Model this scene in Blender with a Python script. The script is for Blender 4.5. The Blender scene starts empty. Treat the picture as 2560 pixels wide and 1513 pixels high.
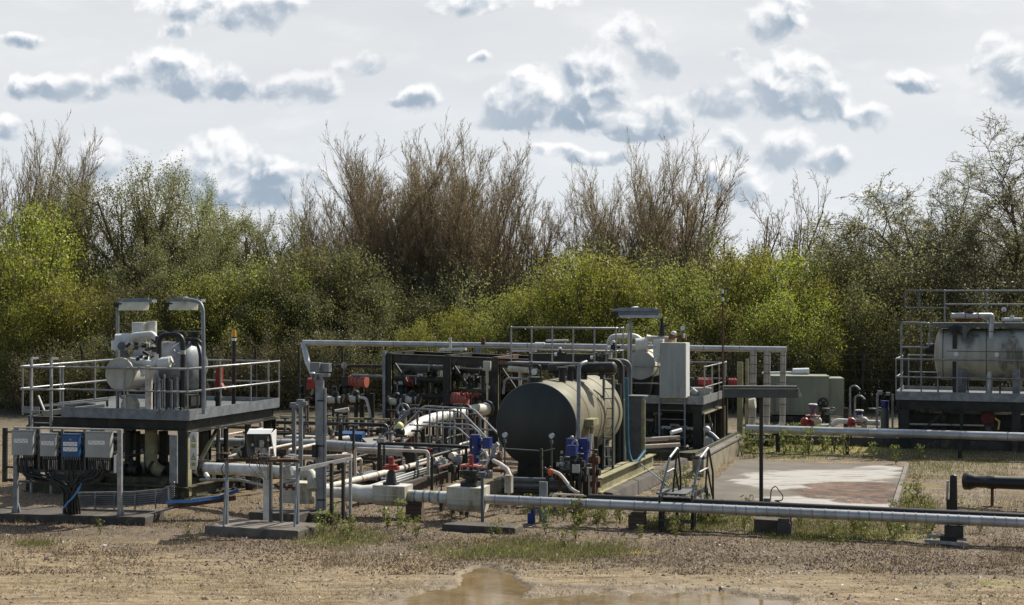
import bpy, math, random
import numpy as np
from mathutils import Vector, Matrix

# ---------------------------------------------------------------- camera, sky, sun, exposure
SC = bpy.context.scene
COL = SC.collection
R = math.radians
F, YH, H = 3700.0, 740.0, 4.7          # focal length in photo pixels, horizon row, eye height
cam_d = bpy.data.cameras.new('camera')
cam = bpy.data.objects.new('camera', cam_d); COL.objects.link(cam)
cam.location = (0, 0, H); cam.rotation_euler = (R(90), 0, 0)
cam_d.sensor_width = 36; cam_d.lens = F / 2560 * 36
cam_d.shift_y = -(756.5 - YH) / 2560
cam_d.clip_end = 6000
SC.camera = cam
SC.view_settings.view_transform = 'Standard'; SC.view_settings.look = 'None'
SC.view_settings.gamma = 1; SC.view_settings.exposure = 0.4
SC.view_settings.use_curve_mapping = False
try:
    SC.cycles.max_bounces = 8; SC.cycles.transparent_max_bounces = 8
    SC.cycles.diffuse_bounces = 3; SC.cycles.glossy_bounces = 3
    SC.cycles.use_denoising = True; SC.cycles.denoiser = 'OPENIMAGEDENOISE'; SC.cycles.denoising_input_passes = 'RGB_ALBEDO_NORMAL'; SC.cycles.denoising_prefilter = 'ACCURATE'
    SC.cycles.sample_clamp_indirect = 6
except Exception: pass

SUN_EL, SUN_AZ = R(45), R(47)           # azimuth measured from +Y (view direction) towards +X
sun_dir = Vector((math.sin(SUN_AZ) * math.cos(SUN_EL), math.cos(SUN_AZ) * math.cos(SUN_EL), math.sin(SUN_EL)))
sl = bpy.data.lights.new('sun', 'SUN'); sl.energy = 5.0; sl.angle = R(0.5); sl.color = (1.0, 0.94, 0.82)
so = bpy.data.objects.new('sun', sl); COL.objects.link(so)
so.rotation_euler = (-sun_dir).to_track_quat('-Z', 'Y').to_euler(); so.location = sun_dir * 100

class NT:
    """tiny node-tree helper"""
    def __init__(s, tree): s.t = tree; s.n = tree.nodes; s.l = tree.links
    def node(s, kind, **kw):
        n = s.n.new(kind)
        for k, v in kw.items(): setattr(n, k, v)
        return n
    def put(s, sock, v):
        if v is None: return
        if hasattr(v, 'default_value') or hasattr(v, 'is_output'): s.l.new(v, sock)
        else:
            if isinstance(v, (tuple, list, Vector)) and sock.type == 'RGBA' and len(v) == 3: v = (*v, 1)
            sock.default_value = v
    def math(s, op, a, b=None, c=None, clamp=False):
        n = s.node('ShaderNodeMath', operation=op); n.use_clamp = clamp
        for i, v in enumerate((a, b, c)):
            if v is not None: s.put(n.inputs[i], v)
        return n.outputs[0]
    def vmath(s, op, a, b=None, c=None, out=0):
        n = s.node('ShaderNodeVectorMath', operation=op)
        for i, v in enumerate((a, b, c)):
            if v is not None: s.put(n.inputs[i], v)
        return n.outputs[out]
    def sstep(s, v, lo, hi, a=0.0, b=1.0):
        n = s.node('ShaderNodeMapRange', interpolation_type='SMOOTHSTEP')
        for i, x in enumerate((v, lo, hi, a, b)): s.put(n.inputs[i], x)
        return n.outputs[0]
    def mix(s, f, a, b, blend='MIX'):
        n = s.node('ShaderNodeMix', data_type='RGBA', blend_type=blend)
        s.put(n.inputs[0], f); s.put(n.inputs[6], a); s.put(n.inputs[7], b)
        return n.outputs[2]
    def mixf(s, f, a, b):
        n = s.node('ShaderNodeMix', data_type='FLOAT')
        s.put(n.inputs[0], f); s.put(n.inputs[2], a); s.put(n.inputs[3], b)
        return n.outputs[0]
    def noise(s, vec, scale, detail=4, rough=.5, out=0, dist=0.0):
        n = s.node('ShaderNodeTexNoise')
        s.put(n.inputs['Vector'], vec); s.put(n.inputs['Scale'], scale); s.put(n.inputs['Detail'], detail)
        s.put(n.inputs['Roughness'], rough); s.put(n.inputs['Distortion'], dist)
        return n.outputs[out]
    def xyz(s, v):
        n = s.node('ShaderNodeSeparateXYZ'); s.put(n.inputs[0], v); return n.outputs
    def comb(s, x, y, z):
        n = s.node('ShaderNodeCombineXYZ')
        for i, v in enumerate((x, y, z)): s.put(n.inputs[i], v)
        return n.outputs[0]

def build_sky():
    w = bpy.data.worlds.new('World'); SC.world = w; w.use_nodes = True
    k = NT(w.node_tree); k.n.clear()
    sky = k.node('ShaderNodeTexSky', sky_type='NISHITA', sun_disc=False)
    sky.sun_elevation = SUN_EL; sky.sun_rotation = SUN_AZ
    sky.air_density = 1.2; sky.dust_density = 2.0; sky.ozone_density = 1.0
    d = k.node('ShaderNodeTexCoord').outputs['Generated']
    x, y, z = k.xyz(d)
    yy = k.math('MAXIMUM', y, 0.15)
    u = k.math('DIVIDE', x, yy); v = k.math('DIVIDE', z, yy)
    p = k.comb(u, v, 0.0)
    wn = k.noise(p, 26, 3, .55, out=1)
    p = k.vmath('MULTIPLY_ADD', wn, (.022, .014, 0), k.vmath('ADD', p, (-.011, -.007, 0)))
    # cumulus banks of the day: top row, base row, then puffs as centre, half-width, half-height in photo pixels
    BANKS = [(178,258,[(90,222,70,34),(165,218,75,34),(220,228,50,24)]),
         (135,240,[(340,195,75,38),(420,180,90,52),(500,190,95,50),(565,222,80,28)]),
         (170,262,[(700,222,50,26),(765,215,90,42)]), (110,190,[(895,158,55,36)]), (205,272,[(1055,238,52,34),(1000,252,50,10)]), (128,162,[(1205,143,26,16)]),
         (-15,75,[(410,12,60,34),(520,22,115,42),(640,40,90,42),(700,15,70,30)]), (58,112,[(430,80,48,20)]), (-20,50,[(1170,12,100,26),(1390,5,60,16)]), (70,115,[(60,98,60,20)]),
         (172,322,[(1265,272,75,48),(1345,228,62,55),(1400,258,110,62),(1490,248,85,58),(1300,300,115,20),(1420,298,110,18)]),
         (105,215,[(1500,160,66,52),(1430,188,50,40)]), (15,190,[(1560,70,55,48),(1615,120,55,60),(1665,165,34,26)]),
         (235,348,[(1620,275,66,44),(1680,300,48,36),(1590,332,100,22)]), (360,405,[(1480,388,95,18),(1380,370,70,16)]),
         (-10,105,[(1935,50,72,52),(1965,28,70,42)]), (115,150,[(1835,132,34,16)]),
         (140,300,[(1750,252,46,34),(1840,250,62,44),(1905,210,62,56),(1975,180,66,46),(2020,225,90,66),(2050,245,56,54),(1930,268,95,34)]),
         (262,330,[(2170,296,52,34)]), (320,385,[(1820,355,46,36)]), (325,428,[(1980,372,66,46),(2065,395,78,34),(1930,398,60,28)]), (395,500,[(1830,450,95,50)]), (455,510,[(2200,485,60,26)]),
         (172,235,[(2285,205,62,30)]), (75,255,[(2480,115,36,40),(2515,165,75,55),(2560,215,100,45),(2445,165,32,24)]),
         (320,470,[(258,358,50,38),(310,388,55,24),(240,430,70,30)]),
         (318,520,[(480,405,64,56),(560,368,70,54),(605,405,46,50),(560,455,135,44),(705,435,95,40),(660,495,120,30),(465,465,60,40)]),
         (290,350,[(10,320,40,34)])]
    SW = SWT = None; pc = p; vc = v; i = 0
    for top, bot, puffs in BANKS:
        cyb, hb = (top+bot)/2, (bot-top)/2
        for cx, cy, a, b in puffs:
            if i and i % 4 == 0:      # keeps the node chain sequential
                pc = k.vmath('MULTIPLY_ADD', k.comb(SW, SWT, 0.0), (1e-8, 1e-8, 0), p); vc = k.xyz(pc)[1]
            i += 1; a *= 1.13; b *= 1.13
            ua, vb = F/a, F/b
            q = k.vmath('MULTIPLY_ADD', pc, (ua, vb, 0), (-(cx-1280)/F*ua, -(YH-cy)/F*vb, 0))
            wgt = k.math('POWER', .06, k.vmath('DOT_PRODUCT', q, q, out=1))
            t = k.math('MULTIPLY_ADD', vc, F/hb, -(YH-cyb)/hb)
            if SW is None: SW, SWT = wgt, k.math('MULTIPLY', wgt, t)
            else: SW, SWT = k.math('ADD', SW, wgt), k.math('MULTIPLY_ADD', wgt, t, SWT)
    SW = k.math('MAXIMUM', SW, 1e-6)
    T = k.math('DIVIDE', SWT, SW)
    M = k.math('MULTIPLY', k.math('LOGARITHM', SW, 2.71828), -1/2.813)
    M = k.math('MINIMUM', M, 4.0)
    n1 = k.noise(p, 52, 8, .52)
    n2 = k.noise(k.vmath('ADD', p, (.0026, .0056, 0)), 52, 4, .45)
    fine = k.math('MULTIPLY_ADD', n1, 3.4, -1.7)
    dens = k.math('ADD', k.math('SUBTRACT', 1.0, M), fine)
    alpha = k.sstep(dens, -0.2, 0.8)
    relief = k.math('MULTIPLY', k.math('SUBTRACT', n1, n2), 2.3)
    core = k.sstep(dens, 0.2, 1.35)
    tt = k.math('MULTIPLY_ADD', T, 0.46, 0.64)
    shade = k.math('ADD', k.math('ADD', tt, relief), k.math('MULTIPLY', core, -0.26), clamp=True)
    shade = k.sstep(shade, 0.12, 0.92)
    cloud = k.mix(shade, (.27, .335, .415), (.80, .80, .80))
    # pale veil of high haze in front, thinner and bluer away from the sun side
    front = k.sstep(y, -0.1, 0.55)
    hz = k.noise(k.comb(k.math('MULTIPLY', u, .5), k.math('MULTIPLY', v, 2.2), 0.0), 7, 4, .5)
    veil = k.mix(k.sstep(hz, .3, .7), (.545, .562, .585), (.63, .638, .648))
    low = k.sstep(v, 0.02, .2)
    veil = k.mix(low, (.605, .64, .685), veil)
    base = k.vmath('SCALE', sky.outputs[0], None); k.put(base.node.inputs[3], 0.09)
    base = k.mix(k.math('MULTIPLY', front, .93), base, veil)
    wisp = k.noise(k.vmath('MULTIPLY', p, (.45, 1.3, 1)), 24, 6, .6)
    wisp = k.math('MULTIPLY', k.sstep(wisp, .5, .72), k.math('MULTIPLY', front, .34))
    base = k.mix(wisp, base, (.74, .74, .75))
    thin = k.sstep(k.noise(p, 9, 2, .5), .3, .62, .55, .98)
    col = k.mix(k.math('MULTIPLY', k.math('MULTIPLY', alpha, front), thin), base, cloud)
    bg = k.node('ShaderNodeBackground'); k.put(bg.inputs[0], col); bg.inputs[1].default_value = 1.0
    out = k.node('ShaderNodeOutputWorld'); k.l.new(bg.outputs[0], out.inputs[0])
    try: w.cycles.sampling_method = 'MANUAL'; w.cycles.sample_map_resolution = 512
    except Exception: pass
build_sky()

# ---------------------------------------------------------------- helpers
A = R(19)                                # the plant is laid out on a grid turned 19 degrees
UX = Vector((math.cos(A), -math.sin(A), 0)); VY = Vector((math.sin(A), math.cos(A), 0)); Z = Vector((0, 0, 1))
def P(px, py, d): return Vector(((px - 1280) * d / F, d, H - (py - YH) * d / F))
def U(px, py, z=0.0):
    d = (H - z) * F / (py - YH); return Vector(((px - 1280) * d / F, d, z))
def G(px, d): return Vector(((px - 1280) * d / F, d, 0))
def reach(p, dr, px):
    k = (px - 1280) / F; return (k * p.y - p.x) / (dr.x - k * dr.y)
def off(p, a=0, b=0, c=0): return p + UX * a + VY * b + Z * c
def m_at(d): return d / F                # metres per photo pixel at depth d

class MB:
    """collects shapes in world metres; build() links them as ONE mesh object"""
    def __init__(s): s.v = []; s.f = []; s.s = []
    def _add(s, vs, fs, smooth):
        b = len(s.v); s.v += [tuple(v) for v in vs]
        for f in fs: s.f.append(tuple(i + b for i in f)); s.s.append(smooth)
        return s
    def hexa(s, c8):
        return s._add(c8, [(0,3,2,1),(4,5,6,7),(0,1,5,4),(1,2,6,5),(2,3,7,6),(3,0,4,7)], False)
    def box(s, c, sx, sy, sz, ang=None, tilt=None):
        ux, vy = (UX, VY) if ang is None else (Vector((math.cos(ang), -math.sin(ang), 0)), Vector((math.sin(ang), math.cos(ang), 0)))
        up = Z
        if tilt:
            up = (Z * math.cos(tilt) + vy * math.sin(tilt)); vy = (vy * math.cos(tilt) - Z * math.sin(tilt))
        c = Vector(c); a, b, h = ux * sx / 2, vy * sy / 2, up * sz / 2
        return s.hexa([c-a-b-h, c+a-b-h, c+a+b-h, c-a+b-h, c-a-b+h, c+a-b+h, c+a+b+h, c-a+b+h])
    def boxb(s, c, sx, sy, sz, ang=None):   # c is the centre of the bottom face
        return s.box(Vector(c) + Z * sz / 2, sx, sy, sz, ang)
    def bar(s, p, q, w, h, up=None):
        p, q = Vector(p), Vector(q); d = (q - p).normalized()
        up = up or (Z if abs(d.z) < .95 else VY)
        a = d.cross(up).normalized(); b = a.cross(d).normalized()
        a, b = a * w / 2, b * h / 2
        return s.hexa([p-a-b, p+a-b, p+a+b, p-a+b, q-a-b, q+a-b, q+a+b, q-a+b])
    def ibeam(s, p, q, w, h, t=.02, up=None):
        p, q = Vector(p), Vector(q); d = (q - p).normalized()
        up = up or (Z if abs(d.z) < .95 else VY)
        a = d.cross(up).normalized(); b = a.cross(d).normalized()
        s.bar(p + b*(h/2 - t/2), q + b*(h/2 - t/2), w, t, up); s.bar(p - b*(h/2 - t/2), q - b*(h/2 - t/2), w, t, up)
        return s.bar(p, q, t, h - 2*t, up)
    def cyl(s, p, q, r, r2=None, n=14, caps=True):
        p, q = Vector(p), Vector(q); r2 = r if r2 is None else r2
        d = (q - p).normalized(); a = d.orthogonal().normalized(); b = d.cross(a)
        vs = []
        for c, rr in ((p, r), (q, r2)):
            vs += [c + (a*math.cos(2*math.pi*i/n) + b*math.sin(2*math.pi*i/n))*rr for i in range(n)]
        s._add(vs, [(i, (i+1) % n, n+(i+1) % n, n+i) for i in range(n)], True)
        if caps:
            if r > 0: s._add(vs[:n], [tuple(range(n-1, -1, -1))], False)
            if r2 > 0: s._add(vs[n:], [tuple(range(n))], False)
        return s
    def tube(s, pts, r, n=10, bend=None, caps=True):
        pts = [Vector(p) for p in pts]
        if bend:
            out = [pts[0]]
            for i in range(1, len(pts) - 1):
                a, b, c = pts[i-1], pts[i], pts[i+1]
                k = min(bend, (a-b).length*.49, (c-b).length*.49)
                p0 = b + (a-b).normalized()*k; p1 = b + (c-b).normalized()*k
                for j in range(6):
                    t = j/5; out.append(p0*(1-t)**2 + b*2*t*(1-t) + p1*t*t)
            out.append(pts[-1]); pts = out
        rings = []; a = None
        for i, p in enumerate(pts):
            if i == 0: d = (pts[1]-p).normalized()
            elif i == len(pts)-1: d = (p-pts[i-1]).normalized()
            else: d = ((p-pts[i-1]).normalized() + (pts[i+1]-p).normalized()).normalized()
            if a is None: a = d.orthogonal().normalized()
            else:
                a = a - d*a.dot(d); a = a.normalized() if a.length > 1e-5 else d.orthogonal().normalized()
            b = d.cross(a)
            k = 1.0
            if 0 < i < len(pts)-1:
                cs = max(.5, d.dot((pts[i+1]-p).normalized()))
                k = 1.0/cs if not bend else 1.0
            rr = r(i/(len(pts)-1)) if callable(r) else r
            rings.append([p + (a*math.cos(2*math.pi*j/n) + b*math.sin(2*math.pi*j/n))*rr*k for j in range(n)])
        vs = [v for g in rings for v in g]; m = len(rings)
        s._add(vs, [(i*n+j, i*n+(j+1) % n, (i+1)*n+(j+1) % n, (i+1)*n+j) for i in range(m-1) for j in range(n)], True)
        if caps:
            s._add(rings[0], [tuple(range(n-1, -1, -1))], False); s._add(rings[-1], [tuple(range(n))], False)
        return s
    def lathe(s, o, axis, prof, n=24, smooth=True):
        o, d = Vector(o), Vector(axis).normalized(); a = d.orthogonal().normalized(); b = d.cross(a)
        vs = []
        for t, r in prof:
            r = max(r, 1e-4)
            vs += [o + d*t + (a*math.cos(2*math.pi*i/n) + b*math.sin(2*math.pi*i/n))*r for i in range(n)]
        m = len(prof)
        s._add(vs, [(i*n+j, i*n+(j+1) % n, (i+1)*n+(j+1) % n, (i+1)*n+j) for i in range(m-1) for j in range(n)], smooth)
        if prof[0][1] > 1e-3: s._add(vs[:n], [tuple(range(n-1, -1, -1))], False)
        if prof[-1][1] > 1e-3: s._add(vs[-n:], [tuple(range(n))], False)
        return s
    def prism(s, poly, vec):
        poly = [Vector(p) for p in poly]; n = len(poly); vec = Vector(vec)
        vs = poly + [p + vec for p in poly]
        s._add(vs, [tuple(range(n-1, -1, -1)), tuple(range(n, 2*n))], False)
        return s._add(vs, [(i, (i+1) % n, n+(i+1) % n, n+i) for i in range(n)], False)
    def torus(s, c, axis, Rr, r, n=24, m=7):
        c, d = Vector(c), Vector(axis).normalized(); a = d.orthogonal().normalized(); b = d.cross(a)
        vs = []
        for i in range(n):
            e = a*math.cos(2*math.pi*i/n) + b*math.sin(2*math.pi*i/n)
            vs += [c + e*(Rr + r*math.cos(2*math.pi*j/m)) + d*r*math.sin(2*math.pi*j/m) for j in range(m)]
        return s._add(vs, [(i*m+j, ((i+1) % n)*m+j, ((i+1) % n)*m+(j+1) % m, i*m+(j+1) % m) for i in range(n) for j in range(m)], True)
    def ball(s, c, r, sz=1.0, n=12, m=8):
        prof = [(-r*sz*math.cos(math.pi*i/m), r*math.sin(math.pi*i/m)) for i in range(m+1)]
        return s.lathe(c, Z, prof, n)
    def wheel(s, c, axis, Rr, r=.018, spokes=4):
        c, d = Vector(c), Vector(axis).normalized(); a = d.orthogonal().normalized(); b = d.cross(a)
        s.torus(c, d, Rr, r)
        for i in range(spokes):
            e = a*math.cos(2*math.pi*i/spokes) + b*math.sin(2*math.pi*i/spokes)
            s.cyl(c, c + e*Rr, r*.8, n=6)
        return s.cyl(c - d*r*1.5, c + d*r*1.5, Rr*.22, n=8)
    def base(s):
        v = np.array(s.v); lo, hi = v.min(0), v.max(0)
        return Vector(((lo[0]+hi[0])/2, (lo[1]+hi[1])/2, lo[2]))
    def mesh(s, name, o=(0, 0, 0)):
        me = bpy.data.meshes.new(name); o = Vector(o)
        me.from_pydata([(v[0]-o.x, v[1]-o.y, v[2]-o.z) for v in s.v], [], s.f)
        me.polygons.foreach_set('use_smooth', s.s); me.update(); return me
    def build(s, name, mat, parent):
        """link as a part of parent (parts keep their origin on the thing's own base)"""
        root = parent
        while root.parent is not None: root = root.parent
        me = s.mesh(name, root.location); me.materials.append(mat)
        ob = bpy.data.objects.new(name, me); COL.objects.link(ob); ob.parent = parent
        return ob
    def build_each(s, name, mat, parent, per):
        """one part per repeated piece: every per consecutive faces form a piece"""
        for i in range(0, len(s.f), per):
            fs = s.f[i:i+per]; ids = sorted({j for f in fs for j in f}); mp_ = {j: n for n, j in enumerate(ids)}
            m = MB(); m.v = [s.v[j] for j in ids]; m.f = [tuple(mp_[j] for j in f) for f in fs]; m.s = s.s[i:i+per]; m.build(name, mat, parent)
    def solo(s, name, mat, label, cat, group=None):
        o = s.base(); me = s.mesh(name, o); me.materials.append(mat)
        ob = bpy.data.objects.new(name, me); COL.objects.link(ob); ob.location = o
        return tag(ob, label, cat, group)

def tag(o, label, cat, group=None):
    o['label'] = label; o['category'] = cat
    if group: o['group'] = group
    return o
def thing(name, label, cat, loc, group=None):
    o = bpy.data.objects.new(name, None); COL.objects.link(o); o.location = Vector(loc)
    o.empty_display_size = .2
    return tag(o, label, cat, group)
def copy_thing(root, loc, label, group=None, rotz=0.0, scale=None, mats=None):
    def cp(o, par):
        c = o.copy(); COL.objects.link(c)
        if par is not None: c.parent = par
        for ch in list(o.children): cp(ch, c)
        return c
    r = cp(root, None); r.location = Vector(loc); r.rotation_euler = (0, 0, rotz); r['label'] = label
    if scale is not None: r.scale = scale if not isinstance(scale, (int, float)) else (scale,)*3
    if group: r['group'] = group
    if mats:
        for ch in r.children:
            for key, m in mats.items():
                if ch.name.startswith(key):
                    ch.material_slots[0].link = 'OBJECT'; ch.material_slots[0].material = m
    return r
def setting(name, me, mat):
    me.materials.append(mat); o = bpy.data.objects.new(name, me); COL.objects.link(o); o['kind'] = 'structure'; return o

# ---------------------------------------------------------------- materials
def mat(name, c1, c2=None, scale=3.0, rough=.6, metal=0.0, spots=None, spot_scale=1.2, spot_lo=.56, spot_hi=.66,
        streak=0.0, bump=.15, grain=.25, rvar=.15, spec=.5):
    m = bpy.data.materials.new(name); m.use_nodes = True; k = NT(m.node_tree)
    b = k.n['Principled BSDF']; co = k.node('ShaderNodeTexCoord').outputs['Object']
    c2 = c2 or tuple(c*.7 for c in c1)
    v = co
    if streak: v = k.vmath('MULTIPLY', co, (1, 1, streak))
    n = k.noise(v, scale, 6, .6)
    col = k.mix(k.sstep(n, .32, .68), c1, c2)
    g = k.noise(co, 38, 3, .6)
    col = k.mix(grain, col, k.mix(k.sstep(g, .25, .75), (.35, .35, .35), (1, 1, 1)), 'MULTIPLY')
    if spots:
        sn = k.noise(v, spot_scale, 7, .65)
        col = k.mix(k.math('MULTIPLY', k.sstep(sn, spot_lo, spot_hi), .85), col, spots)
    k.put(b.inputs['Base Color'], col)
    k.put(b.inputs['Roughness'], k.math('MULTIPLY_ADD', n, rvar*2, rough - rvar))
    b.inputs['Metallic'].default_value = metal
    b.inputs['Specular IOR Level'].default_value = spec
    if bump:
        bp = k.node('ShaderNodeBump'); bp.inputs['Strength'].default_value = bump; bp.inputs['Distance'].default_value = .01
        k.put(bp.inputs['Height'], k.math('ADD', g, n)); k.l.new(bp.outputs[0], b.inputs['Normal'])
    return m

def leaf_mat(name, c1, c2, c3, trans=.45):
    m = bpy.data.materials.new(name); m.use_nodes = True; k = NT(m.node_tree); k.n.clear()
    geo = k.node('ShaderNodeNewGeometry'); rnd = geo.outputs['Random Per Island']
    oi = k.node('ShaderNodeObjectInfo').outputs['Random']
    co = k.node('ShaderNodeTexCoord').outputs['Object']
    big = k.noise(co, .9, 2, .5)
    t = k.math('ADD', k.math('MULTIPLY', rnd, .7), k.math('MULTIPLY_ADD', big, 1.2, -.45), clamp=True)
    col = k.mix(t, c1, c2); col = k.mix(k.math('GREATER_THAN', rnd, .93), col, c3)
    hs = k.node('ShaderNodeHueSaturation'); k.put(hs.inputs['Color'], col)
    k.put(hs.inputs['Value'], k.math('MULTIPLY_ADD', oi, .4, .8))
    k.put(hs.inputs['Hue'], k.math('MULTIPLY_ADD', oi, .03, .485))
    d = k.node('ShaderNodeBsdfDiffuse'); k.l.new(hs.outputs[0], d.inputs[0])
    tr = k.node('ShaderNodeBsdfTranslucent'); k.l.new(hs.outputs[0], tr.inputs[0])
    gl = k.node('ShaderNodeBsdfGlossy'); gl.inputs['Roughness'].default_value = .45; gl.inputs[0].default_value = (.6, .6, .6, 1)
    ms = k.node('ShaderNodeMixShader'); ms.inputs[0].default_value = trans
    k.l.new(d.outputs[0], ms.inputs[1]); k.l.new(tr.outputs[0], ms.inputs[2])
    m2 = k.node('ShaderNodeMixShader'); m2.inputs[0].default_value = .04
    k.l.new(ms.outputs[0], m2.inputs[1]); k.l.new(gl.outputs[0], m2.inputs[2])
    o = k.node('ShaderNodeOutputMaterial'); k.l.new(m2.outputs[0], o.inputs[0])
    return m

GALV   = mat('galvanised_steel', (.29, .31, .33), (.18, .195, .21), 5, .5, .35, bump=.05)
GALVL  = mat('bright_galvanised_tube', (.40, .405, .40), (.26, .265, .265), 6, .42, .4, bump=.03)
CLAD   = mat('aluminium_cladding', (.56, .56, .55), (.38, .38, .375), 2.2, .4, .5, spots=(.30, .27, .22), spot_scale=1.6, spot_lo=.6, spot_hi=.75, bump=.08)
CLADW  = mat('weathered_white_cladding', (.74, .73, .68), (.52, .51, .46), 2.6, .5, .1, spots=(.28, .24, .17), spot_scale=2.1, bump=.1)
CREAM  = mat('cream_insulation_cover', (.60, .57, .48), (.42, .39, .31), 2.5, .6, 0, spots=(.23, .19, .12), spot_scale=2.4, streak=.4)
PINKW  = mat('chalky_cream_pipe_paint', (.68, .61, .53), (.50, .42, .34), 5, .6, 0, spots=(.22, .13, .09), spot_scale=6, spot_lo=.6)
DARK   = mat('dark_green_black_steel', (.032, .034, .027), (.016, .016, .013), 3, .6, .1, spots=(.07, .062, .035), spot_scale=2.2, spot_lo=.6)
BLACK  = mat('black_paint', (.018, .018, .018), (.01, .01, .01), 5, .45, .1)
RUBBER = mat('black_cable_sheath', (.02, .02, .019), (.045, .043, .036), 9, .55, 0)
MOSSY  = mat('moss_stained_steel', (.085, .085, .045), (.035, .035, .024), 3, .8, 0, spots=(.17, .155, .06), spot_scale=2.4)
OLIVEY = mat('olive_paint_and_lit_edge', (.36, .33, .19), (.22, .20, .11), 4, .7, 0, spots=(.1, .085, .04))  # real olive paint; also colours the sunlit leg edges
RUST   = mat('rusted_steel', (.14, .065, .035), (.07, .035, .022), 6, .8, .1, spots=(.24, .12, .06))
RED    = mat('red_actuator_paint', (.36, .045, .03), (.24, .03, .022), 4, .45, 0, spots=(.2, .05, .03), spot_lo=.62)
PINK   = mat('faded_red_paint', (.50, .15, .105), (.36, .09, .065), 4, .5)
BLUE   = mat('blue_motor_paint', (.014, .034, .21), (.011, .025, .14), 4, .4, 0)
BLUEB  = mat('blue_enclosure_paint', (.03, .11, .28), (.022, .085, .22), 3, .42)
BLUEC  = mat('light_blue_cable', (.10, .32, .68), (.08, .26, .55), 8, .5)
TEAL   = mat('teal_hose_rubber', (.02, .13, .19), (.015, .09, .14), 8, .5)
BOXG   = mat('grey_enclosure_paint', (.40, .41, .40), (.33, .335, .33), 3, .45, 0, spots=(.25, .24, .2), spot_lo=.62, streak=.3)
WHITE  = mat('white_paint', (.80, .80, .79), (.66, .66, .64), 4, .45, 0, spots=(.45, .42, .36), spot_lo=.64)
STICK  = mat('white_sticker', (.82, .82, .80), (.74, .74, .72), 8, .5, grain=.1, bump=0)
INK    = mat('sign_ink', (.02, .02, .02), (.03, .03, .03), 8, .6, grain=.1, bump=0)
YELLOW = mat('sign_yellow', (.80, .72, .24), (.72, .66, .30), 5, .5, grain=.1, bump=0)
AMBER  = mat('amber_beacon_plastic', (.75, .38, .02), (.6, .3, .02), 5, .35)
ORANGE = mat('orange_plastic', (.75, .17, .03), (.55, .12, .03), 5, .5)
CONC   = mat('weathered_concrete', (.21, .185, .155), (.125, .105, .088), 1.8, .9, 0, spots=(.07, .06, .045), spot_scale=1.3, bump=.6)
CONCD  = mat('damp_dark_concrete', (.10, .085, .072), (.055, .047, .042), 2.2, .9, 0, spots=(.14, .12, .07), spot_scale=2, bump=.6)
CONCL  = mat('pale_bund_concrete', (.36, .31, .21), (.22, .18, .12), 2.2, .9, 0, spots=(.13, .10, .06), spot_scale=1.5, bump=.6)
WOOD   = mat('weathered_sleeper_wood', (.13, .085, .055), (.06, .042, .03), 3, .9, 0, streak=6, bump=.7)
TANKF  = mat('tank_end_dark_green', (.030, .036, .030), (.022, .026, .022), 1.3, .55, 0, streak=.3, bump=.04, grain=.12)
TANKS  = mat('stained_tank_shell', (.20, .188, .122), (.115, .105, .064), 2.0, .6, 0, spots=(.115, .085, .04), spot_scale=1.7, spot_lo=.52, spot_hi=.64, streak=.25, bump=.06)
TANKG  = mat('dirty_grey_tank_paint', (.45, .43, .36), (.31, .29, .235), 2.2, .6, 0, spots=(.10, .09, .06), spot_scale=1.8, spot_lo=.52, streak=.25)
DULLR  = mat('dull_red_paint', (.20, .04, .035), (.13, .03, .026), 4, .6)
GLASS  = mat('gauge_dial', (.72, .74, .74), (.62, .64, .64), 6, .2, bump=0)
CABG   = mat('grey_green_cabinet', (.25, .27, .20), (.19, .205, .155), 2, .6, 0, spots=(.12, .125, .085), streak=.3)
DIFF   = mat('yellowed_lamp_diffuser', (.72, .66, .46), (.58, .51, .32), 5, .5, 0, spots=(.3, .23, .12), spot_lo=.6)
STEELG = mat('painted_grey_steel', (.14, .15, .155), (.09, .097, .10), 3, .55, .1, spots=(.16, .12, .08), spot_lo=.64)
BARK   = mat('bark', (.205, .15, .09), (.115, .085, .052), 4, .9, 0, spots=(.13, .13, .05), spot_scale=3, bump=.6)
TWIG   = mat('twig_bark', (.37, .275, .165), (.235, .175, .105), 3, .85, 0, bump=0)
TWIGD  = mat('dark_twig_bark', (.17, .13, .078), (.10, .076, .046), 3, .9, 0, bump=0)
LF_OLIVE = leaf_mat('olive_spring_leaf', (.185, .20, .075), (.32, .335, .125), (.42, .42, .20), .6)
LF_YEL   = leaf_mat('yellow_green_leaf', (.195, .21, .03), (.335, .345, .055), (.45, .44, .10), .58)
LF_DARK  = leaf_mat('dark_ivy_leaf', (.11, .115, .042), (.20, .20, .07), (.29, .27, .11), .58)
LF_MID   = leaf_mat('mid_green_leaf', (.17, .185, .036), (.305, .315, .064), (.42, .41, .11), .6)
LF_BROWN = leaf_mat('brown_green_bud', (.34, .28, .13), (.46, .40, .20), (.55, .51, .33), .5)
LF_PALE  = leaf_mat('pale_new_leaf', (.29, .295, .14), (.43, .435, .23), (.54, .53, .35), .58)
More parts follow.
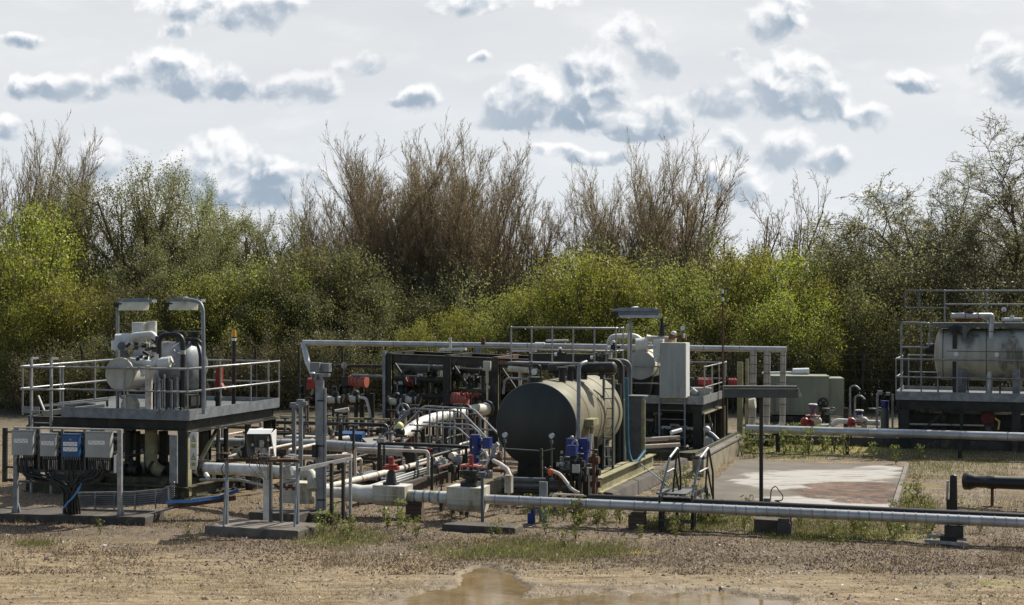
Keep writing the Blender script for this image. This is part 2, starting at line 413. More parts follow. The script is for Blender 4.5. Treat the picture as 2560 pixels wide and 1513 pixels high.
# ---------------------------------------------------------------- ground
def vnoise(x, y, scale, seed):
    rng = np.random.RandomState(seed); g = rng.rand(257, 257)
    u = x*scale + 1000.5; v = y*scale + 1000.5
    i = np.floor(u).astype(int); j = np.floor(v).astype(int)
    fu = u - i; fv = v - j; fu = fu*fu*(3-2*fu); fv = fv*fv*(3-2*fv)
    i0, i1, j0, j1 = i % 256, (i+1) % 256, j % 256, (j+1) % 256
    return (g[i0, j0]*(1-fu)+g[i1, j0]*fu)*(1-fv) + (g[i0, j1]*(1-fu)+g[i1, j1]*fu)*fv
def fbm(x, y, scale, seed, oct=4, gain=.5):
    t = 0; a = 1; n = 0
    for o in range(oct):
        t = t + a*vnoise(x, y, scale*2**o, seed+o); n += a; a *= gain
    return t/n
PUD = [(1215,1456,84,42),(1200,1480,150,32),(1130,1503,200,26),(1300,1506,260,24),(1650,1498,280,28),(1820,1504,200,24),(1500,1508,260,28)]
def puddle(x, y):
    m = np.zeros_like(x)
    w1 = (fbm(x, y, 1.6, 71, 4)-.5)
    for px, py, rx, ry in PUD:
        c = U(px, py); ra = rx*c.y/F; rb = 17390/(py-YH)**2*ry
        q = 1 - ((x-c.x)/ra)**2 - ((y-c.y)/rb)**2 + w1*1.7
        m = np.maximum(m, np.clip(q*2.2, 0, 1))
    return m
def ground_z(x, y):
    x = np.asarray(x, float); y = np.asarray(y, float)
    near = np.clip((70-y)/20, 0, 1)*np.clip((y+5)/10, 0, 1)
    z = (fbm(x, y, .35, 5, 3)-.5)*.05 + (fbm(x, y, 2.6, 9, 3)-.5)*.035 + (fbm(x, y, 7, 15, 3, .7)-.5)*.04
    z = np.maximum(z, -.03)*near
    fr = np.clip((27.5-y)/2, 0, 1)
    rut = (fbm(x*.16, y, 3.2, 33, 3)-.5)*.045*fr
    return z + rut*near + .012*fr - puddle(x, y)*.085
def build_ground():
    ys = np.concatenate([[-400, -60, -5, 8, 16], np.linspace(20.5, 31, 400), np.linspace(31.04, 40, 180), np.linspace(40.1, 70, 170), np.geomspace(71, 3500, 26)])
    ss = np.linspace(-1, 1, 760)
    Yg, Sg = np.meshgrid(ys, ss, indexing='ij')
    Xg = Sg*(4 + .44*np.abs(Yg))
    Zg = ground_z(Xg, Yg); m, n = Yg.shape
    co = np.stack([Xg, Yg, Zg], -1).reshape(-1, 3)
    idx = np.arange(m*n).reshape(m, n)
    fa = np.stack([idx[:-1, :-1], idx[:-1, 1:], idx[1:, 1:], idx[1:, :-1]], -1).reshape(-1, 4)
    return np_mesh('ground', co, fa, True)
def np_mesh(name, co, fa, smooth=False):
    me = bpy.data.meshes.new(name)
    nf, k = fa.shape
    me.vertices.add(len(co)); me.vertices.foreach_set('co', np.ascontiguousarray(co, np.float32).ravel())
    me.loops.add(nf*k); me.loops.foreach_set('vertex_index', np.ascontiguousarray(fa, np.int32).ravel())
    me.polygons.add(nf); me.polygons.foreach_set('loop_start', np.arange(0, nf*k, k, dtype=np.int32))
    me.polygons.foreach_set('loop_total', np.full(nf, k, np.int32))
    me.polygons.foreach_set('use_smooth', np.full(nf, smooth))
    me.update(calc_edges=True); me.validate(); return me

def ground_mat():
    m = bpy.data.materials.new('yard_earth'); m.use_nodes = True; k = NT(m.node_tree)
    b = k.n['Principled BSDF']; co = k.node('ShaderNodeTexCoord').outputs['Object']
    x, y, z = k.xyz(co)
    n0 = k.noise(co, .22, 4, .55); n1 = k.noise(co, .9, 6, .6); n2 = k.noise(co, 5, 6, .65); n3 = k.noise(co, 26, 5, .7)
    dirt = k.mix(k.sstep(n2, .3, .7), (.085, .058, .031), (.205, .148, .082))
    grey = k.mix(k.sstep(n3, .3, .7), (.085, .066, .047), (.225, .178, .125))
    col = k.mix(k.sstep(n1, .42, .6), dirt, grey)
    straw = k.mix(k.sstep(n3, .3, .7), (.20, .15, .08), (.36, .28, .155))
    sx = k.noise(k.vmath('MULTIPLY', co, (.5, 1.6, 1)), 1.1, 5, .6)
    col = k.mix(k.math('MULTIPLY', k.sstep(sx, .5, .66), .8), col, straw)
    # sandy vehicle track along the near edge
    edge = k.math('ADD', y, k.math('MULTIPLY_ADD', n1, 2.4, -1.2))
    edge = k.math('ADD', edge, k.math('MULTIPLY', x, .18))
    track = k.sstep(edge, 26.6, 25.0)
    sand = k.mix(k.sstep(k.noise(k.vmath('MULTIPLY', co, (.35, 1.8, 1)), 2.4, 6, .65), .3, .7), (.165, .118, .062), (.365, .28, .165))
    col = k.mix(k.math('MULTIPLY', track, .85), col, sand)
    gz = k.math('MULTIPLY', k.sstep(edge, 26.2, 27.6), k.sstep(y, 37, 32))
    gcol = k.mix(k.sstep(n3, .32, .68), (.055, .041, .029), (.19, .146, .10))
    gcol = k.mix(k.sstep(n2, .35, .7), gcol, k.mix(k.sstep(n3, .3, .7), (.10, .066, .034), (.23, .16, .085)))
    col = k.mix(k.math('MULTIPLY', gz, k.sstep(n1, .25, .6, .45, .95)), col, gcol)
    # moss and short grass
    mo = k.noise(co, .55, 6, .62)
    msk = k.sstep(mo, .56, .68)
    def spot(px, py, a, bb):
        c = U(px, py); q = k.vmath('MULTIPLY_ADD', co, (1/a, 1/bb, 0), (-c.x/a, -c.y/bb, 0))
        return k.math('SUBTRACT', 1.0, k.vmath('DOT_PRODUCT', q, q, out=1))
    sp = None
    for a in ((1340,1378,1.9,.75), (1540,1380,.9,.5), (1160,1382,.9,.5), (90,1362,.5,.3), (830,1350,1.0,.9), (1750,1300,2.2,1.0), (2150,1340,2,.9), (2500,1462,.5,.25), (1980,1125,2,1.8),(2150,1120,4,2.0)):
        s1 = spot(*a); sp = s1 if sp is None else k.math('MAXIMUM', sp, s1)
    sp = k.sstep(k.math('ADD', sp, k.math('MULTIPLY_ADD', n2, 3.0, -1.5)), .0, .9)
    msk = k.math('MAXIMUM', k.math('MULTIPLY', msk, k.sstep(y, 26.5, 30, 0.0, .55)), k.math('MULTIPLY', sp, .8))
    moss = k.mix(k.sstep(n3, .3, .7), (.085, .095, .022), (.27, .26, .06))
    moss = k.mix(k.sstep(n0, .5, .62), moss, (.34, .25, .045))
    col = k.mix(msk, col, moss)
    # leaf-litter under the trees
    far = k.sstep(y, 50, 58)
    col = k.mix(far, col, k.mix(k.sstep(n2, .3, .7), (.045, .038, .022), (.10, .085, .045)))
    # stones
    vo = k.node('ShaderNodeTexVoronoi'); k.put(vo.inputs['Vector'], co); vo.inputs['Scale'].default_value = 17
    st = k.math('MULTIPLY', k.math('LESS_THAN', vo.outputs[0], .26), k.math('GREATER_THAN', k.xyz(vo.outputs[1])[0], .80))
    col = k.mix(k.math('MULTIPLY', st, .8), col, k.mix(k.xyz(vo.outputs[1])[1], (.30, .26, .22), (.62, .56, .48)))
    dk = k.math('MULTIPLY', k.math('LESS_THAN', vo.outputs[0], .3), k.math('LESS_THAN', k.xyz(vo.outputs[1])[0], .12))
    col = k.mix(k.math('MULTIPLY', dk, .6), col, (.05, .038, .03))
    # wet mud round the puddle, dark streaks dragged along the track
    strk = k.noise(k.vmath('MULTIPLY', co, (.22, 2.6, 1)), 2.1, 6, .65)
    col = k.mix(k.math('MULTIPLY', track, k.math('MULTIPLY', k.sstep(strk, .54, .64), .6)), col, (.10, .07, .042))
    mud = None
    for px, py, rx, ry in PUD:
        c = U(px, py); s1 = spot(px, py, rx*1.5*c.y/F, 17390/(py-YH)**2*ry*1.9); mud = s1 if mud is None else k.math('MAXIMUM', mud, s1)
    mud = k.sstep(k.math('ADD', mud, k.math('MULTIPLY_ADD', n2, 2.0, -1.0)), 0, .6)
    wet = k.math('MAXIMUM', k.sstep(z, -.006, -.032), k.math('MULTIPLY', mud, .7))
    col = k.mix(k.math('MULTIPLY', wet, .75), col, k.mix(1.0, col, (.50, .44, .36), 'MULTIPLY'))
    k.put(b.inputs['Base Color'], col)
    k.put(b.inputs['Roughness'], k.math('MULTIPLY_ADD', wet, -.55, .95))
    bp = k.node('ShaderNodeBump'); bp.inputs['Strength'].default_value = .9; bp.inputs['Distance'].default_value = .05
    hh = k.math('ADD', k.math('MULTIPLY', n3, .6), k.math('MULTIPLY', st, .35)); hh = k.math('ADD', hh, n2)
    k.put(bp.inputs['Height'], hh); k.l.new(bp.outputs[0], b.inputs['Normal'])
    return m
setting('ground', build_ground(), ground_mat())

def water_mat():
    m = bpy.data.materials.new('muddy_water'); m.use_nodes = True; k = NT(m.node_tree)
    b = k.n['Principled BSDF']; co = k.node('ShaderNodeTexCoord').outputs['Object']
    n = k.noise(co, 1.5, 4, .6)
    k.put(b.inputs['Base Color'], k.mix(k.sstep(n, .35, .65), (.15, .105, .052), (.215, .16, .088)))
    b.inputs['Roughness'].default_value = .03; b.inputs['IOR'].default_value = 1.33
    bp = k.node('ShaderNodeBump'); bp.inputs['Strength'].default_value = .05; bp.inputs['Distance'].default_value = .02
    k.put(bp.inputs['Height'], k.noise(k.vmath('MULTIPLY', co, (1, 3, 1)), 5, 3, .5)); k.l.new(bp.outputs[0], b.inputs['Normal'])
    return m
wm = MB(); wm._add([(-4.5, 20.6, -.034), (6, 20.6, -.034), (6, 27.4, -.034), (-4.5, 27.4, -.034)], [(0, 1, 2, 3)], False)
setting('puddle_water', wm.mesh('puddle_water'), water_mat())

# ---------------------------------------------------------------- trees
def grow(seed, height, stems, lean, spread, kids, ang, upw, r0, wander=.12, base_free=.25, ratio=.55, dome=0.0, bole=0.0, taper=0.0):
    """branching skeleton: returns segments (p0,p1,r0,r1,level) and tips"""
    rng = random.Random(seed); segs = []; tips = []
    L = len(kids)
    def rot(d, th, az):
        a = d.orthogonal().normalized(); b = d.cross(a)
        return (d*math.cos(th) + (a*math.cos(az) + b*math.sin(az))*math.sin(th)).normalized()
    def go(p, d, ln, r, lv):
        ns = 5 if lv == 0 else (4 if lv == 1 else 3 if lv == 2 else 2)
        st = ln/ns; rp = r; pts = [p]
        for i in range(ns):
            w = wander*(1.6 if lv else 1)
            d = (d + Vector((rng.gauss(0, w), rng.gauss(0, w), rng.gauss(0, w)+upw*(1 if lv else .35)))).normalized()
            q = p + d*st; rn = r*(1-(i+1)/ns*.72)
            segs.append((p, q, rp, rn, lv)); p, rp = q, rn; pts.append(q)
            if lv < L:
                t = (i+1)/ns
                if t > (base_free if lv == 0 else .15):
                    m = kids[lv]/ns/(1-(base_free if lv == 0 else .15))
                    m = int(m) + (rng.random() < m-int(m))
                    for _ in range(m):
                        o = pts[-2].lerp(q, rng.random())
                        go(o, rot(d, R(ang)*rng.uniform(.6, 1.35), rng.uniform(0, 6.283)),
                           ln*ratio*rng.uniform(.65, 1.2)*(1.15-(.55-.25*(taper > 0))*t), rn*rng.uniform(.5, .75)+.003, lv+1)
        if lv >= L-1: tips.append((p, d))
    for i in range(stems):
        az = 6.283*(i+rng.random())/stems; th = R(lean)*rng.uniform(.2, 1.15)*(0 if stems == 1 else 1)
        cut = 1 - taper*(th/max(R(lean)*1.2, 1e-3))**2
        d = Vector((math.cos(az)*math.sin(th), math.sin(az)*math.sin(th), math.cos(th)))
        o = Vector((math.cos(az), math.sin(az), 0))*spread*rng.random()
        go(o + Z*bole, d, height*cut*(rng.uniform(.62, .86) if not taper else rng.uniform(.80, .93)), r0*rng.uniform(.7, 1.1), 0)
    if bole:
        for i in range(4): segs.append((Z*bole*i/4*1.03, Z*bole*(i+1)/4*1.03, r0*(1.75-.12*i), r0*(1.63-.12*i), 0))
    if dome:
        P_ = np.array([t[0][:] for t in tips]); hm = np.percentile(P_[:, 2], 93); rm = np.percentile(np.hypot(P_[:, 0], P_[:, 1]), 97)
        def sq(p):
            r = min(1.0, math.hypot(p.x, p.y)/rm); lim = hm*(.5 + .5*math.sqrt(1 - r*r*.97))
            return Vector((p.x, p.y, lim + (p.z-lim)*(1-dome))) if p.z > lim else p
        segs = [(sq(a), sq(b), c, d_, e) for a, b, c, d_, e in segs]; tips = [(sq(p), d_) for p, d_ in tips]
    return segs, tips
def seg_mesh(name, segs, minr=.006, n=3):
    p0 = np.array([s[0][:] for s in segs]); p1 = np.array([s[1][:] for s in segs])
    ra = np.maximum([s[2] for s in segs], minr); rb = np.maximum([s[3] for s in segs], minr*.8)
    d = p1-p0; d /= np.linalg.norm(d, axis=1)[:, None]+1e-9
    ref = np.where(np.abs(d[:, 2:3]) < .8, np.array([[0, 0, 1.]]), np.array([[1., 0, 0]]))
    a = np.cross(d, ref); a /= np.linalg.norm(a, axis=1)[:, None]; b = np.cross(d, a)
    N = len(segs); co = np.zeros((N, 2*n, 3))
    for i in range(n):
        c, s_ = math.cos(2*math.pi*i/n), math.sin(2*math.pi*i/n); e = a*c + b*s_
        co[:, i] = p0 + e*ra[:, None]; co[:, n+i] = p1 + e*rb[:, None]
    q = np.array([(i, (i+1) % n, n+(i+1) % n, n+i) for i in range(n)])
    fa = (np.arange(N)[:, None, None]*2*n + q[None]).reshape(-1, 4)
    return np_mesh(name, co.reshape(-1, 3), fa, True)
def leaf_mesh(name, c, size, seed, dirs=None, aspect=.55, flat=0.0):
    rng = np.random.RandomState(seed); N = len(c)
    d = rng.normal(size=(N, 3)); d[:, 2] -= flat*.5
    if dirs is not None: d = d*.7 + dirs
    d /= np.linalg.norm(d, axis=1)[:, None]
    e = np.cross(d, rng.normal(size=(N, 3))); e /= np.linalg.norm(e, axis=1)[:, None]
    s = size*rng.uniform(.55, 1.35, N)[:, None]
    co = np.stack([c - d*s*.5, c + e*s*aspect*.5, c + d*s*.5, c - e*s*aspect*.5], 1)
    return np_mesh(name, co.reshape(-1, 3), np.arange(N*4).reshape(N, 4))
def tip_points(tips, per, rad, seed, back=.35):
    rng = np.random.RandomState(seed)
    p = np.array([t[0][:] for t in tips]); d = np.array([t[1][:] for t in tips])
    i = np.repeat(np.arange(len(p)), per)
    return p[i] - d[i]*rng.uniform(0, back, len(i))[:, None] + rng.normal(size=(len(i), 3))*rad
def cull(segs, keep, seed, lv):
    rng = random.Random(seed); return [s for s in segs if s[4] < lv or rng.random() < keep]
PROTO = {}
def proto(key, root_name, segs, split, leafc, size, bark, twig, leaf, leafname='leaves', aspect=.55, minr=.007):
    o = bpy.data.objects.new(root_name, None)
    COL.objects.link(o)
    parts = []
    big = [s for s in segs if s[4] <= split]; small = [s for s in segs if s[4] > split]
    if big: parts.append(('trunk', seg_mesh('trunk', big, .012, 5), bark))
    if small: parts.append(('twigs', seg_mesh('twigs', small, minr, 3), twig))
    if leafc is not None: parts.append((leafname, leaf_mesh('leaves', leafc, size, 7, aspect=aspect), leaf))
    for nme, me, m in parts:
        me.materials.append(m); c = bpy.data.objects.new(nme, me); COL.objects.link(c); c.parent = o
    PROTO[key] = [o, False]
def plant(key, px, d, topy, wid, label, cat, group, mats=None, rot=None, name=None):
    """stand a copy of a grown tree at photo column px and distance d, topping out at row topy, wid photo pixels wide"""
    o, used = PROTO[key]
    hgt = H - (topy-YH)*d/F
    h0, w0 = o['h'], o['w']
    sz = hgt/h0; sx = (wid*d/F)/w0
    sx = min(max(sx, .82*sz), 1.3*sz)
    rz = random.Random(hash((px, topy)) & 0xffff).uniform(0, 6.28) if rot is None else rot
    loc = G(px, d); loc.z = -.08
    if not used:
        PROTO[key][1] = True; tag(o, label, cat, group); o.location = loc; o.rotation_euler = (0, 0, rz); o.scale = (sx, sx, sz)
        if mats:
            for ch in o.children:
                for kk, m in mats.items():
                    if ch.name.startswith(kk): ch.material_slots[0].link = 'OBJECT'; ch.material_slots[0].material = m
        return o
    r = copy_thing(o, loc, label, group, rz, (sx, sx, sz), mats); r['category'] = cat
    return r
def measure(key):
    o = PROTO[key][0]; v = []
    for ch in o.children:
        a = np.zeros(len(ch.data.vertices)*3, np.float32); ch.data.vertices.foreach_get('co', a); v.append(a.reshape(-1, 3))
    v = np.concatenate(v); o['h'] = float(np.percentile(v[:, 2], 99.8))
    r = np.hypot(v[:, 0], v[:, 1]); o['w'] = float(2*np.percentile(r, 96))
def finish_protos():
    for o, used in PROTO.values():
        for k in ('h', 'w'):
            if k in o.keys(): del o[k]
        if not used:
            for c in list(o.children): bpy.data.objects.remove(c)
            bpy.data.objects.remove(o)
    for o in COL.objects:
        for k in ('h', 'w'):
            if k in o.keys(): del o[k]

def make_protos():
    # bare multi-stemmed coppice trees, buds just breaking
    for i, sd in enumerate((11, 23, 37)):
        sg, tp = grow(sd, 12, 11, 21, .6, (14, 10, 6), 26, .11, .10, .075, .12, .36, taper=.34)
        c = tip_points(tp, 1, .05, sd)
        proto(f'bare{i}', 'coppice_tree', sg, 1, c, .065, BARK, TWIG, LF_BROWN, 'buds', minr=.007); measure(f'bare{i}')
    # slender open bare tree
    for i, sd in enumerate((41, 53)):
        sg, tp = grow(sd, 11, 3, 9, .25, (11, 6, 4), 36, .10, .13, .08, .22, .42)
        c = tip_points(tp, 1, .06, sd)
        proto(f'slim{i}', 'bare_tree', sg, 1, c, .07, BARK, TWIG, LF_BROWN, 'buds', minr=.009); measure(f'slim{i}')
    # olive leafing tree: billowing crown of many small leaves
    for i, sd in enumerate((61, 73)):
        sg, tp = grow(sd, 10.5, 8, 27, .4, (11, 7, 5), 38, .10, .15, .10, .12, .42, dome=.3, taper=.30)
        c = tip_points(tp, 12, .16, sd, .5)
        proto(f'leafy{i}', 'leafing_tree', cull(sg, .7, 1, 3), 1, c, .085, BARK, TWIGD, LF_OLIVE); measure(f'leafy{i}')
    # wide spreading tree with crooked limbs and sparse new leaf
    sg, tp = grow(83, 10, 7, 52, .15, (10, 8, 6, 3), 44, .085, .17, .17, .15, .46, dome=.25, bole=2.2, taper=.32)
    c = tip_points(tp, 1, .10, 83, .3)
    proto('spread0', 'spreading_tree', sg, 1, c, .105, BARK, TWIGD, LF_PALE, minr=.009); measure('spread0')
    sg, tp = grow(97, 9, 6, 46, .2, (10, 7, 6), 46, .06, .15, .15, .15, .46, dome=.3, bole=1.6, taper=.30)
    c = tip_points(tp, 4, .16, 97, .4)
    proto('spread1', 'spreading_tree', sg, 1, c, .10, BARK, TWIGD, LF_OLIVE, minr=.009); measure('spread1')
    # hedge shrubs
    for i, sd in enumerate((101, 113, 127, 131)):
        sg, tp = grow(sd, 5, 13, 30, .8, (8, 7), 38, .10, .045, .12, .10, .42, dome=.7)
        c = tip_points(tp, 20, .17, sd, .5)
        proto(f'shrub{i}', 'shrub', sg, 0, c, .070, BARK, TWIGD, LF_MID); measure(f'shrub{i}')
    # thicket of thin stems with thin leaf
    for i, sd in enumerate((139, 149)):
        sg, tp = grow(sd, 5, 16, 24, .9, (8, 6), 34, .12, .04, .12, .1, .45)
        c = tip_points(tp, 6, .15, sd, .5)
        proto(f'thick{i}', 'thicket_shrub', sg, 0, c, .085, BARK, TWIGD, LF_DARK); measure(f'thick{i}')
make_protos()
ORD = ['first', 'second', 'third', 'fourth', 'fifth', 'sixth', 'seventh', 'eighth', 'ninth', 'tenth', 'eleventh', 'twelfth',
       'thirteenth', 'fourteenth', 'fifteenth', 'sixteenth', 'seventeenth', 'eighteenth', 'nineteenth', 'twentieth',
       'twenty-first', 'twenty-second', 'twenty-third', 'twenty-fourth', 'twenty-fifth', 'twenty-sixth', 'twenty-seventh', 'twenty-eighth', 'twenty-ninth', 'thirtieth']
def row(items, fmt, cat, group, mats=None):
    items = sorted(items, key=lambda t: t[1])
    for i, it in enumerate(items):
        key, px, d, top, w = it[:5]
        plant(key, px, d, top, w, fmt.format(ORD[i] if i < len(items)-1 else 'last'), cat, group, it[5] if len(it) > 5 else mats)

row([('bare0',20,70,335,230),('bare1',110,74,330,240),('bare2',182,72,360,190)],
    'bare budding brown tree in the far left group, {} from the left edge', 'tree', 'bare trees at the far left')
row([('bare1',885,72,408,330),('bare0',980,74,350,340),('bare2',1065,73,342,330),('bare1',1145,74,337,340),('bare0',1228,72,392,310),
     ('bare2',925,78,376,330),('bare0',1185,79,362,330),('bare2',812,74,500,240),('bare1',1300,73,480,230),('bare1',1020,80,352,330)],
    'tall bare tree of the rounded central clump behind the pipe rack, {} from the left', 'tree', 'bare trees of the central clump')
row([('bare2',1515,73,440,260),('bare0',1598,75,356,290),('bare1',1690,73,376,280),('slim0',1765,74,395,240),('slim1',1825,76,480,190),('bare0',1650,79,372,290)],
    'bare brown tree of the clump right of centre, {} from the left', 'tree', 'bare trees right of centre')
row([('slim1',1925,80,424,180),('slim0',1985,79,455,160)],
    'slender bare tree alone in the skyline gap above the green cabinet, {} of two', 'tree', 'slender lone pair')
row([('slim0',545,86,470,150),('slim1',605,88,500,130),('slim0',660,90,520,140),('slim1',710,87,545,120),('slim0',1345,86,500,140),('slim1',1420,88,505,130)],
    'small distant bare tree low in the skyline, {} from the left', 'tree', 'small distant bare trees')
row([('leafy0',345,70,402,360),('leafy1',480,71,440,300),('leafy0',590,70,520,270),('leafy1',420,66,590,360),('leafy0',615,66,640,260)],
    'olive green leafing tree behind the twin-lamp platform lamps, {} from the left', 'tree', 'olive leafing trees')
PALE = {'leaves': LF_PALE}
plant('spread0', 2480, 68, 318, 780, 'large spreading tree with crooked limbs and sparse new leaf at the right edge', 'tree', None, rot=.4)
plant('spread0', 2365, 71, 400, 560, 'pale leafing tree with bent limbs between the large spreading tree and the olive one', 'tree', None, rot=2.4)
plant('spread1', 2270, 71, 455, 420, 'broad tree with drooping olive foliage left of the large spreading tree', 'tree', None)
plant('spread1', 2120, 72, 560, 280, 'smaller olive tree standing right of the skyline gap', 'tree', None, rot=2)
plant('slim0', 2590, 78, 420, 240, 'thin bare tree cut off by the right edge behind the large spreading tree', 'tree', None, rot=3)
YEL = {'leaves': LF_YEL}; DRK = {'leaves': LF_DARK}; OLV = {'leaves': LF_OLIVE}; MID = {'leaves': LF_MID}; BRN = {'leaves': LF_BROWN}
row([('shrub0',15,64,505,220),('shrub1',85,63,590,260),('shrub2',160,62,690,230),('shrub3',40,61,730,220),('shrub0',215,66,690,160)],
    'bright yellow green bush at the far left, {} from the left edge', 'bush', 'bright bushes at the far left', YEL)
row([('shrub1',1140,64,765,170),('shrub2',1075,63,795,150),('shrub3',1345,65,705,200),('shrub0',1500,66,640,190),('shrub2',1430,67,690,200),('shrub1',1870,66,610,200),('shrub3',1960,65,625,200),
     ('shrub0',2040,63,690,230),('shrub2',1985,61,720,230),('shrub1',1450,65,615,110),('shrub3',620,63,790,120),('shrub2',2545,74,690,110)],
    'yellow green leafing shrub in the hedge behind the plant, {} from the left', 'bush', 'yellow green hedge shrubs', YEL)
row([('shrub2',1250,64,730,210),('shrub1',1560,65,690,240),('shrub3',1640,66,660,220),('shrub0',1720,64,720,220),('shrub2',1790,66,650,200),('shrub1',1400,63,780,230),('shrub3',1820,62,760,230),('shrub0',2060,61,800,200),('shrub1',1620,62,800,230),('shrub2',560,64,700,200),('shrub0',480,64,680,220),('shrub3',640,65,650,160)],
    'mid green dense shrub in the hedge behind the plant, {} from the left', 'bush', 'mid green hedge shrubs', MID)
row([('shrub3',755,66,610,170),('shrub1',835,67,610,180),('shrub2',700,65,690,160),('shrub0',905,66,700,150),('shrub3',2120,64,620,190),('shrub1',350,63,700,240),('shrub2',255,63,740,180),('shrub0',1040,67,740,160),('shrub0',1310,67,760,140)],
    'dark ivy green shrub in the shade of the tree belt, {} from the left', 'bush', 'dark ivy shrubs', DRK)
row([('thick0',730,62,800,210),('thick1',830,62,790,200),('thick0',930,62,800,210),('thick1',660,61,830,170),('thick0',1030,61,840,200),('thick1',1240,62,830,230),('thick0',1500,61,830,220),('thick1',2130,61,800,180),
     ('thick0',2200,61,760,220),('thick1',2290,60,730,220),('thick0',2390,61,720,240),('thick1',2480,60,740,220),('thick0',2560,61,730,200),('thick1',330,60,810,220),('thick0',220,59,820,200),('thick1',90,59,850,240),('thick0',430,60,830,220),('thick1',540,60,830,220),('thick0',1130,60,850,200),('thick1',1370,60,850,220),('thick0',1900,60,830,240),('thick1',1700,60,850,260)],
    'dark twiggy thicket along the back fence, {} from the left', 'bush', 'dark thickets along the back fence')
row([('thick1',880,68,640,240),('thick0',1000,69,660,230),('thick1',1110,69,660,240),('thick0',1210,68,640,210),('thick1',2230,66,600,240),('thick0',2330,66,580,260),('thick1',2430,66,620,230),('thick0',1560,70,560,200),('thick1',1700,70,560,220),('thick0',1380,69,600,180),('thick1',1850,69,580,170),('thick0',2060,68,570,170),('thick1',560,70,560,200),('thick0',660,70,600,180),('thick1',170,68,560,220)],
    'tall thin leaved thicket between the tree trunks, {} from the left', 'bush', 'thin leaved tall thickets', OLV)
finish_protos()

def far_wood():
    rng = np.random.RandomState(3); n = 26000
    px = rng.uniform(-300, 2900, n); d = rng.uniform(92, 112, n)
    top = 640 + 60*(vnoise(px, px*0, .012, 3)-.5)*2
    py = top + (900-top)*rng.rand(n)**.8
    c = np.stack([(px-1280)*d/F, d, np.maximum(H-(py-YH)*d/F, .05)], 1)
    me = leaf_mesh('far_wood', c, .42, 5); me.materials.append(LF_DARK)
    o = bpy.data.objects.new('far_wood', me); COL.objects.link(o); o['kind'] = 'stuff'
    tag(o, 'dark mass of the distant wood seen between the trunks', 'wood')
far_wood()
# ---------------------------------------------------------------- the plant
CABD = mat('dark_lamp_hood', (.075, .08, .072), (.05, .054, .048), 3, .5)
def railing(parent, pts, h=1.05, mid=.52, gap=1.25, r=.021, m=None, posts=None, close=False):
    """handrail part: two tubes along pts (deck level), each upright its own sub-part"""
    m = m or GALVL
    mb = MB(); mb.tube([p + Z*h for p in pts], r, 8); mb.tube([p + Z*mid for p in pts], r*.9, 8)
    hr = mb.build('handrail', m, parent)
    for a, b in zip(pts[:-1], pts[1:]):
        n = max(1, round((b-a).length/gap))
        for i in range(n+1):
            if i == n and b is not pts[-1]: continue
            q = a.lerp(b, i/n)
            MB().cyl(q - Z*.12, q + Z*h, r*.95, n=8).ball(q + Z*h, r*1.5, n=8, m=5).ball(q + Z*mid, r*1.4, n=8, m=5).build('post', m, hr)
    return hr
def flange(mb, p, axis, r, t=.035):
    ax = Vector(axis).normalized(); return mb.cyl(Vector(p) - ax*t, Vector(p) + ax*t, r, n=16)
def pipe(name, label, cat, pts, r, m, bands=None, bend=None, group=None, flanges=(), supports=(), bandmat=None, n=14):
    mb = MB().tube(pts, r, n, bend)
    if bands is None and not flanges and not supports: return mb.solo(name, m, label, cat, group)
    t = thing(name, label, cat, mb.base(), group); mb.build('pipe_run', m, t)
    if bands:
        bm = MB()
        for a, b in zip(pts[:-1], pts[1:]):
            d = (b-a); L = d.length; d = d/L; k = int(L/bands)
            for i in range(1, k+1):
                q = a + d*(i*L/(k+1)); bm.cyl(q - d*.013, q + d*.013, r*1.03 + .003, n=n)
        if bm.v: bm.build_each('joint_band', bandmat or GALV, t, n + 2)
    if flanges:
        fm = MB()
        for i, fr in flanges:
            a = pts[i]; b = pts[i+1] if i+1 < len(pts) else pts[i-1]
            flange(fm, a, (b-a), fr)
        fm.build_each('flange', DARK, t, 18)
    for q, w in supports:
        s = MB().bar(Vector((q.x, q.y, 0)), q - Z*r*.6, w, w).bar(q - UX*w*1.4 - Z*(r+.02), q + UX*w*1.4 - Z*(r+.02), w, .05)
        s.build('support', DARK, t)
    return t
def gauge(mb_face, mb_body, c, r=.06):
    f = -VY
    mb_body.cyl(c - f*.02, c + f*.02, r, n=18); mb_face.cyl(c + f*.021, c + f*.026, r*.86, n=18)
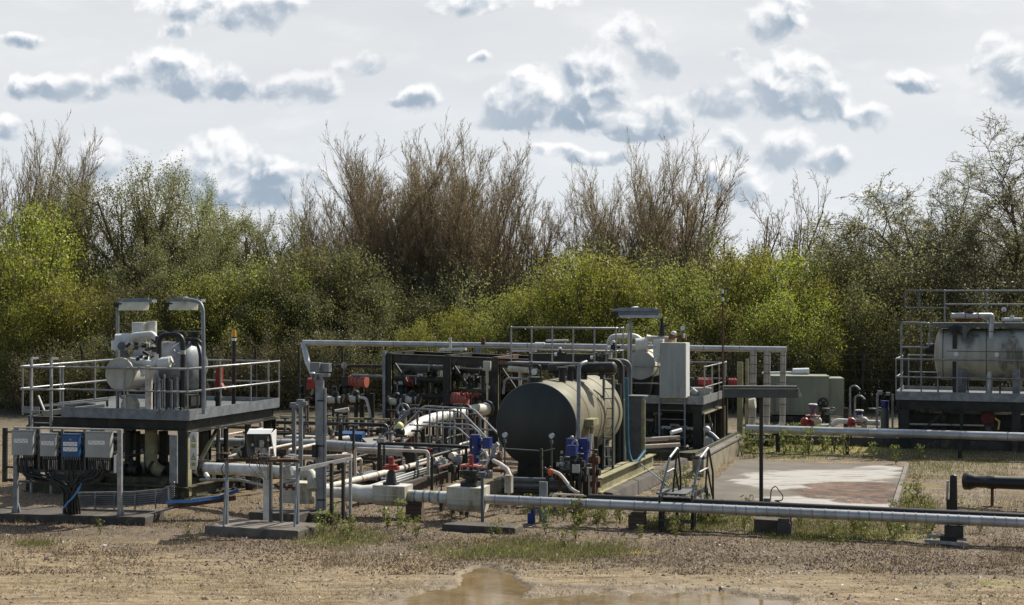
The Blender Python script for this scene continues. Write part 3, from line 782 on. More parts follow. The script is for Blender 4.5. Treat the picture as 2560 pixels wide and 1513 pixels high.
def luminaire(name, label, base, head, L, ang, arm, post_m, front, group=None, post_r=.035, flap=None, dark=False):
    """gooseneck lamp post with a long fluorescent hood; base on what it stands on, head = centre of the hood"""
    t = thing(name, label, 'lamp post', base, group)
    MB().tube(arm, post_r, 10, .25).boxb(base, .16, .16, .015).build('post', post_m, t)
    ux = Vector((math.cos(ang), -math.sin(ang), 0)); vy = Vector((math.sin(ang), math.cos(ang), 0))
    if not dark:
        MB().box(head + Z*.05, L, .26, .07, ang).box(head - vy*.02 + Z*.10, L*.7, .03, .05, ang).build('hood', post_m, t)
        fl = [head - vy*.13 + Z*.03 - ux*(L*.42), head - vy*.13 + Z*.03 + ux*(L*.42), head - vy*.34 - Z*.17 + ux*(L*.5), head - vy*.34 - Z*.17 - ux*(L*.34)]
        MB().prism(fl, vy*.012).build('reflector', flap or DIFF, t)
        MB().box(head - ux*(L*.44) - vy*.05 - Z*.05, .2, .3, .10, ang).build('gear_box', DARK, t)
    else:
        MB().prism([head - vy*.16 + Z*.02 - ux*L/2, head - vy*.12 + Z*.09 - ux*L/2, head + vy*.12 + Z*.09 - ux*L/2, head + vy*.18 - Z*.16 - ux*L/2, head - vy*.18 - Z*.16 - ux*L/2], ux*L).build('hood', CABD, t)
        MB().bar(head - vy*.19 + Z*.035 - ux*L*.5, head - vy*.19 + Z*.035 + ux*L*.5, .014, .014).build('trim_strip', OLIVEY, t)
        MB().prism([head + ux*(L/2+.004) - vy*.12 + Z*.05, head + ux*(L/2+.004) + vy*.14 + Z*.05, head + ux*(L/2+.08) + vy*.16 - Z*.14, head + ux*(L/2+.08) - vy*.15 - Z*.14], ux*.01).build('end_cap', WHITE, t)
    return t
def gate_valve(name, label, c, R_, body, wheel, hgt=.45, br=.13, group=None, cat='valve', axis=UX, base=None):
    """body with two flanges along axis, bonnet, stem and handwheel; c = centre of the body"""
    t = thing(name, label, cat, c - Z*br if base is None else base, group)
    mb = MB(); flange(mb, c - axis*br*1.25, axis, br*1.25); flange(mb, c + axis*br*1.25, axis, br*1.25)
    mb.cyl(c - axis*br*1.25, c + axis*br*1.25, br*.85).ball(c, br*1.1)
    mb.cyl(c, c + Z*(br*1.5), br*.75); flange(mb, c + Z*br*1.5, Z, br*.95)
    mb.cyl(c + Z*br*1.5, c + Z*hgt*.75, br*.5, br*.25)
    mb.cyl(c + Z*hgt*.7, c + Z*(hgt+.06), .014, n=8)
    if base is not None: mb.bar(Vector((c.x, c.y, base.z)), c - Z*br*.7, .07, .07)
    mb.build('body', body, t)
    MB().wheel(c + Z*hgt, Z, R_, .016).build('handwheel', wheel, t)
    return t
def actuator_valve(name, label, c, axis, L, r, m1, m2, group=None, stand=None):
    """horizontal spring-return actuator on a dark valve block"""
    t = thing(name, label, 'valve', (c.x, c.y, stand if stand is not None else c.z - r*2), group)
    a = Vector(axis).normalized()
    mb = MB().cyl(c - a*L*.12, c + a*L*.5, r, n=18)
    for k_ in (-.12, .02, .16, .5): flange(mb, c + a*L*k_, a, r*1.16, .016)
    mb.build('actuator', m1, t)
    MB().box(c - a*L*.3, L*.32, r*1.5, r*1.7).cyl(c - a*L*.3 + Z*r*.8, c - a*L*.3 + Z*r*1.5, r*.4).build('gear_housing', m2, t)
    b = MB().cyl(c - a*L*.3 - Z*r*2.2, c - a*L*.3, r*.55); b.ball(c - a*L*.3 - Z*r*1.9, r*1.05)
    flange(b, c - a*L*.3 - Z*r*1.9 + a*r*1.1, a, r*1.2); flange(b, c - a*L*.3 - Z*r*1.9 - a*r*1.1, a, r*1.2)
    if stand is not None:
        q = c - a*L*.3; b.bar(Vector((q.x, q.y, stand)), q - Z*r*2.4, .09, .09)
    b.build('valve_body', DARK, t)
    return t
def slab(name, label, p0, ux, wx, vy, dy, h, m, cat='concrete pad', z0=-.06, group=None):
    p0 = Vector(p0); q = [p0, p0 + ux*wx, p0 + ux*wx + vy*dy, p0 + vy*dy]; e = .018
    c = sum(q, Vector())/4
    mb = MB(); n = 4
    lo = [Vector((v.x, v.y, z0)) for v in q]; hi = [Vector((v.x, v.y, h-e)) for v in q]; tp = [Vector((v.x, v.y, h)) + (c - v).normalized()*e*1.4 for v in q]
    for v in tp: v.z = h
    vs = lo + hi + tp
    mb._add(vs, [(3,2,1,0)] + [(i, (i+1)%4, 4+(i+1)%4, 4+i) for i in range(4)] + [(4+i, 4+(i+1)%4, 8+(i+1)%4, 8+i) for i in range(4)] + [(8,9,10,11)], False)
    return mb.solo(name, m, label, cat, group)

# ======== left platform ========
DZ = 1.96
FR = U(470, 1037, DZ); W_ = reach(FR, -UX, 55); L_ = reach(FR, VY, 697)
def D(a, b, c=0): return off(FR, -W_ + a, b, c)             # platform axes: a from the left front corner, b to the rear
def g0(p): return Vector((p.x, p.y, 0))
def build_left_platform():
    t = thing('steel_platform', 'raised galvanised steel platform at the left carrying the silver vessels, on dark mossy legs', 'platform', g0(D(W_/2, L_/2)))
    dk = MB(); dk.box(D(W_/2 + .55, L_/2, -.03), W_ - 1.1, L_, .05); dk.box(D(.55, L_/2 + .7, -.03), 1.1, L_ - 1.4, .05); dk.build('deck', STEELG, t)
    e = MB()
    e.bar(D(1.12, 0, -.02), D(W_, 0, -.02), .02, .24); e.bar(D(W_, 0, -.02), D(W_, L_, -.02), .02, .24); e.bar(D(0, L_, .0), D(W_, L_, .0), .02, .2)
    e.bar(D(0, 1.4, -.02), D(0, L_, -.02), .02, .2); e.bar(D(0, 1.4, -.02), D(1.1, 1.4, -.02), .02, .2); e.bar(D(0, 0, -.0), D(.5, 0, 0), .02, .16)
    e.build('toe_plate', GALV, t)
    b = MB()
    for q, r_ in (((.1, .12), (W_-.1, .12)), ((.1, L_-.12), (W_-.1, L_-.12)), ((W_-.12, .1), (W_-.12, L_-.1)), ((.12, .1), (.12, L_-.1)), ((W_*.5, .1), (W_*.5, L_-.1))):
        b.ibeam(D(*q, -.27), D(*r_, -.27), .14, .24)
    b.bar(D(W_-.03, .1, -.42), D(W_-.03, L_, -.42), .06, .035)
    b.build('floor_beams', DARK, t)
    for a, c in ((W_-.18, .16), (W_-.18, L_-.16), (.2, .16), (.2, L_-.16), (W_*.55, L_-.2), (W_*.42, .3)):
        m = MB(); m.ibeam(D(a, c, -.39), g0(D(a, c)) - Z*.02, .24, .24, .022, up=VY); m.boxb(g0(D(a, c)), .36, .36, .03); m.build('leg', DARK, t)
    m = MB(); m.bar(D(W_-.1, 1.55, -.4), g0(D(W_-.1, .4)) + Z*.55, .09, .05); m.build('brace', MOSSY, t)
    m = MB(); m.bar(D(W_-.06, .16, -.39), D(W_-.06, .16, -1.9), .02, .16, up=VY); m.build('lit_leg_edge', OLIVEY, t)  # pale olive strip paints the sunlit edge of the dark leg
    # skid beams on the ground
    s = MB()
    for q, r_ in (((.1, .05), (W_, .05)), ((W_-.1, .05), (W_-.1, L_+.6)), ((.1, L_), (W_, L_))):
        s.ibeam(g0(D(*q)) + Z*.14, g0(D(*r_)) + Z*.14, .2, .28)
    s.build('skid_beams', MOSSY, t)
    hr = [D(1.15, .02), D(W_-.02, .02), D(W_-.02, L_+.05)]
    railing(t, hr, gap=1.42)
    railing(t, [D(.02, 0), D(.02, L_), D(W_-.3, L_)], gap=1.5)
    # ladder up the front with tall stiles
    ld = MB()
    for a in (.42, .98): ld.bar(g0(D(a, -.2)), D(a, -.2, 1.25), .05, .06); ld.bar(D(a, -.2, 1.25), D(a, .05, 1.25), .05, .05)
    for i in range(7): ld.cyl(g0(D(.42, -.2)) + Z*(.28 + i*.28), g0(D(.98, -.2)) + Z*(.28 + i*.28), .014, n=6)
    for zz in (.52, 1.05): ld.tube([D(0, 0, zz), D(.2, -.32, zz), D(1.15, -.32, zz), D(1.2, 0, zz)], .022, 8)
    ld.build('ladder', GALVL, t)
    # leaning bright kick strut by the ladder gate
    MB().bar(D(.45, .02, .35), D(.62, .02, .0), .05, .03).build('gate_strut', GALVL, t)
build_left_platform()
slab('platform_base', 'damp mossy raised base under the twin-lamp platform', g0(D(.35, .45)), UX, W_-.8, VY, L_-.6, .40, MOSSY, 'concrete base')

def dd(px, py, b):                                          # a point over the twin-lamp platform at depth b behind its front edge
    return P(px, py, FR.y + b)
def build_left_vessels():
    c0 = dd(302, 935, .75); r = .385
    t = thing('pressure_vessel', 'pale horizontal vessel with a flat round grey end facing the camera on the twin-lamp platform', 'vessel', (c0.x, c0.y, DZ))
    MB().cyl(c0, c0 + VY*2.2, r, n=32).build('shell', CLADW, t)
    MB().cyl(c0 - VY*.05, c0, r*1.02, n=32).torus(c0 - VY*.05, VY, r*.95, .018, 32).build('end_cover', CREAM, t)
    s = MB()
    for b in (.25, 1.7):
        q = c0 + VY*b
        s.prism([Vector((q.x, q.y, DZ)) - UX*.17, Vector((q.x, q.y, DZ)) + UX*.17, Vector((q.x, q.y, DZ+.18)) + UX*.17, Vector((q.x, q.y, DZ+.33)) + UX*.09, Vector((q.x, q.y, DZ+.33)) - UX*.09, Vector((q.x, q.y, DZ+.18)) - UX*.17], VY*.28)
    s.build_each('saddle', CREAM, t, 8)
    MB().tube([c0 - VY*.02 - Z*r, c0 - VY*.02 - Z*(r+.12), c0 + UX*.06 - Z*(r+.2)], .03, 8).build('drain', GALV, t)
    # second, larger vessel behind with dished right end
    c1 = dd(440, 915, 2.1); r1 = .60
    t = thing('pressure_vessel', 'larger grey clad vessel with a dished right end behind the pale round-ended one', 'vessel', (c1.x, c1.y, DZ))
    MB().lathe(c1 - UX*.9, UX, [(-.02, 0), (0, r1), (1.3, r1), (1.42, r1*.93), (1.52, r1*.75), (1.58, r1*.45), (1.6, 0)], 36).build('shell', GALV, t)
    s = MB()
    for a in (-.5, .4):
        q = c1 + UX*a; s.box(Vector((q.x, q.y, (DZ + q.z-.35)/2)), .16, .9, q.z-.35-DZ)
    s.build_each('saddle', DARK, t, 6)
    m = MB()
    for a in (-.45, .1, .52):
        m = MB().cyl(c1 + UX*a + Z*r1*.9, c1 + UX*a + Z*(r1+.22), .10); flange(m, c1 + UX*a + Z*(r1+.22), Z, .17); m.build('nozzle', DARK, t)
    # dark hose loops down its right side
    for i, (x0, x1) in enumerate(((455, 500), (470, 512))):
        pipe('dark_hose', ('inner' if i == 0 else 'outer') + ' dark looped pipe arching down the dished end of the grey vessel', 'pipe',
             [dd(x0-5, 862, 1.7), dd(x0, 846, 1.7), dd(x1-12, 850, 1.65), dd(x1, 880, 1.6), dd(x1+1, 960, 1.55), dd(x1, 1020, 1.55)], .035, BLACK, bend=.2)
    # white insulated pipework on top
    t = thing('insulated_manifold', 'cluster of white insulated bends and drums on top of the left vessels', 'pipework', dd(345, 905, 1.3))
    for x in (348, 380):
        a, b = dd(x, 868, 1.5), dd(x, 803 if x == 380 else 806, 1.5); w = .17 if x == 348 else .115
        MB().cyl(a, b, w, n=22).build('drum', CLADW, t)
    MB().tube([dd(322, 875, 1.2), dd(322, 842, 1.2), dd(380, 836, 1.2), dd(386, 845, 1.2), dd(388, 885, 1.2), dd(380, 905, 1.2)], .088, 14, .22).build('bend', CLADW, t)
    MB().cyl(dd(290, 848, 1.3), dd(324, 846, 1.3), .125, n=18).cyl(dd(291, 852, 1.25), dd(291, 875, 1.25), .12).build('end_box', WHITE, t)
    MB().cyl(dd(318, 864, 1.0), dd(338, 864, 1.0), .055).cyl(dd(350, 863, 1.0), dd(375, 863, 1.0), .06).cyl(dd(310, 868, 1.05), dd(385, 866, 1.05), .038).build('coupling', CREAM, t)
    m = MB().cyl(dd(306, 868, .9), dd(314, 905, .9), .07); flange(m, dd(305, 866, .9), (0, -1, .3), .10); m.box(dd(312, 895, .9), .16, .16, .14); m.build('relief_valve', STEELG, t)
    rng = random.Random(4)
    for i in range(26):
        x, y = rng.uniform(322, 400), rng.uniform(855, 900); q = dd(x, y, rng.uniform(.7, 1.3)); m = MB()
        if rng.random() < .5: m.box(q, rng.uniform(.05, .12), .08, rng.uniform(.05, .1), rng.uniform(-1, 1))
        else: m.cyl(q, q + Vector((rng.uniform(-.15, .15), 0, rng.uniform(-.1, .2))), rng.uniform(.02, .05), n=8)
        m.build('dark_fitting', DARK, t)
    m = MB()
    for i in range(12):
        x, y = rng.uniform(325, 460), rng.uniform(875, 925); q = dd(x, y, rng.uniform(.5, .9))
        MB().cyl(q, q + Vector((rng.uniform(-.12, .12), 0, rng.uniform(-.03, .06))), rng.uniform(.018, .035), n=8).build('bright_fitting', GALVL, t)
    t = thing('insulated_pipe', 'white insulated branch pipe running right from the round vessel over the railing', 'pipe', dd(390, 915, .6))
    MB().tube([dd(325, 905, .9), dd(350, 906, .8), dd(395, 912, .6), dd(430, 898, .6)], .085, 14, .1).build('pipe_run', CLADW, t)
    MB().cyl(dd(395, 908, .55), dd(425, 905, .55), .125, n=18).cyl(dd(392, 905, .5), dd(392, 885, .5), .05).build('valve_jacket', WHITE, t)
    MB().tube([dd(375, 915, .45), dd(372, 935, .45), dd(372, 1030, .45)], .085, 14).build('drop_leg', PINKW, t)
    pipe('black_pipe_arch', 'black pipe arch with a cream tape band rising beside the vessels on the twin-lamp platform', 'pipe',
         [dd(398, 905, .55), dd(397, 837, .55), dd(457, 837, .4), dd(457, 1032, .4)], .062, BLACK, bend=.22)
    MB().cyl(dd(457, 876, .4), dd(457, 886, .4), .066).solo('tape_band', CREAM, 'cream tape band wrapped round the black pipe arch', 'tape')
    # small-bore conduits between the vessels
    xs = [388, 396, 403, 411, 419, 427, 437, 443, 448]
    for i, x in enumerate(xs):
        m = [GALV, GALV, STEELG, GALVL, DARK, GALV, STEELG, GALVL, DARK][i]
        pipe('riser_conduit', f'thin grey conduit rising from the twin-lamp platform deck, {ORD[i] if i < 8 else "last"} from the left beside the vessel', 'conduit',
             [dd(x, 935 + (i*7) % 20, .3 + .05*(i % 3)), dd(x+(i % 2), 1034, .3 + .05*(i % 3))], .024 + .01*((i*5) % 3), m, group='riser conduits on the twin-lamp platform')
    m = MB(); m.box(dd(466, 1000, 1.0), .5, .4, .25); t = m.solo('terminal_box', DARK, 'dark box on the deck below the grey vessel', 'box')
    # black panel put in as the shade beneath the vessel
    MB().box(Vector((c0.x, c0.y, 0)) + UX*.55 + VY*.9 + Z*(DZ+.33), .75, .05, .62).solo('shade_panel', BLACK, 'black panel standing in for the shadow between the vessel saddles', 'panel')
    rng = random.Random(8)
    for i in range(5):
        q = dd(388 + i*17, 1026, .2); t = thing('drain_valve', f'small bright drain valve at the deck edge, {ORD[i]} from the left below the vessels', 'valve', q - Z*.06, 'deck drain valves')
        MB().cyl(q - Z*.06, q + Z*.06, .03, n=8).box(q + UX*.03, .1, .06, .05, rng.uniform(-1, 1)).build('body', GALVL, t)
        MB().bar(q + Z*.05, q + Z*.07 + UX*.1, .02, .015).build('lever', YELLOW if i == 3 else STEELG, t)
    # tray bench at rear left, red lever valve, beacon pole
    a, b = dd(110, 1016, 2.2), dd(268, 1000, 2.6)
    t = thing('cable_tray', 'bright slotted cable tray along the rear left of the platform', 'cable tray', g0(a) + Z*DZ)
    MB().bar(a, b, .25, .035).bar(a + Z*.02, b + Z*.02, .02, .06).build('tray', GALVL, t)
    m = MB(); m.bar(dd(105, 1034, 2.0), dd(262, 1016, 2.4), .12, .13); m.build('cream_duct', CREAM, t)
    MB().cyl(a, Vector((a.x, a.y, DZ)), .03).cyl(b, Vector((b.x, b.y, DZ)), .03).build('leg', DARK, t)
    q = dd(546, 968, 2.4)
    t = thing('lever_valve', 'red lever operated valve with pale handle at the right end of the twin-lamp platform', 'valve', (q.x, q.y, DZ))
    MB().cyl(Vector((q.x, q.y, DZ)), q - Z*.1, .075).ball(q - Z*.28, .11).build('body', DARK, t)
    MB().prism([q + UX*-.11 - Z*.05, q + UX*.16 - Z*.05, q + UX*.07 + Z*.10, q + UX*.08 + Z*.5, q - UX*.06 + Z*.5, q - UX*.09 + Z*.1], VY*.1).build('yoke', RED, t)
    MB().cyl(q + UX*.1 - Z*.02, q + UX*.42 + Z*.03, .03).build('handle', PINKW, t)
    q = dd(584, 1026, 3.0)
    t = thing('beacon_pole', 'black pole topped by an amber beacon at the right end of the twin-lamp platform', 'beacon', q)
    MB().cyl(q, dd(585, 852, 3.0), .055).build('pole', BLACK, t)
    MB().cyl(dd(585, 852, 3.0), dd(585, 846, 3.0), .058).build('white_band', WHITE, t); MB().cyl(dd(585, 845, 3.0), dd(585, 842, 3.0), .06).build('collar', BLACK, t)
    MB().cyl(dd(585, 842, 3.0), dd(585, 825, 3.0), .062, .05).build('lens', AMBER, t)
    # the two hooded lamps
    h1 = dd(342, 758, 1.6); b1 = dd(294, 1020, 1.6); b1.z = DZ
    luminaire('hooded_lamp', 'hooded fluorescent lamp on a straight grey post above the left vessels, left of the pair', b1, h1, .92, R(12),
              [b1, Vector((b1.x, b1.y, h1.z+.03)), h1 - UX*.2 + Z*.04], GALV, 0, 'hooded lamps above the twin-lamp platform', .04)
    h2 = dd(466, 757, 1.0); b2 = dd(509, 1040, .25); b2.z = DZ
    luminaire('hooded_lamp', 'hooded fluorescent lamp on a gooseneck grey post above the twin-lamp platform, right of the pair', b2, h2, .86, R(12),
              [b2, Vector((b2.x, b2.y, b2.z+1.2)), dd(507, 756, .25), h2 + Z*.10 + UX*.1 - VY*.3, h2 + Z*.10], GALV, 0, 'hooded lamps above the twin-lamp platform', .045)
build_left_vessels()
def build_left_underside():
    def lab(s): return s
    a = dd(372, 1075, 1.6)
    pipe('dirty_drop_pipe', 'fat dirty insulated pipe elbowing to the ground under the twin-lamp platform', 'pipe', [dd(378, 1075, 1.2), dd(378, 1165, 1.2), dd(405, 1180, 1.2)], .15, OLIVEY, bend=.2, flanges=((1, .2),))
    pipe('white_cross_pipe', 'white pipe seen through the gap under the twin-lamp platform', 'pipe', [dd(300, 1140, 3.2), dd(360, 1128, 3.2), dd(450, 1108, 3.4)], .07, CLADW)
    rng = random.Random(12)
    for i, (x, y0, y1, m, r) in enumerate(((322, 1078, 1190, DARK, .10), (345, 1078, 1190, MOSSY, .06), (408, 1078, 1195, DARK, .12), (510, 1080, 1185, DARK, .11), (545, 1075, 1180, STEELG, .05), (565, 1072, 1180, DARK, .06), (620, 1060, 1150, DARK, .08))):
        pipe('under_deck_pipe', f'dark vertical pipe under the twin-lamp platform deck, {ORD[i] if i < 6 else "last"} from the left', 'pipe', [dd(x, y0, 1.4 + .3*(i % 3)), dd(x, y1, 1.4 + .3*(i % 3))], r, m, group='dark pipes under the twin-lamp platform')
    for i in range(4):
        q = g0(dd(330 + i*75, 1100, 1.2 + .4*(i % 2))) + Z*.55
        gate_valve('under_deck_valve', f'dark valve in the shade under the twin-lamp platform, {ORD[i]} from the left', q, .14, DARK, RUST, .35, .12, 'dark valves under the twin-lamp platform', base=g0(q) + Z*.1)
    MB().box(g0(dd(300, 1100, 3.6)) + Z*.95, 4.0, .12, .5).solo('cross_girder', DARK, 'dark cross girder seen beneath the twin-lamp platform deck', 'girder')
    # leg sign
    c = P(480, 1125, FR.y + .0)
    t = thing('warning_sign', 'tall white and yellow warning sign on the front right leg of the twin-lamp platform', 'sign', c - Z*.44)
    c = D(W_+.075, .12, -.84); ux = UX
    MB().box(c, .19, .012, .87).build('panel', STICK, t)
    y = MB(); k = MB(); tr = MB()
    for dz in (.20, -.22):
        for pts, mb, o in (([(-.06, -.07), (.06, -.07), (0, .10)], k, .009), ([(-.04, -.055), (.04, -.055), (0, .065)], tr, .012)):
            mb.prism([c + ux*a + Z*(b+dz+.08) - VY*o for a, b in pts], VY*.002)
        y.box(c + Z*(dz-.09) - VY*.008, .13, .003, .10)
        for j in range(3): k.box(c + Z*(dz - .065 - j*.026) - VY*.011, .10 - .02*(j == 2), .002, .010)
        k.bar(c + Z*(dz+.05) - VY*.0135, c + Z*(dz+.10) - VY*.0135, .014, .002)
    y.build('caption_panel', YELLOW, t); tr.build('triangle_fill', YELLOW, t); k.build('print', INK, t)
build_left_underside()

# ======== electrical panel stand, front left ========
def build_panel():
    dP = 31.0; ang = R(9); ux = Vector((math.cos(ang), -math.sin(ang), 0)); vy = Vector((math.sin(ang), math.cos(ang), 0))
    o = P(40, 1283, dP); o.z = 0
    def q(px, py, b=0):                                    # on the stand's own front plane
        k = (px-1280)/F; ob = o + vy*b; s = (k*ob.y - ob.x)/(ux.x - k*ux.y); p = ob + ux*s
        p.z = H - (py-YH)*p.y/F; return p
    slab('plinth', 'low dark concrete plinth under the electrical panel stand', g0(q(-30, 1300)) - vy*.18, ux, (q(372, 1300)-q(-30, 1300)).length, vy, 1.0, .16, CONCD)
    t = thing('panel_stand', 'galvanised frame holding the row of electrical boxes at the front left', 'stand', o)
    MB().bar(g0(q(300, 1290)) + Z*.15, q(300, 1075), .09, .08, up=vy).prism([g0(q(291, 1280)) + Z*.16, g0(q(309, 1280)) + Z*.16, q(301, 1240)], vy*.05).build('post', GALVL, t)
    MB().bar(g0(q(40, 1290)) + Z*.15, q(40, 1072), .09, .08, up=vy).prism([g0(q(28, 1280)) + Z*.16, g0(q(50, 1280)) + Z*.16, q(40, 1235)], vy*.05).build('post', GALV, t)
    MB().bar(q(12, 1205), q(13, 1070), .10, .05, up=vy).bar(q(13, 1200), q(40, 1200), .04, .05).bar(q(13, 1080), q(40, 1080), .03, .03).bar(q(13, 1167), q(40, 1169), .03, .04).build('side_post', DARK, t)
    MB().bar(q(36, 1069), q(304, 1075), .09, .03).build('top_rail', GALVL, t)
    m = MB()
    for y in (1092, 1127, 1176): m.bar(q(36, y, .08), q(304, y+5, .08), .03, .06)
    for x in (97, 156, 212): m.bar(q(x, 1072, .08), q(x+1, 1180, .08), .05, .03, up=vy)
    m.bar(q(40, 1204, .05), q(140, 1206, .05), .03, .05)
    m.build('back_rails', STEELG, t)
    mk = MB(); mk.bar(q(58, 1140, .12), q(290, 1150, .12), .012, .62); mk.build('dark_backing', BLACK, t)
    boxes = (('grey', 34, 87, 1077, 1137, BOXG, .14, 'leftmost large'), ('grey', 105, 144, 1085, 1140, BOXG, .12, 'small'), ('blue', 159, 203, 1087, 1142, BLUEB, .13, ''), ('grey', 217, 280, 1081, 1143, BOXG, .14, 'rightmost large'))
    for cn, x0, x1, y0, y1, m, dep, w in boxes:
        a = q((x0+x1)/2, (y0+y1)/2); wd = (q(x1, y0)-q(x0, y0)).length; hg = (y1-y0)*a.y/F
        lb = f'{w} grey electrical enclosure with a white label on the panel stand' if cn == 'grey' else 'blue electrical enclosure with two white labels on the panel stand'
        e = thing('electrical_box', lb, 'electrical box', a - Z*hg/2, 'electrical boxes on the panel stand')
        MB().box(a + vy*(dep/2-.08), wd, dep, hg, ang).build('body', m, e)
        dr = MB().box(a - vy*.09, wd*.97, .02, hg*.97, ang); dr.box(a + Z*(hg/2+.012) - vy*.03, wd*1.04, dep*1.05, .018, ang); d_ = dr.build('door', m, e)
        MB().box(a + Z*hg*.30 - vy*.104, wd*.13, .006, .035, ang).build('maker_badge', GALVL, d_)
        for j in range(2 if cn == 'blue' else 1):
            lw = wd*.66 if wd > .4 else wd*.8; ly = hg*(.10 - .24*j); sx = ux*(-.02 if wd > .4 else 0)
            MB().box(a + Z*ly - vy*.103 + sx, lw, .004, .085, ang).build('label', STICK, d_)
            k = MB()
            rg = random.Random(x0 + j)
            for s in range(5): k.box(a + Z*(ly + .012*(-1)**s) - vy*.106 + sx + ux*lw*(-.32 + .16*s), lw*.10, .001, .012 + .008*rg.random(), ang)
            k.build('label_print', BOXG, d_)
        gl = MB()
        n = int(wd/.045)
        for i in range(n):
            p = a + ux*wd*(-.42 + .84*i/(n-1)) - Z*(hg/2); gl.cyl(p - Z*.07, p, .013, n=7)
        gl.build('cable_glands', GALV, e)
    # looms of cable hanging from the boxes to one trunk
    rng = random.Random(2); loom = [(x0, x1, y1) for _, x0, x1, _, y1, *_ in boxes]
    t = thing('cable_loom', 'tangle of black cables sweeping from the electrical boxes down to the plinth', 'cables', g0(q(170, 1290)) + Z*.16)
    for bi, (x0, x1, y1) in enumerate(loom):
        n = (11, 6, 6, 12)[bi]; c = MB()
        for i in range(n):
            x = x0 + (x1-x0)*(.08 + .84*i/(n-1)); dep = rng.uniform(-.12, .04); tx = 176 + rng.uniform(-12, 12) + (6 if bi > 1 else -6)
            sag = rng.uniform(1182, 1205)
            c.tube([q(x, y1+8, -.02), q(x + rng.uniform(-3, 3), 1172 + rng.uniform(-6, 8), dep), q(x*.8 + tx*.2, sag, dep), q(x*.35 + tx*.65, sag+9, dep), q(tx, 1222, dep), q(tx + rng.uniform(-3, 3), 1284, dep + .05)], .016 + .006*rng.random(), 6, .16)
        c.build('cable_bundle', RUBBER, t)
    c = MB()
    for i in range(7): c.tube([q(166 + i*4, 1212, -.02), q(160 + i*6, 1245, -.05), q(164 + i*6, 1288, .05)], .024, 6, .1)
    c.build('cable_bundle', RUBBER, t)
    c = MB()
    for i in range(9):
        x = 232 + i*5; c.cyl(q(x, 1152, -.03), q(x + rng.uniform(-2, 2), 1175, -.03), .010, n=6)
    for i in range(5): c.cyl(q(122 + i*5, 1150, -.03), q(122 + i*5, 1174, -.03), .009, n=6)
    for i in range(8): c.cyl(q(48 + i*5, 1152, -.03), q(48 + i*5, 1166, -.03), .009, n=6)
    c.build('pale_cores', PINKW, t)
    pipe('blue_cable', 'bright blue cable trailing down to the plinth below the blue electrical box', 'cable', [q(204, 1208, -.06), q(196, 1225, -.1), q(180, 1247, -.12), q(170, 1256, -.12), q(158, 1272, -.1)], .022, BLUEC, bend=.1, n=8)
    MB().box(q(289, 1160, -.03), .055, .05, .36, ang).solo('conduit_box', WHITE, 'narrow white conduit box beside the right post of the panel stand', 'box')
    # wide grey cable ladder bending from the platform leg round to the stand
    t = thing('cable_ladder', 'wide grey cable ladder curving down the platform leg and along the ground', 'cable tray', g0(q(430, 1270)))
    pts = [q(425, 1088, .9), q(425, 1195, .9), q(418, 1210, .85), q(400, 1222, .8), q(330, 1230, .7), q(190, 1232, .6)]
    m = MB()
    m.bar(q(434, 1088, .92), q(434, 1208, .92), .17, .05, up=vy); m.build('vertical_run', GALV, t)
    m = MB(); hz = [(436, 1205), (424, 1216), (405, 1223), (330, 1230), (192, 1232)]
    for (xa, ya), (xb, yb) in zip(hz[:-1], hz[1:]):
        for f in range(7):
            y0 = f*5.2; m.bar(q(xa, ya + 3 + y0*(1 if f else 1), .75), q(xb, yb + 3 + y0, .75), .012, .016)
        m.bar(q(xa, ya, .75), q(xb, yb, .75), .05, .022)
    m.build('horizontal_run', GALV, t)
    m = MB()
    for x, y in ((238, 1232), (286, 1232), (338, 1230), (389, 1226), (421, 1218)): m.bar(q(x, y, .72), q(x, y+46, .72), .02, .05, up=vy)
    m.build_each('hanger', GALV, t, 6)
    m = MB(); m.bar(q(189, 1249, .8), q(425, 1244, .8), .008, .27); m.build('tray_floor', STEELG, t)
    for i, dx in enumerate((0, 5)):
        pipe('loose_conduit', ('near' if i == 0 else 'far') + ' bare conduit lying across the plinth edge by the panel stand', 'conduit', [q(340+dx, 1296-i*3, .15), q(428+dx, 1271-i*3, .5)], .018, GALVL, n=8, group='loose conduits')
    t = thing('blue_hoses', 'flat bundle of blue and pale hoses on a rusty channel below the platform', 'hoses', g0(D(W_-.2, -.3)))
    m = MB()
    for i in range(4): m.tube([q(415, 1258-i*2, .5+i*.05), q(480, 1257-i*2, .55+i*.05), q(545, 1248-i*2, .8), q(595, 1228-i*2, 1.1)], .013, 6)
    m.build('blue_hose', BLUEB, t)
    m = MB()
    for i in range(3): m.tube([q(480, 1252-i*2, .75), q(545, 1244-i*2, .95), q(598, 1230-i*2, 1.25)], .016, 6)
    m.build('pale_hose', GALVL, t)
    MB().bar(q(420, 1266, .6), q(590, 1243, 1.05), .25, .10).build('rusty_channel', RUST, t)
build_panel()
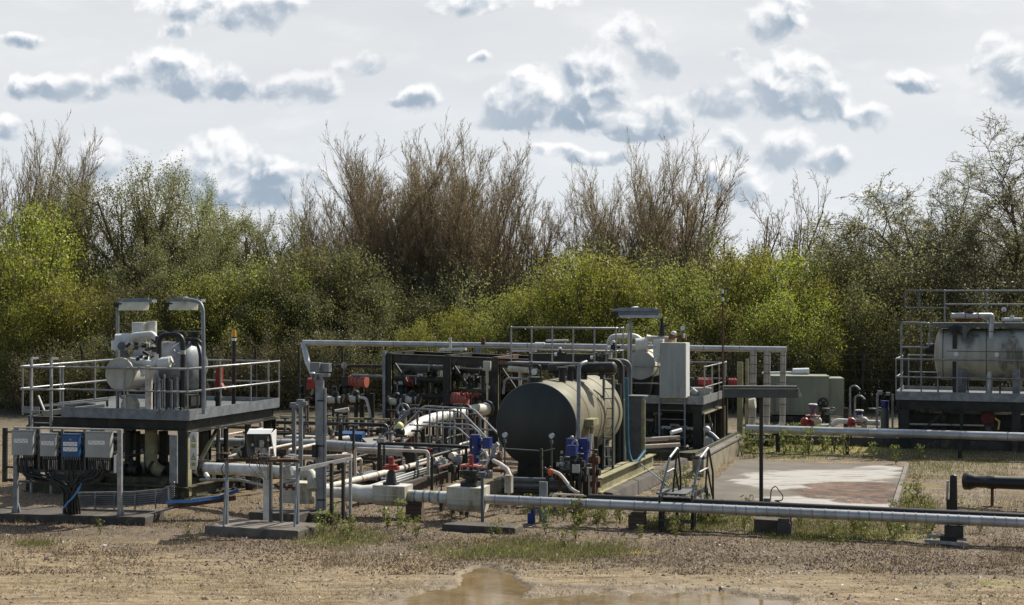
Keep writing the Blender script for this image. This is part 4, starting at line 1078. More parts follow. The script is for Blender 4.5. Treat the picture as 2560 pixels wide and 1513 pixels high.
# ======== instrument stand and rails, front left of centre ========
def build_instruments():
    pad = slab('instrument_pad', 'thick concrete pad under the hooded instrument stand', U(512, 1318, .14), UX, 2.05, VY, 1.0, .17, CONC)
    dI = 29.4
    def q(px, py, b=0): return P(px, py, dI + b)
    t = thing('instrument_stand', 'grey steel goalpost stand on the thick concrete pad, braced at both ends', 'stand', q(655, 1305))
    for x in (567, 744):
        MB().bar(g0(q(x, 1300)) + Z*.17, q(x, 1152), .055, .055).build('post', GALV, t)
        MB().bar(g0(q(x-8, 1300, -.35)) + Z*.17, q(x-1, 1190, 0), .04, .04).build('brace', GALVL, t)
    MB().bar(q(563, 1150), q(750, 1153), .06, .05).bar(q(588, 1146, -.05), q(626, 1147, -.05), .1, .012).bar(q(692, 1147, -.05), q(744, 1149, -.05), .1, .012).build('top_rail', RUST, t)
    for x in (677, 703): MB().bar(g0(q(x, 1300, .3)) + Z*.17, q(x, 1152, .25), .055, .05).build('inner_post', STEELG, t)
    t = thing('instrument_cabinet', 'open fronted instrument cabinet with a white sloping hood on the stand', 'cabinet', q(650, 1150, .1))
    a = q(620, 1076, -.05); b = q(676, 1076, -.05); c = q(686, 1072, .4)
    MB().prism([q(617, 1085, -.12), q(622, 1075, .0), q(624, 1072, .42), q(617, 1084, .42)], q(677, 1085, -.12) - q(617, 1085, -.12)).build('hood', WHITE, t)
    MB().prism([q(676, 1086, -.1), q(689, 1073, .38), q(688, 1142, .38), q(685, 1140, .1)], UX*.02).build('side_panel', WHITE, t)
    MB().box(q(648, 1106, .28), .40, .05, .32).bar(q(624, 1086, .1), q(630, 1140, .1), .02, .3).build('back_panel', STEELG, t)
    m = MB(); f = MB(); gauge(f, m, q(633, 1112, .12), .035); gauge(f, m, q(672, 1100, .12), .03); f.build('gauge_dial', GLASS, t); m.build('gauge_case', BLACK, t)
    MB().cyl(q(654, 1118, .12), q(654, 1100, .12), .05, n=12).box(q(646, 1122, .12), .14, .06, .05).box(q(660, 1126, .1), .08, .06, .10).build('regulators', BOXG, t)
    m = MB()
    for i, x in enumerate((627, 640, 652, 666, 676)): m.tube([q(x, 1120, .12), q(x+2, 1140, .1), q(x + (3 if i % 2 else -4), 1165, .15), q(660+i*3, 1200, .25)], .010, 6)
    for i in range(3): m.torus(q(655 + i*4, 1168, .1), VY, .06, .006, 14, 5)
    m.build('sample_tubing', GALVL, t)
    t = thing('actuated_valve', 'galvanised riser with silver wrapped actuator and red fittings behind the stand', 'valve', g0(q(668, 1250, .8)))
    MB().cyl(g0(q(668, 1250, .8)), q(668, 1165, .8), .085).build('riser', CLADW, t)
    MB().cyl(q(722, 1190, .7), q(716, 1165, .7), .10).box(q(722, 1150, .7), .16, .14, .16).box(q(730, 1140, .8), .13, .12, .07).build('wrapped_actuator', GALVL, t)
    m = MB()
    for i in range(7): m.box(q(690+i*9, 1214 + (i*5) % 9, .7), .06, .08, .08, i)
    m.build('red_fittings', RUST, t); MB().cyl(q(700, 1205, .7), q(745, 1200, .7), .05).build('bright_union', GALVL, t)
    # second raised stone plinth behind
    slab('mossy_plinth', 'round cornered mossy concrete block behind the instrument stand', U(622, 1292, .1), UX, 1.15, VY, .8, .20, CONCD)
    slab('mossy_plinth', 'low mossy concrete block at the foot of the tall junction box post', U(745, 1290, .1), UX, .85, VY, .6, .17, CONCD)
    # bright angled handrail
    t = thing('handrail', 'bright galvanised angle handrail sloping up to the right of the instrument stand', 'handrail', g0(q(820, 1240, .6)))
    a, b = q(749, 1174, .0), q(876, 1147, 1.8)
    MB().bar(a, b, .05, .075).build('rail', GALVL, t); MB().bar(b, g0(b), .055, .055).build('post', GALVL, t)
    for x, bb in ((829, 1.0), (858, 1.5)): MB().bar(g0(q(x, 1200, bb)), q(x, 1158, bb), .06, .06).build('post', DARK, t)
    # tall galvanised channel post with junction boxes
    o = U(802, 1278, .15)
    t = thing('junction_post', 'tall galvanised channel post topped by junction boxes, standing on a mossy block', 'post', o)
    tp = P(802, 935, o.y)
    MB().bar(o, tp, .06, .135, up=UX).bar(o + UX*.10, tp + UX*.10 - Z*.3, .03, .05, up=UX).bar(o - UX*.075, tp - UX*.075, .012, .10, up=UX).build('post', GALV, t)
    MB().box(P(790, 918, o.y-.05), .22, .14, .20).box(P(815, 919, o.y-.03), .20, .14, .18).box(P(801, 938, o.y), .42, .12, .07).build('junction_box', GALV, t)
    m = MB()
    for x in (782, 795, 810, 822): m.cyl(P(x, 950, o.y-.05), P(x, 938, o.y-.05), .014, n=6)
    m.tube([P(826, 915, o.y), P(833, 908, o.y), P(838, 918, o.y), P(828, 940, o.y), P(806, 955, o.y)], .009, 5); m.build('cable_tails', RUBBER, t)
    m = MB()
    for y in (1002, 1115, 1165, 1250): m.box(P(802, y, o.y-.02), .16, .05, .03)
    m.build('clamps', BLACK, t)
    MB().box(P(787, 1128, o.y-.05), .10, .08, .26).box(P(787, 1137, o.y-.11), .05, .02, .07).solo('push_button_station', BLACK, 'black push button station on the tall junction box post', 'switch')
    # shorter capped posts behind
    for i, (x, y0, y1, d, lb) in enumerate(((752, 1010, 1165, 36, 'shorter galvanised post with a small head left of the tall junction post'), (735, 1018, 1110, 37, 'slim galvanised post carrying a tap head beside the shorter post'))):
        p0, p1 = P(x, y1, d), P(x, y0, d); p0.z = 0
        t = thing('instrument_post', lb, 'post', p0)
        MB().bar(p0, p1, .05, .10, up=UX).build('post', GALV, t); MB().box(p1 + Z*.05, .18, .12, .12).box(p1 + Z*.02 + UX*.12, .1, .08, .08).build('head', GALV, t)
build_instruments()

# ======== main foreground pipe line ========
PL, PR = U(1100, 1243, .46), U(2640, 1311, .46)
PD = (PR - PL).normalized()
def M_(px, up=0, b=0):
    k = (px-1280)/F; s = (k*PL.y - PL.x)/(PD.x - k*PD.y); p = PL + PD*s; return p + Z*up + Vector((-PD.y, PD.x, 0))*b
def build_mainline():
    t = thing('foreground_pipe', 'long silver clad pipe low across the foreground from centre to the right edge', 'pipe', g0(M_(1900)) + Z*.36)
    rp = .098
    MB().cyl(M_(1215), M_(2640), rp, n=20).build('cladding', CLAD, t)
    m = MB(); rng = random.Random(5)
    x = 1240
    while x < 2600:
        p = M_(x); m.cyl(p - PD*.014, p + PD*.014, rp+.006, n=20); x += rng.choice((26, 29, 32)) if x > 1730 else rng.choice((46, 54, 60))
    m.build_each('joint_band', GALVL, t, 22)
    t = thing('lagged_pipe', 'worn grey lagged pipe run left of the silver foreground pipe', 'pipe', g0(M_(950)) + Z*.34)
    MB().cyl(M_(1020), M_(1120), .125, n=18).build('lagging', CLADW, t); MB().cyl(M_(800), M_(880), .115, n=18).build('lagging', CLADW, t)
    MB().tube([M_(868), M_(885, .015), M_(905, -.01), M_(925, .01), M_(940)], .185, 18).build('baggy_jacket', CLADW, t)
    m = MB()
    for x in (1040, 1062, 1078, 1100): m.cyl(M_(x) - PD*.02, M_(x) + PD*.02, .13, n=18)
    m.build_each('strap', GALV, t, 20)
    # two insulated valve boxes
    for x0, x1, lb, r in ((942, 1022, 'cream insulated valve box with rounded underside below the red tee handle', .235), (1128, 1214, 'larger cream insulated valve box below the red handwheel', .28)):
        a, b = M_(x0), M_(x1)
        tt = thing('valve_jacket', lb, 'valve box', g0(M_((x0+x1)/2)) + Z*(.46-r))
        n = Vector((-PD.y, PD.x, 0)); prof = [(-r, .05), (-r*.92, -.1), (-r*.6, -r*.8), (0, -r), (r*.6, -r*.8), (r*.92, -.1), (r, .05), (r, r*.85), (-r, r*.85)]
        MB().prism([a + n*u + Z*v for u, v in prof], b-a).build('jacket', CREAM, tt)
        e = MB()
        e.bar(a.lerp(b, .48) - n*(r+.004) + Z*r*.82, a.lerp(b, .48) - n*(r+.004) - Z*.1, .012, .008).bar(a - n*(r+.005) + Z*.02, b - n*(r+.005) + Z*.02, .01, .012)
        e.prism([a + n*u*1.02 + Z*(v + r*.86) for u, v in ((-r, 0), (r, 0), (r, .02), (-r, .02))], b-a).build('seams', CLADW, tt)
    c = M_(978, .21)
    t = thing('tee_handle_valve', 'black valve pedestal with a red tee handle on the smaller cream valve box', 'valve', c)
    MB().cyl(c, c + Z*.30, .13, .075, n=10).box(c + Z*.03, .3, .2, .06).cyl(c + Z*.28, c + Z*.33, .05).build('pedestal', BLACK, t)
    MB().cyl(c + Z*.36, c + Z*.60, .055).box(c + Z*.36, .34, .12, .07).bar(c + Z*.36 - UX*.14, c + Z*.36 + UX*.14, .05, .04).cyl(c + Z*.42, c + Z*.44, .14, n=16).build('tee_handle', RED, t)
    c = M_(1178, .25)
    t = thing('gate_valve', 'black gate valve with a big red handwheel on the larger cream valve box', 'valve', c)
    m = MB().box(c + Z*.05, .36, .34, .1).cyl(c, c + Z*.2, .13); flange(m, c + Z*.22, Z, .2); m.box(c + Z*.3, .30, .26, .08); m.cyl(c + Z*.3, c + Z*.52, .04)
    for i in range(6): m.box(c + Vector((.17*math.cos(i), .17*math.sin(i), .24)), .05, .05, .08)
    m.build('body', DARK, t)
    MB().wheel(c + Z*.44, Z, .215, .02, 5).cyl(c + Z*.44, c + Z*.66, .042).build('handwheel', RED, t)
    # left valve cover and elbow
    t = thing('elbow_cover', 'cream boxed elbow cover where the lagged pipe starts, right of the instrument stand', 'valve box', g0(M_(752)) + Z*.2)
    MB().boxb(M_(750) - Z*.25, .62, .42, .45).cyl(M_(712) - Z*.06, M_(790) - Z*.06, .21, n=18).build('jacket', CREAM, t)
    pipe('lagged_riser', 'cream lagged elbow rising to the big grey pipe beside the boxed cover', 'pipe', [P(735, 1184, 31.5), P(776, 1182, 31.5), P(782, 1200, 31.4), P(783, 1225, 31.3)], .115, CREAM, bend=.12)
    pipe('large_grey_pipe', 'large weathered grey pipe with a flanged end running right from the platform leg', 'pipe', [P(512, 1171, 33.6), P(620, 1175, 32.8), P(745, 1182, 31.8)], .135, CLADW, bands=1.1, flanges=((0, .21),), bandmat=RUST)
    pipe('purlin_pipe', 'thin white pipe below the large grey pipe left of the instrument stand', 'pipe', [P(500, 1200, 33.9), P(600, 1200, 33.2), P(690, 1221, 31.5)], .03, GALVL)
    MB().cyl(P(515, 1186, 33.2), P(521, 1195, 33.0), .055, .045).solo('vent_plug', WHITE, 'small white cap hanging under the large grey pipe', 'cap')
    # black pipe running just behind the silver one
    pipe('black_pipe', 'straight black pipe running directly behind the silver foreground pipe', 'pipe', [M_(1462, .07, .35), M_(2600, .05, .35)], .085, BLACK, n=14)
    pipe('thin_pipe', 'thin rusty pipe with a bent end above the silver foreground pipe, below the tank', 'pipe', [M_(1372, .02, .3), M_(1372, .13, .3), M_(1450, .12, .3)], .022, PINKW, bend=.08, n=8)
    # supports
    for i, (x, m, w, h, lb) in enumerate(((1035, WOOD, .34, .30, 'weathered sleeper block under the lagged pipe below the smaller valve box'), (1592, WOOD, .32, .30, 'dark sleeper block under the silver pipe left of the steps'), (1912, CONCD, .48, .28, 'mossy concrete block under the silver pipe below the black lamp post'))):
        p = M_(x, 0, .05 if i < 2 else .4); mb = MB(); a = R(8 + i*7)
        mb.box(Vector((p.x, p.y, h/2-.02)), w, .3, h, a)
        if m is WOOD: mb.box(Vector((p.x, p.y, h+.01)) + UX*.03, w*.8, .26, .05, a + .1)
        mb.solo('pipe_block', m, lb, 'block')
    p = U(1962, 1338); mb = MB().boxb(p, .26, .26, .26); mb.boxb(p + Z*.26, .22, .2, .07, R(25)); mb.solo('stone_block', CONCD, 'small squat stone block standing in the grass in front of the silver pipe', 'block')
    slab('valve_plinth', 'low crumbling concrete plinth below the larger valve box', U(1105, 1318, .06), UX, 1.55, VY, .5, .12, CONCD)
    p = M_(2385)
    t = thing('pipe_stand', 'low steel pipe stand with rails under the silver pipe at right', 'pipe stand', g0(p))
    MB().box(p - Z*.22, .34, .3, .22).boxb(g0(p) - UX*.1, .3, .3, .16).build('block', DARK, t)
    MB().bar(U(2312, 1352, .06), U(2418, 1362, .06), .05, .06).bar(U(2318, 1340, .12), U(2365, 1343, .12), .03, .06).bar(U(2372, 1345, .12), U(2416, 1349, .12), .03, .06).build('rail', GALVL, t)
    pst = M_(1217, 0, -.28); MB().bar(g0(pst), Vector((pst.x, pst.y, 1.05)), .055, .055).boxb(g0(pst), .14, .14, .02).cyl(Vector((pst.x, pst.y, .98)), Vector((pst.x, pst.y, 1.06)), .08).solo('drain_post', STEELG, 'slim grey post in front of the larger valve box', 'post')
    p = M_(1350, 0, .25); MB().box(Vector((p.x, p.y, .42)), .17, .05, .84).box(Vector((p.x, p.y, .42)) - VY*.035, .035, .015, .84).solo('channel_plate', GALV, 'upright ribbed grey channel behind the silver pipe below the tank', 'channel')
    p = M_(1325, 0, .1); MB().boxb(g0(p), .13, .12, .20).tube([g0(p) + Z*.2, g0(p) + Z*.28 + UX*.04, g0(p) + Z*.05 + UX*.1 - VY*.1], .02, 6).solo('blue_hose_end', BLUE, 'blue hose end hanging under the silver pipe', 'hose')
    t = thing('instrument_box', 'cream instrument box on a bent pale pipe left of the tank foot', 'box', g0(M_(1275, 0, .5)))
    pts = [P(1234, 1152, 33), P(1250, 1160, 32.6), P(1268, 1174, 32.2), P(1276, 1192, 32.1)]
    MB().tube(pts, .05, 10).build('pipe_tail', PINKW, t)
    c = P(1272, 1210, 32); MB().box(c, .155, .12, .38, A + R(4)).cyl(Vector((c.x, c.y, 0)), c - Z*.15, .03).build('case', CREAM, t)
    MB().cyl(c - VY*.065 + Z*.08, c - VY*.07 + Z*.08, .03).cyl(c - VY*.065 - Z*.08, c - VY*.07 - Z*.08, .045).build('dial', BOXG, t)
    rng = random.Random(9)
    for i, x in enumerate((1060, 1098, 1128, 1150)):
        q = M_(x, 0, 1.05 - .2*i); q.z = .28
        gate_valve('small_valve', f'small dark valve behind the lagged foreground pipe, {ORD[i]} from the left', q, .08, DARK, RUST, .28, .07, 'small dark valves behind the lagged pipe', base=g0(q))
build_mainline()

# ======== steps over the pipe ========
def build_steps():
    o = U(1712, 1330); d0 = o.y
    t = thing('pipe_stile', 'black steel stile of treads with two bright topped handrails crossing the foreground pipes', 'steps', o)
    def q(px, py, b): return P(px, py, d0 + b)
    tr = MB()
    for zz, b in ((.22, .0), (.44, .25), (.62, .5)): tr.box(Vector((q(1690, 0, b).x, d0 + b, zz)), .62, .22, .03)
    tr.build('tread', DARK, t)
    MB().box(Vector((q(1692, 0, 1.2).x, d0 + 1.2, .66)), .62, 1.1, .035).build('top_landing', STEELG, t)
    for s, x in ((0, 1652), (1, 1733)):
        st = MB(); a = q(x, 1330, 0); a.z = 0; c = q(x+5, 1265, .6); c.z = .66; e = c + VY*1.15
        st.bar(a, c, .03, .12).bar(c, e, .03, .10).bar(e, g0(e) + VY*.2, .05, .05).bar(c, g0(c), .04, .04); st.build('stringer', DARK, t)
        h0 = a + Z*.1; h1 = q(x+22 - s*4, 1145, .55); h2 = q(x+41 - s*4, 1120, 1.0); h3 = q(x+52, 1180, 1.6); 
        b = q(x-3, 1240, .25)
        MB().tube([b, h1.lerp(b, .35), h1, h1.lerp(h2, .3)], .024, 8, .1).build('handrail', GALV, t)
        MB().tube([h1, h2, h2 + VY*.08 - Z*.03], .027, 8, .04).build('handrail_top', GALVL, t)
        MB().tube([h2 + VY*.05, q(x+49, 1180, 1.25), q(x+50, 1255, 1.3)], .022, 8).cyl(h2 + VY*.02, g0(q(x+30, 1250, .9)) + Z*.65, .02, n=6).build('rail_leg', DARK, t); MB().cyl(g0(b), b, .024, n=8).build('rail_leg', DARK, t)
        MB().tube([q(x+15, 1181, .6), q(x+36, 1170, 1.0)], .022, 8).build('mid_rail', GALVL, t)
        MB().cyl(q(x+36, 1172, 1.0), q(x+48, 1240, 1.2), .02, n=6).build('rail_strut', DARK, t)
build_steps()

# ======== concrete wash slab, bund and black lamp post ========
SLAB_C = sum([U(1722, 1262, .1), U(2232, 1283, .1), U(2268, 1166, .1), U(1842, 1151, .1)], Vector())/4; SLAB_C.z = 0
def c_y(px, py): return U(px, py, .1).y
def slab_mat():
    m = bpy.data.materials.new('stained_wash_slab'); m.use_nodes = True; k = NT(m.node_tree)
    b = k.n['Principled BSDF']; co = k.node('ShaderNodeTexCoord').outputs['Object']
    n = k.noise(co, 1.4, 6, .6); g = k.noise(co, 22, 4, .6)
    col = k.mix(k.sstep(n, .3, .7), (.115, .10, .08), (.165, .145, .118))
    st = k.noise(k.vmath('MULTIPLY', co, (.35, 1.1, 1)), 1.7, 7, .62)
    x, y, z = k.xyz(co)
    wob = k.math('MULTIPLY_ADD', k.noise(k.vmath('MULTIPLY', co, (.6, 1, 1)), 1.3, 6, .65), 3.2, -1.6)
    def patch(spots):
        r = None
        for px, py, a, bb in spots:
            c = U(px, py, .1) - SLAB_C; ra = a*c_y(px, py)/F; rb = 17020/(py-YH)**2*bb
            q = k.vmath('MULTIPLY_ADD', co, (1/ra, 1/rb, 0), (-c.x/ra, -c.y/rb, 0))
            v = k.math('SUBTRACT', 1.0, k.vmath('DOT_PRODUCT', q, q, out=1)); r = v if r is None else k.math('MAXIMUM', r, v)
        return k.sstep(k.math('ADD', r, wob), -.1, .45)
    pale = patch(((2060,1190,190,17),(1960,1206,130,22),(2130,1182,150,10),(2040,1252,140,16),(2160,1262,120,12),(2205,1172,70,8),(1920,1196,60,14)))  # worn white patches, with wet sheen painted in as pale colour
    pale = k.math('MULTIPLY', pale, k.sstep(k.noise(k.vmath('MULTIPLY', co, (.45, 2.2, 1)), 2.6, 7, .68), .36, .50, .25, 1.0))
    ring = patch(((2120,1214,125,11),(2200,1236,64,24),(2090,1236,120,14),(2030,1226,80,8),(2160,1252,90,10)))
    edge_ = patch(((2150,1172,90,4),))
    col = k.mix(k.math('MULTIPLY', pale, .88), col, k.mix(g, (.34, .315, .285), (.55, .52, .48)))
    sp = k.noise(k.vmath('MULTIPLY', co, (.8, 1.7, 1)), 7, 7, .72)
    ring = k.math('MULTIPLY', ring, k.sstep(sp, .36, .44))
    col = k.mix(k.math('MULTIPLY', ring, .92), col, k.mix(k.sstep(k.noise(co, 3, 5, .6), .35, .65), (.05, .028, .02), (.15, .08, .05)))
    col = k.mix(k.math('MULTIPLY', edge_, .5), col, (.10, .10, .10))
    k.put(b.inputs['Base Color'], k.mix(.3, col, k.mix(g, (.5, .5, .5), (1, 1, 1)), 'MULTIPLY'))
    k.put(b.inputs['Roughness'], k.math('MULTIPLY_ADD', k.math('MULTIPLY', pale, k.math('SUBTRACT', 1.0, ring)), -.35, .85)); b.inputs['Specular IOR Level'].default_value = .3
    return m
def quad_slab(name, pts, h, m, label, cat):
    mb = MB(); lo = [Vector((p.x, p.y, -.06)) for p in pts]; hi = [Vector((p.x, p.y, h)) for p in pts]
    mb._add(lo + hi, [(3,2,1,0), (4,5,6,7)] + [(i, (i+1) % 4, 4+(i+1) % 4, 4+i) for i in range(4)], False)
    c = sum(pts, Vector())/4; me = mb.mesh(name, (c.x, c.y, 0)); me.materials.append(m)
    o = bpy.data.objects.new(name, me); COL.objects.link(o); o.location = (c.x, c.y, 0); return tag(o, label, cat)
def build_slab():
    pts = [U(1722, 1262, .1), U(2232, 1283, .1), U(2268, 1166, .1), U(1842, 1151, .1)]
    quad_slab('wash_slab', pts, .10, slab_mat(), 'flat concrete wash slab with pale stains, painted sheen and brown scum behind the foreground pipe', 'concrete slab')
    MB().bar(pts[1] + Z*.015, pts[2] + Z*.015, .10, .15).solo('kerb', CONC, 'pale kerb along the right edge of the wash slab', 'kerb')
    a, b = P(1745, 1180, 38.5), P(1850, 1120, 44.5); a.z = b.z = .25
    t = thing('bund_wall', 'low mossy bund wall along the left side of the wash slab', 'wall', g0(a.lerp(b, .5)))
    MB().bar(a - Z*.05, b - Z*.05, .3, .5).build('wall', CONCL, t); MB().bar(a + Z*.26, b + Z*.26, .34, .05).build('coping', CONC, t); MB().bar(a + Z*.32 - UX*.1, b + Z*.32 - UX*.1, .06, .10).build('edge_beam', MOSSY, t)
    bs = U(1903, 1265, .1); hd = P(1900, 975, bs.y)
    luminaire('black_lamp_post', 'black lamp post with a long dark fluorescent hood standing beside the wash slab', bs, hd, 1.6, R(3), [bs, Vector((bs.x, bs.y, hd.z))], BLACK, 0, None, .045, dark=True)
    t = thing('cable_box', 'small box with a loop of black cable at the foot of the black lamp post', 'box', bs + UX*.16)
    MB().boxb(bs + UX*.13 + VY*.02, .15, .12, .17).build('box', STEELG, t)
    e = bs + UX*.2; MB().tube([e + Z*.15, e + UX*.02 + Z*.38, e + UX*.12 + Z*.46, e + UX*.18 + Z*.36, e + UX*.28 + Z*.24, e + UX*.26 + Z*.14, e + UX*.05 + Z*.13, e + UX*.24 + Z*.10, e + UX*.2 - Z*.0], .012, 6, .1).build('cable_loop', RUBBER, t)
    # right foreground: black pipe with flared mouth, striped bollard
    a = U(2400, 1262); y0 = a.y
    c = P(2412, 1203, y0); c2 = P(2640, 1212, y0-1.2); dr = (c2-c).normalized()
    t = thing('flared_pipe', 'thick black pipe with a flared open mouth on a single leg at the right edge', 'pipe', g0(c + dr*.6))
    MB().lathe(c, dr, [(-.0, .18), (.0, .195), (.12, .19), (.27, .135), (.5, .135), (.52, .15), (.7, .15), (.72, .14), (2.3, .14)], 24).build('barrel', BLACK, t)
    q = c + dr*.62; MB().cyl(g0(q), q, .035).boxb(g0(q), .4, .2, .03).build('leg', RUST, t)
    b = U(2380, 1292); hgt = (1292-1188)*b.y/F
    t = thing('bollard', 'black bollard with a bright reflective plate beside the flared black pipe', 'bollard', b)
    MB().boxb(b, .22, .2, hgt*.42).cyl(b + Z*hgt*.4 + UX*.03, b + Z*(hgt*.97) + UX*.03, .085, .075).ball(b + Z*hgt*.97 + UX*.03, .075, .6).build('post', BLACK, t)
    MB().bar(b + Z*hgt*.4 - UX*.10, b + Z*hgt*.86 - UX*.085, .05, .09, up=VY).build('reflector_plate', GALVL, t)
build_slab()

# ======== storage tank ========
TC = P(1340, 1062, 35.0); TR = .995
def K(x, y, z=0): return TC + UX*x + VY*y + Z*z          # tank axes, origin at the centre of the near end
def build_tank():
    t = thing('storage_tank', 'big horizontal cylindrical tank with a flat dark end facing the camera and stained cream shell', 'tank', g0(K(0, 2.4)))
    L = 4.25
    MB().lathe(TC, VY, [(0.0, TR), (L, TR), (L+.12, TR*.8), (L+.2, 0)], 64).build('shell', TANKS, t)
    MB().lathe(TC, VY, [(-.03, 0), (-.03, TR*.985), (.0, TR*1.004), (.02, TR*1.004)], 64).build('end_plate', TANKF, t)
    s = MB()
    for y in (1.1, 2.2, 3.3): s.torus(K(0, y), VY, TR+.004, .009, 64, 5)
    s.build('weld_seams', OLIVEY, t)
    for y in (.9, 3.6): MB().prism([g0(K(-.8, y)) + Z*.1, g0(K(.8, y)) + Z*.1, K(.72, y, -.62), K(.4, y, -.9), K(-.4, y, -.9), K(-.72, y, -.62)], VY*.25).build('saddle', DARK, t)
    sk = MB()
    for x in (-.95, 1.02): sk.ibeam(g0(K(x, -.15)) + Z*.22, g0(K(x, 6.2)) + Z*.22, .16, .26)
    sk.bar(g0(K(-.95, -.15)) + Z*.22, g0(K(1.02, -.15)) + Z*.22, .14, .26); sk.build('skid_beams', OLIVEY, t)
    # nozzles, top drum, hatch
    m = MB()
    for y in (1.2, 1.85, 2.3, 2.75):
        m = MB().cyl(K(.28, y, .9), K(.28, y, 1.28), .085); flange(m, K(.28, y, 1.28), Z, .14); m.build('nozzle', BLACK, t)
    MB().cyl(K(-.12, .35, .95), K(-.12, .35, 1.10), .17).cyl(K(-.12, .35, 1.08), K(-.12, .35, 1.11), .20).build('manway', DARK, t)
    m = MB(); f = MB(); gauge(f, m, K(-.12, .25, 1.24), .09)
    m.tube([K(-.24, .3, 1.1), K(-.26, .3, 1.38), K(-.1, .3, 1.42), K(.02, .3, 1.38), K(.02, .3, 1.1)], .02, 6, .06); m.build('level_gauge', BLACK, t); f.build('gauge_dial', GLASS, t)
    tr = MB()
    for px, z in ((-.55, -.18), (.36, -.20)): pass
    # access ladder on the right flank
    o = P(1523, 1200, 37.3); o.z = .25; tp = P(1523, 938, 37.3)
    l = MB()
    for a in (-.14, .10): l.bar(o + UX*a, tp + UX*a, .05, .09, up=VY)
    l.build('ladder', STEELG, t)
    r = MB()
    for i in range(10): q = o.lerp(tp, .06 + i*.1); r.cyl(q - UX*.14, q + UX*.10, .018, n=7)
    r.build('ladder_rungs', GALVL, t)
    # walkway brackets on the shell side
    MB().prism([K(TR*.98, .7, -.10), K(TR*.98, .7, .10), K(TR+.22, .7, .10), K(TR+.22, .7, -.05)], VY*.5).cyl(K(TR+.1, .95, -.1), g0(K(TR+.1, .95)) + Z*.3, .05).build('side_bracket', OLIVEY, t)
    t = thing('overhead_drum', 'long dark drum lying across above the storage tank', 'vessel', K(.95, 1.9, 1.05))
    a, b = P(1374, 921, 37.6), P(1538, 918, 36.8)
    MB().lathe(a, (b-a), [(0, 0), (.0, .12), (.05, .135), ((b-a).length-.05, .135), ((b-a).length, .1), ((b-a).length, 0)], 22).build('shell', DARK, t)
    m = MB()
    for k_ in (.12, .55, .8): q = a.lerp(b, k_); m.bar(q - Z*.30, q - Z*.1, .08, .1)
    m.bar(a - Z*.17, b - Z*.17, .12, .04); m.build('cradle', DARK, t)
    pipe('gooseneck_vent', 'pale grey gooseneck pipe rising in front of the tank shell', 'pipe', [g0(P(1446, 1240, 34.2)), P(1447, 912, 34.2), P(1466, 905, 34.4)], .046, GALV, bend=.2)
    pipe('vent_pipe', 'dark vent pipe with a hooked top behind the tank ladder', 'pipe', [g0(P(1556, 1200, 39.3)), P(1552, 905, 39.3), P(1520, 902, 39.3)], .075, DARK, bend=.3)
    pipe('vent_pipe', 'dark vent pipe looping over beside the blue hose at the tank rear', 'pipe', [g0(P(1572, 1180, 39.8)), P(1574, 903, 39.8), P(1530, 903, 39.8)], .07, STEELG, bend=.3)
    pipe('teal_hose', 'teal hose hanging down behind the tank ladder', 'hose', [P(1566, 945, 38.6), P(1567, 1000, 38.6), P(1568, 1100, 38.5), P(1572, 1140, 38.4), P(1584, 1165, 38.3), P(1612, 1128, 38.8)], .05, TEAL, bend=.3)
    for i, (x, y0, y1, m, r, lb) in enumerate(((1538, 950, 1165, OLIVEY, .06, 'olive drain pipe beside the ladder at the tank rear'), (1545, 960, 1175, DARK, .09, 'thick dark drain pipe at the tank rear'), (1562, 1000, 1150, CREAM, .035, 'thin cream pipe against the teal hose'))):
        pipe('rear_pipe', lb, 'pipe', [P(x, y0, 39), g0(P(x, y1, 39))], r, m)
    t = thing('grey_locker', 'grey upright cabinet behind the teal hose', 'cabinet', g0(P(1590, 1100, 39.6)))
    c = P(1590, 1065, 39.6); MB().box(Vector((c.x, c.y, 1.0)), .36, .3, 2.0).build('body', STEELG, t); MB().box(Vector((c.x, c.y, 2.03)) , .6, .34, .03).build('lid', GALVL, t)
    MB().cyl(g0(P(1608, 1100, 39.4)), P(1608, 1000, 39.4), .06).build('edge_post', OLIVEY, t)
    # gauges in front of the tank end
    for i, (x, y) in enumerate(((1262, 1088), (1379, 1090))):
        c = P(x, y, 34.0)
        t = thing('pressure_gauge', ('left' if i == 0 else 'right') + ' round white pressure gauge on a thin stem before the dark tank end', 'gauge', g0(c), 'gauges before the tank end')
        m = MB(); f = MB(); gauge(f, m, c, .066); m.cyl(c - Z*.07, c - Z*(.36 if i else .3), .014, n=8); m.box(c - Z*.14, .06, .05, .08); m.cyl(c - Z*.3, g0(c), .02, n=8); m.build('stem', STEELG, t); f.build('dial', GLASS, t)
        if i == 0: pipe('impulse_line', 'thin grey line joining the two gauge stems before the tank', 'pipe', [P(1262, 1122, 33.9), P(1360, 1128, 33.8), P(1388, 1122, 33.8)], .016, STEELG, n=8)
    MB().bar(g0(P(1354, 1240, 33.7)), P(1354, 1122, 33.7), .05, .06).solo('gauge_post', MOSSY, 'dark mossy post carrying the thin gauge line', 'post')
    # pipes and ducts at the foot of the tank end
    for i in range(3): pipe('skid_pipe', f'dark grey pipe across the foot of the tank end, {("topmost", "middle", "lowest")[i]} of three', 'pipe', [P(1255, 1198 + i*14, 33.4), P(1420, 1203 + i*14, 32.9)], .06, STEELG if i < 2 else DARK, group='pipes at the tank foot')
    MB().boxb(U(1308, 1236, .0), .30, .3, .3).solo('rusty_box', RUST, 'rusty box on the ground before the tank', 'box')
    # orange nozzle with cream hose
    c = P(1375, 1180, 32.4)
    t = thing('hose_nozzle', 'orange and black nozzle with a cream hose falling to the foreground pipe', 'hose', g0(c))
    MB().cyl(c - UX*.1, c - UX*.02, .08).ball(c - UX*.12 + Z*.07, .04).ball(c + UX*.0 + Z*.1, .03).cyl(c - UX*.06, g0(c - UX*.06), .04).build('coupling', BLACK, t)
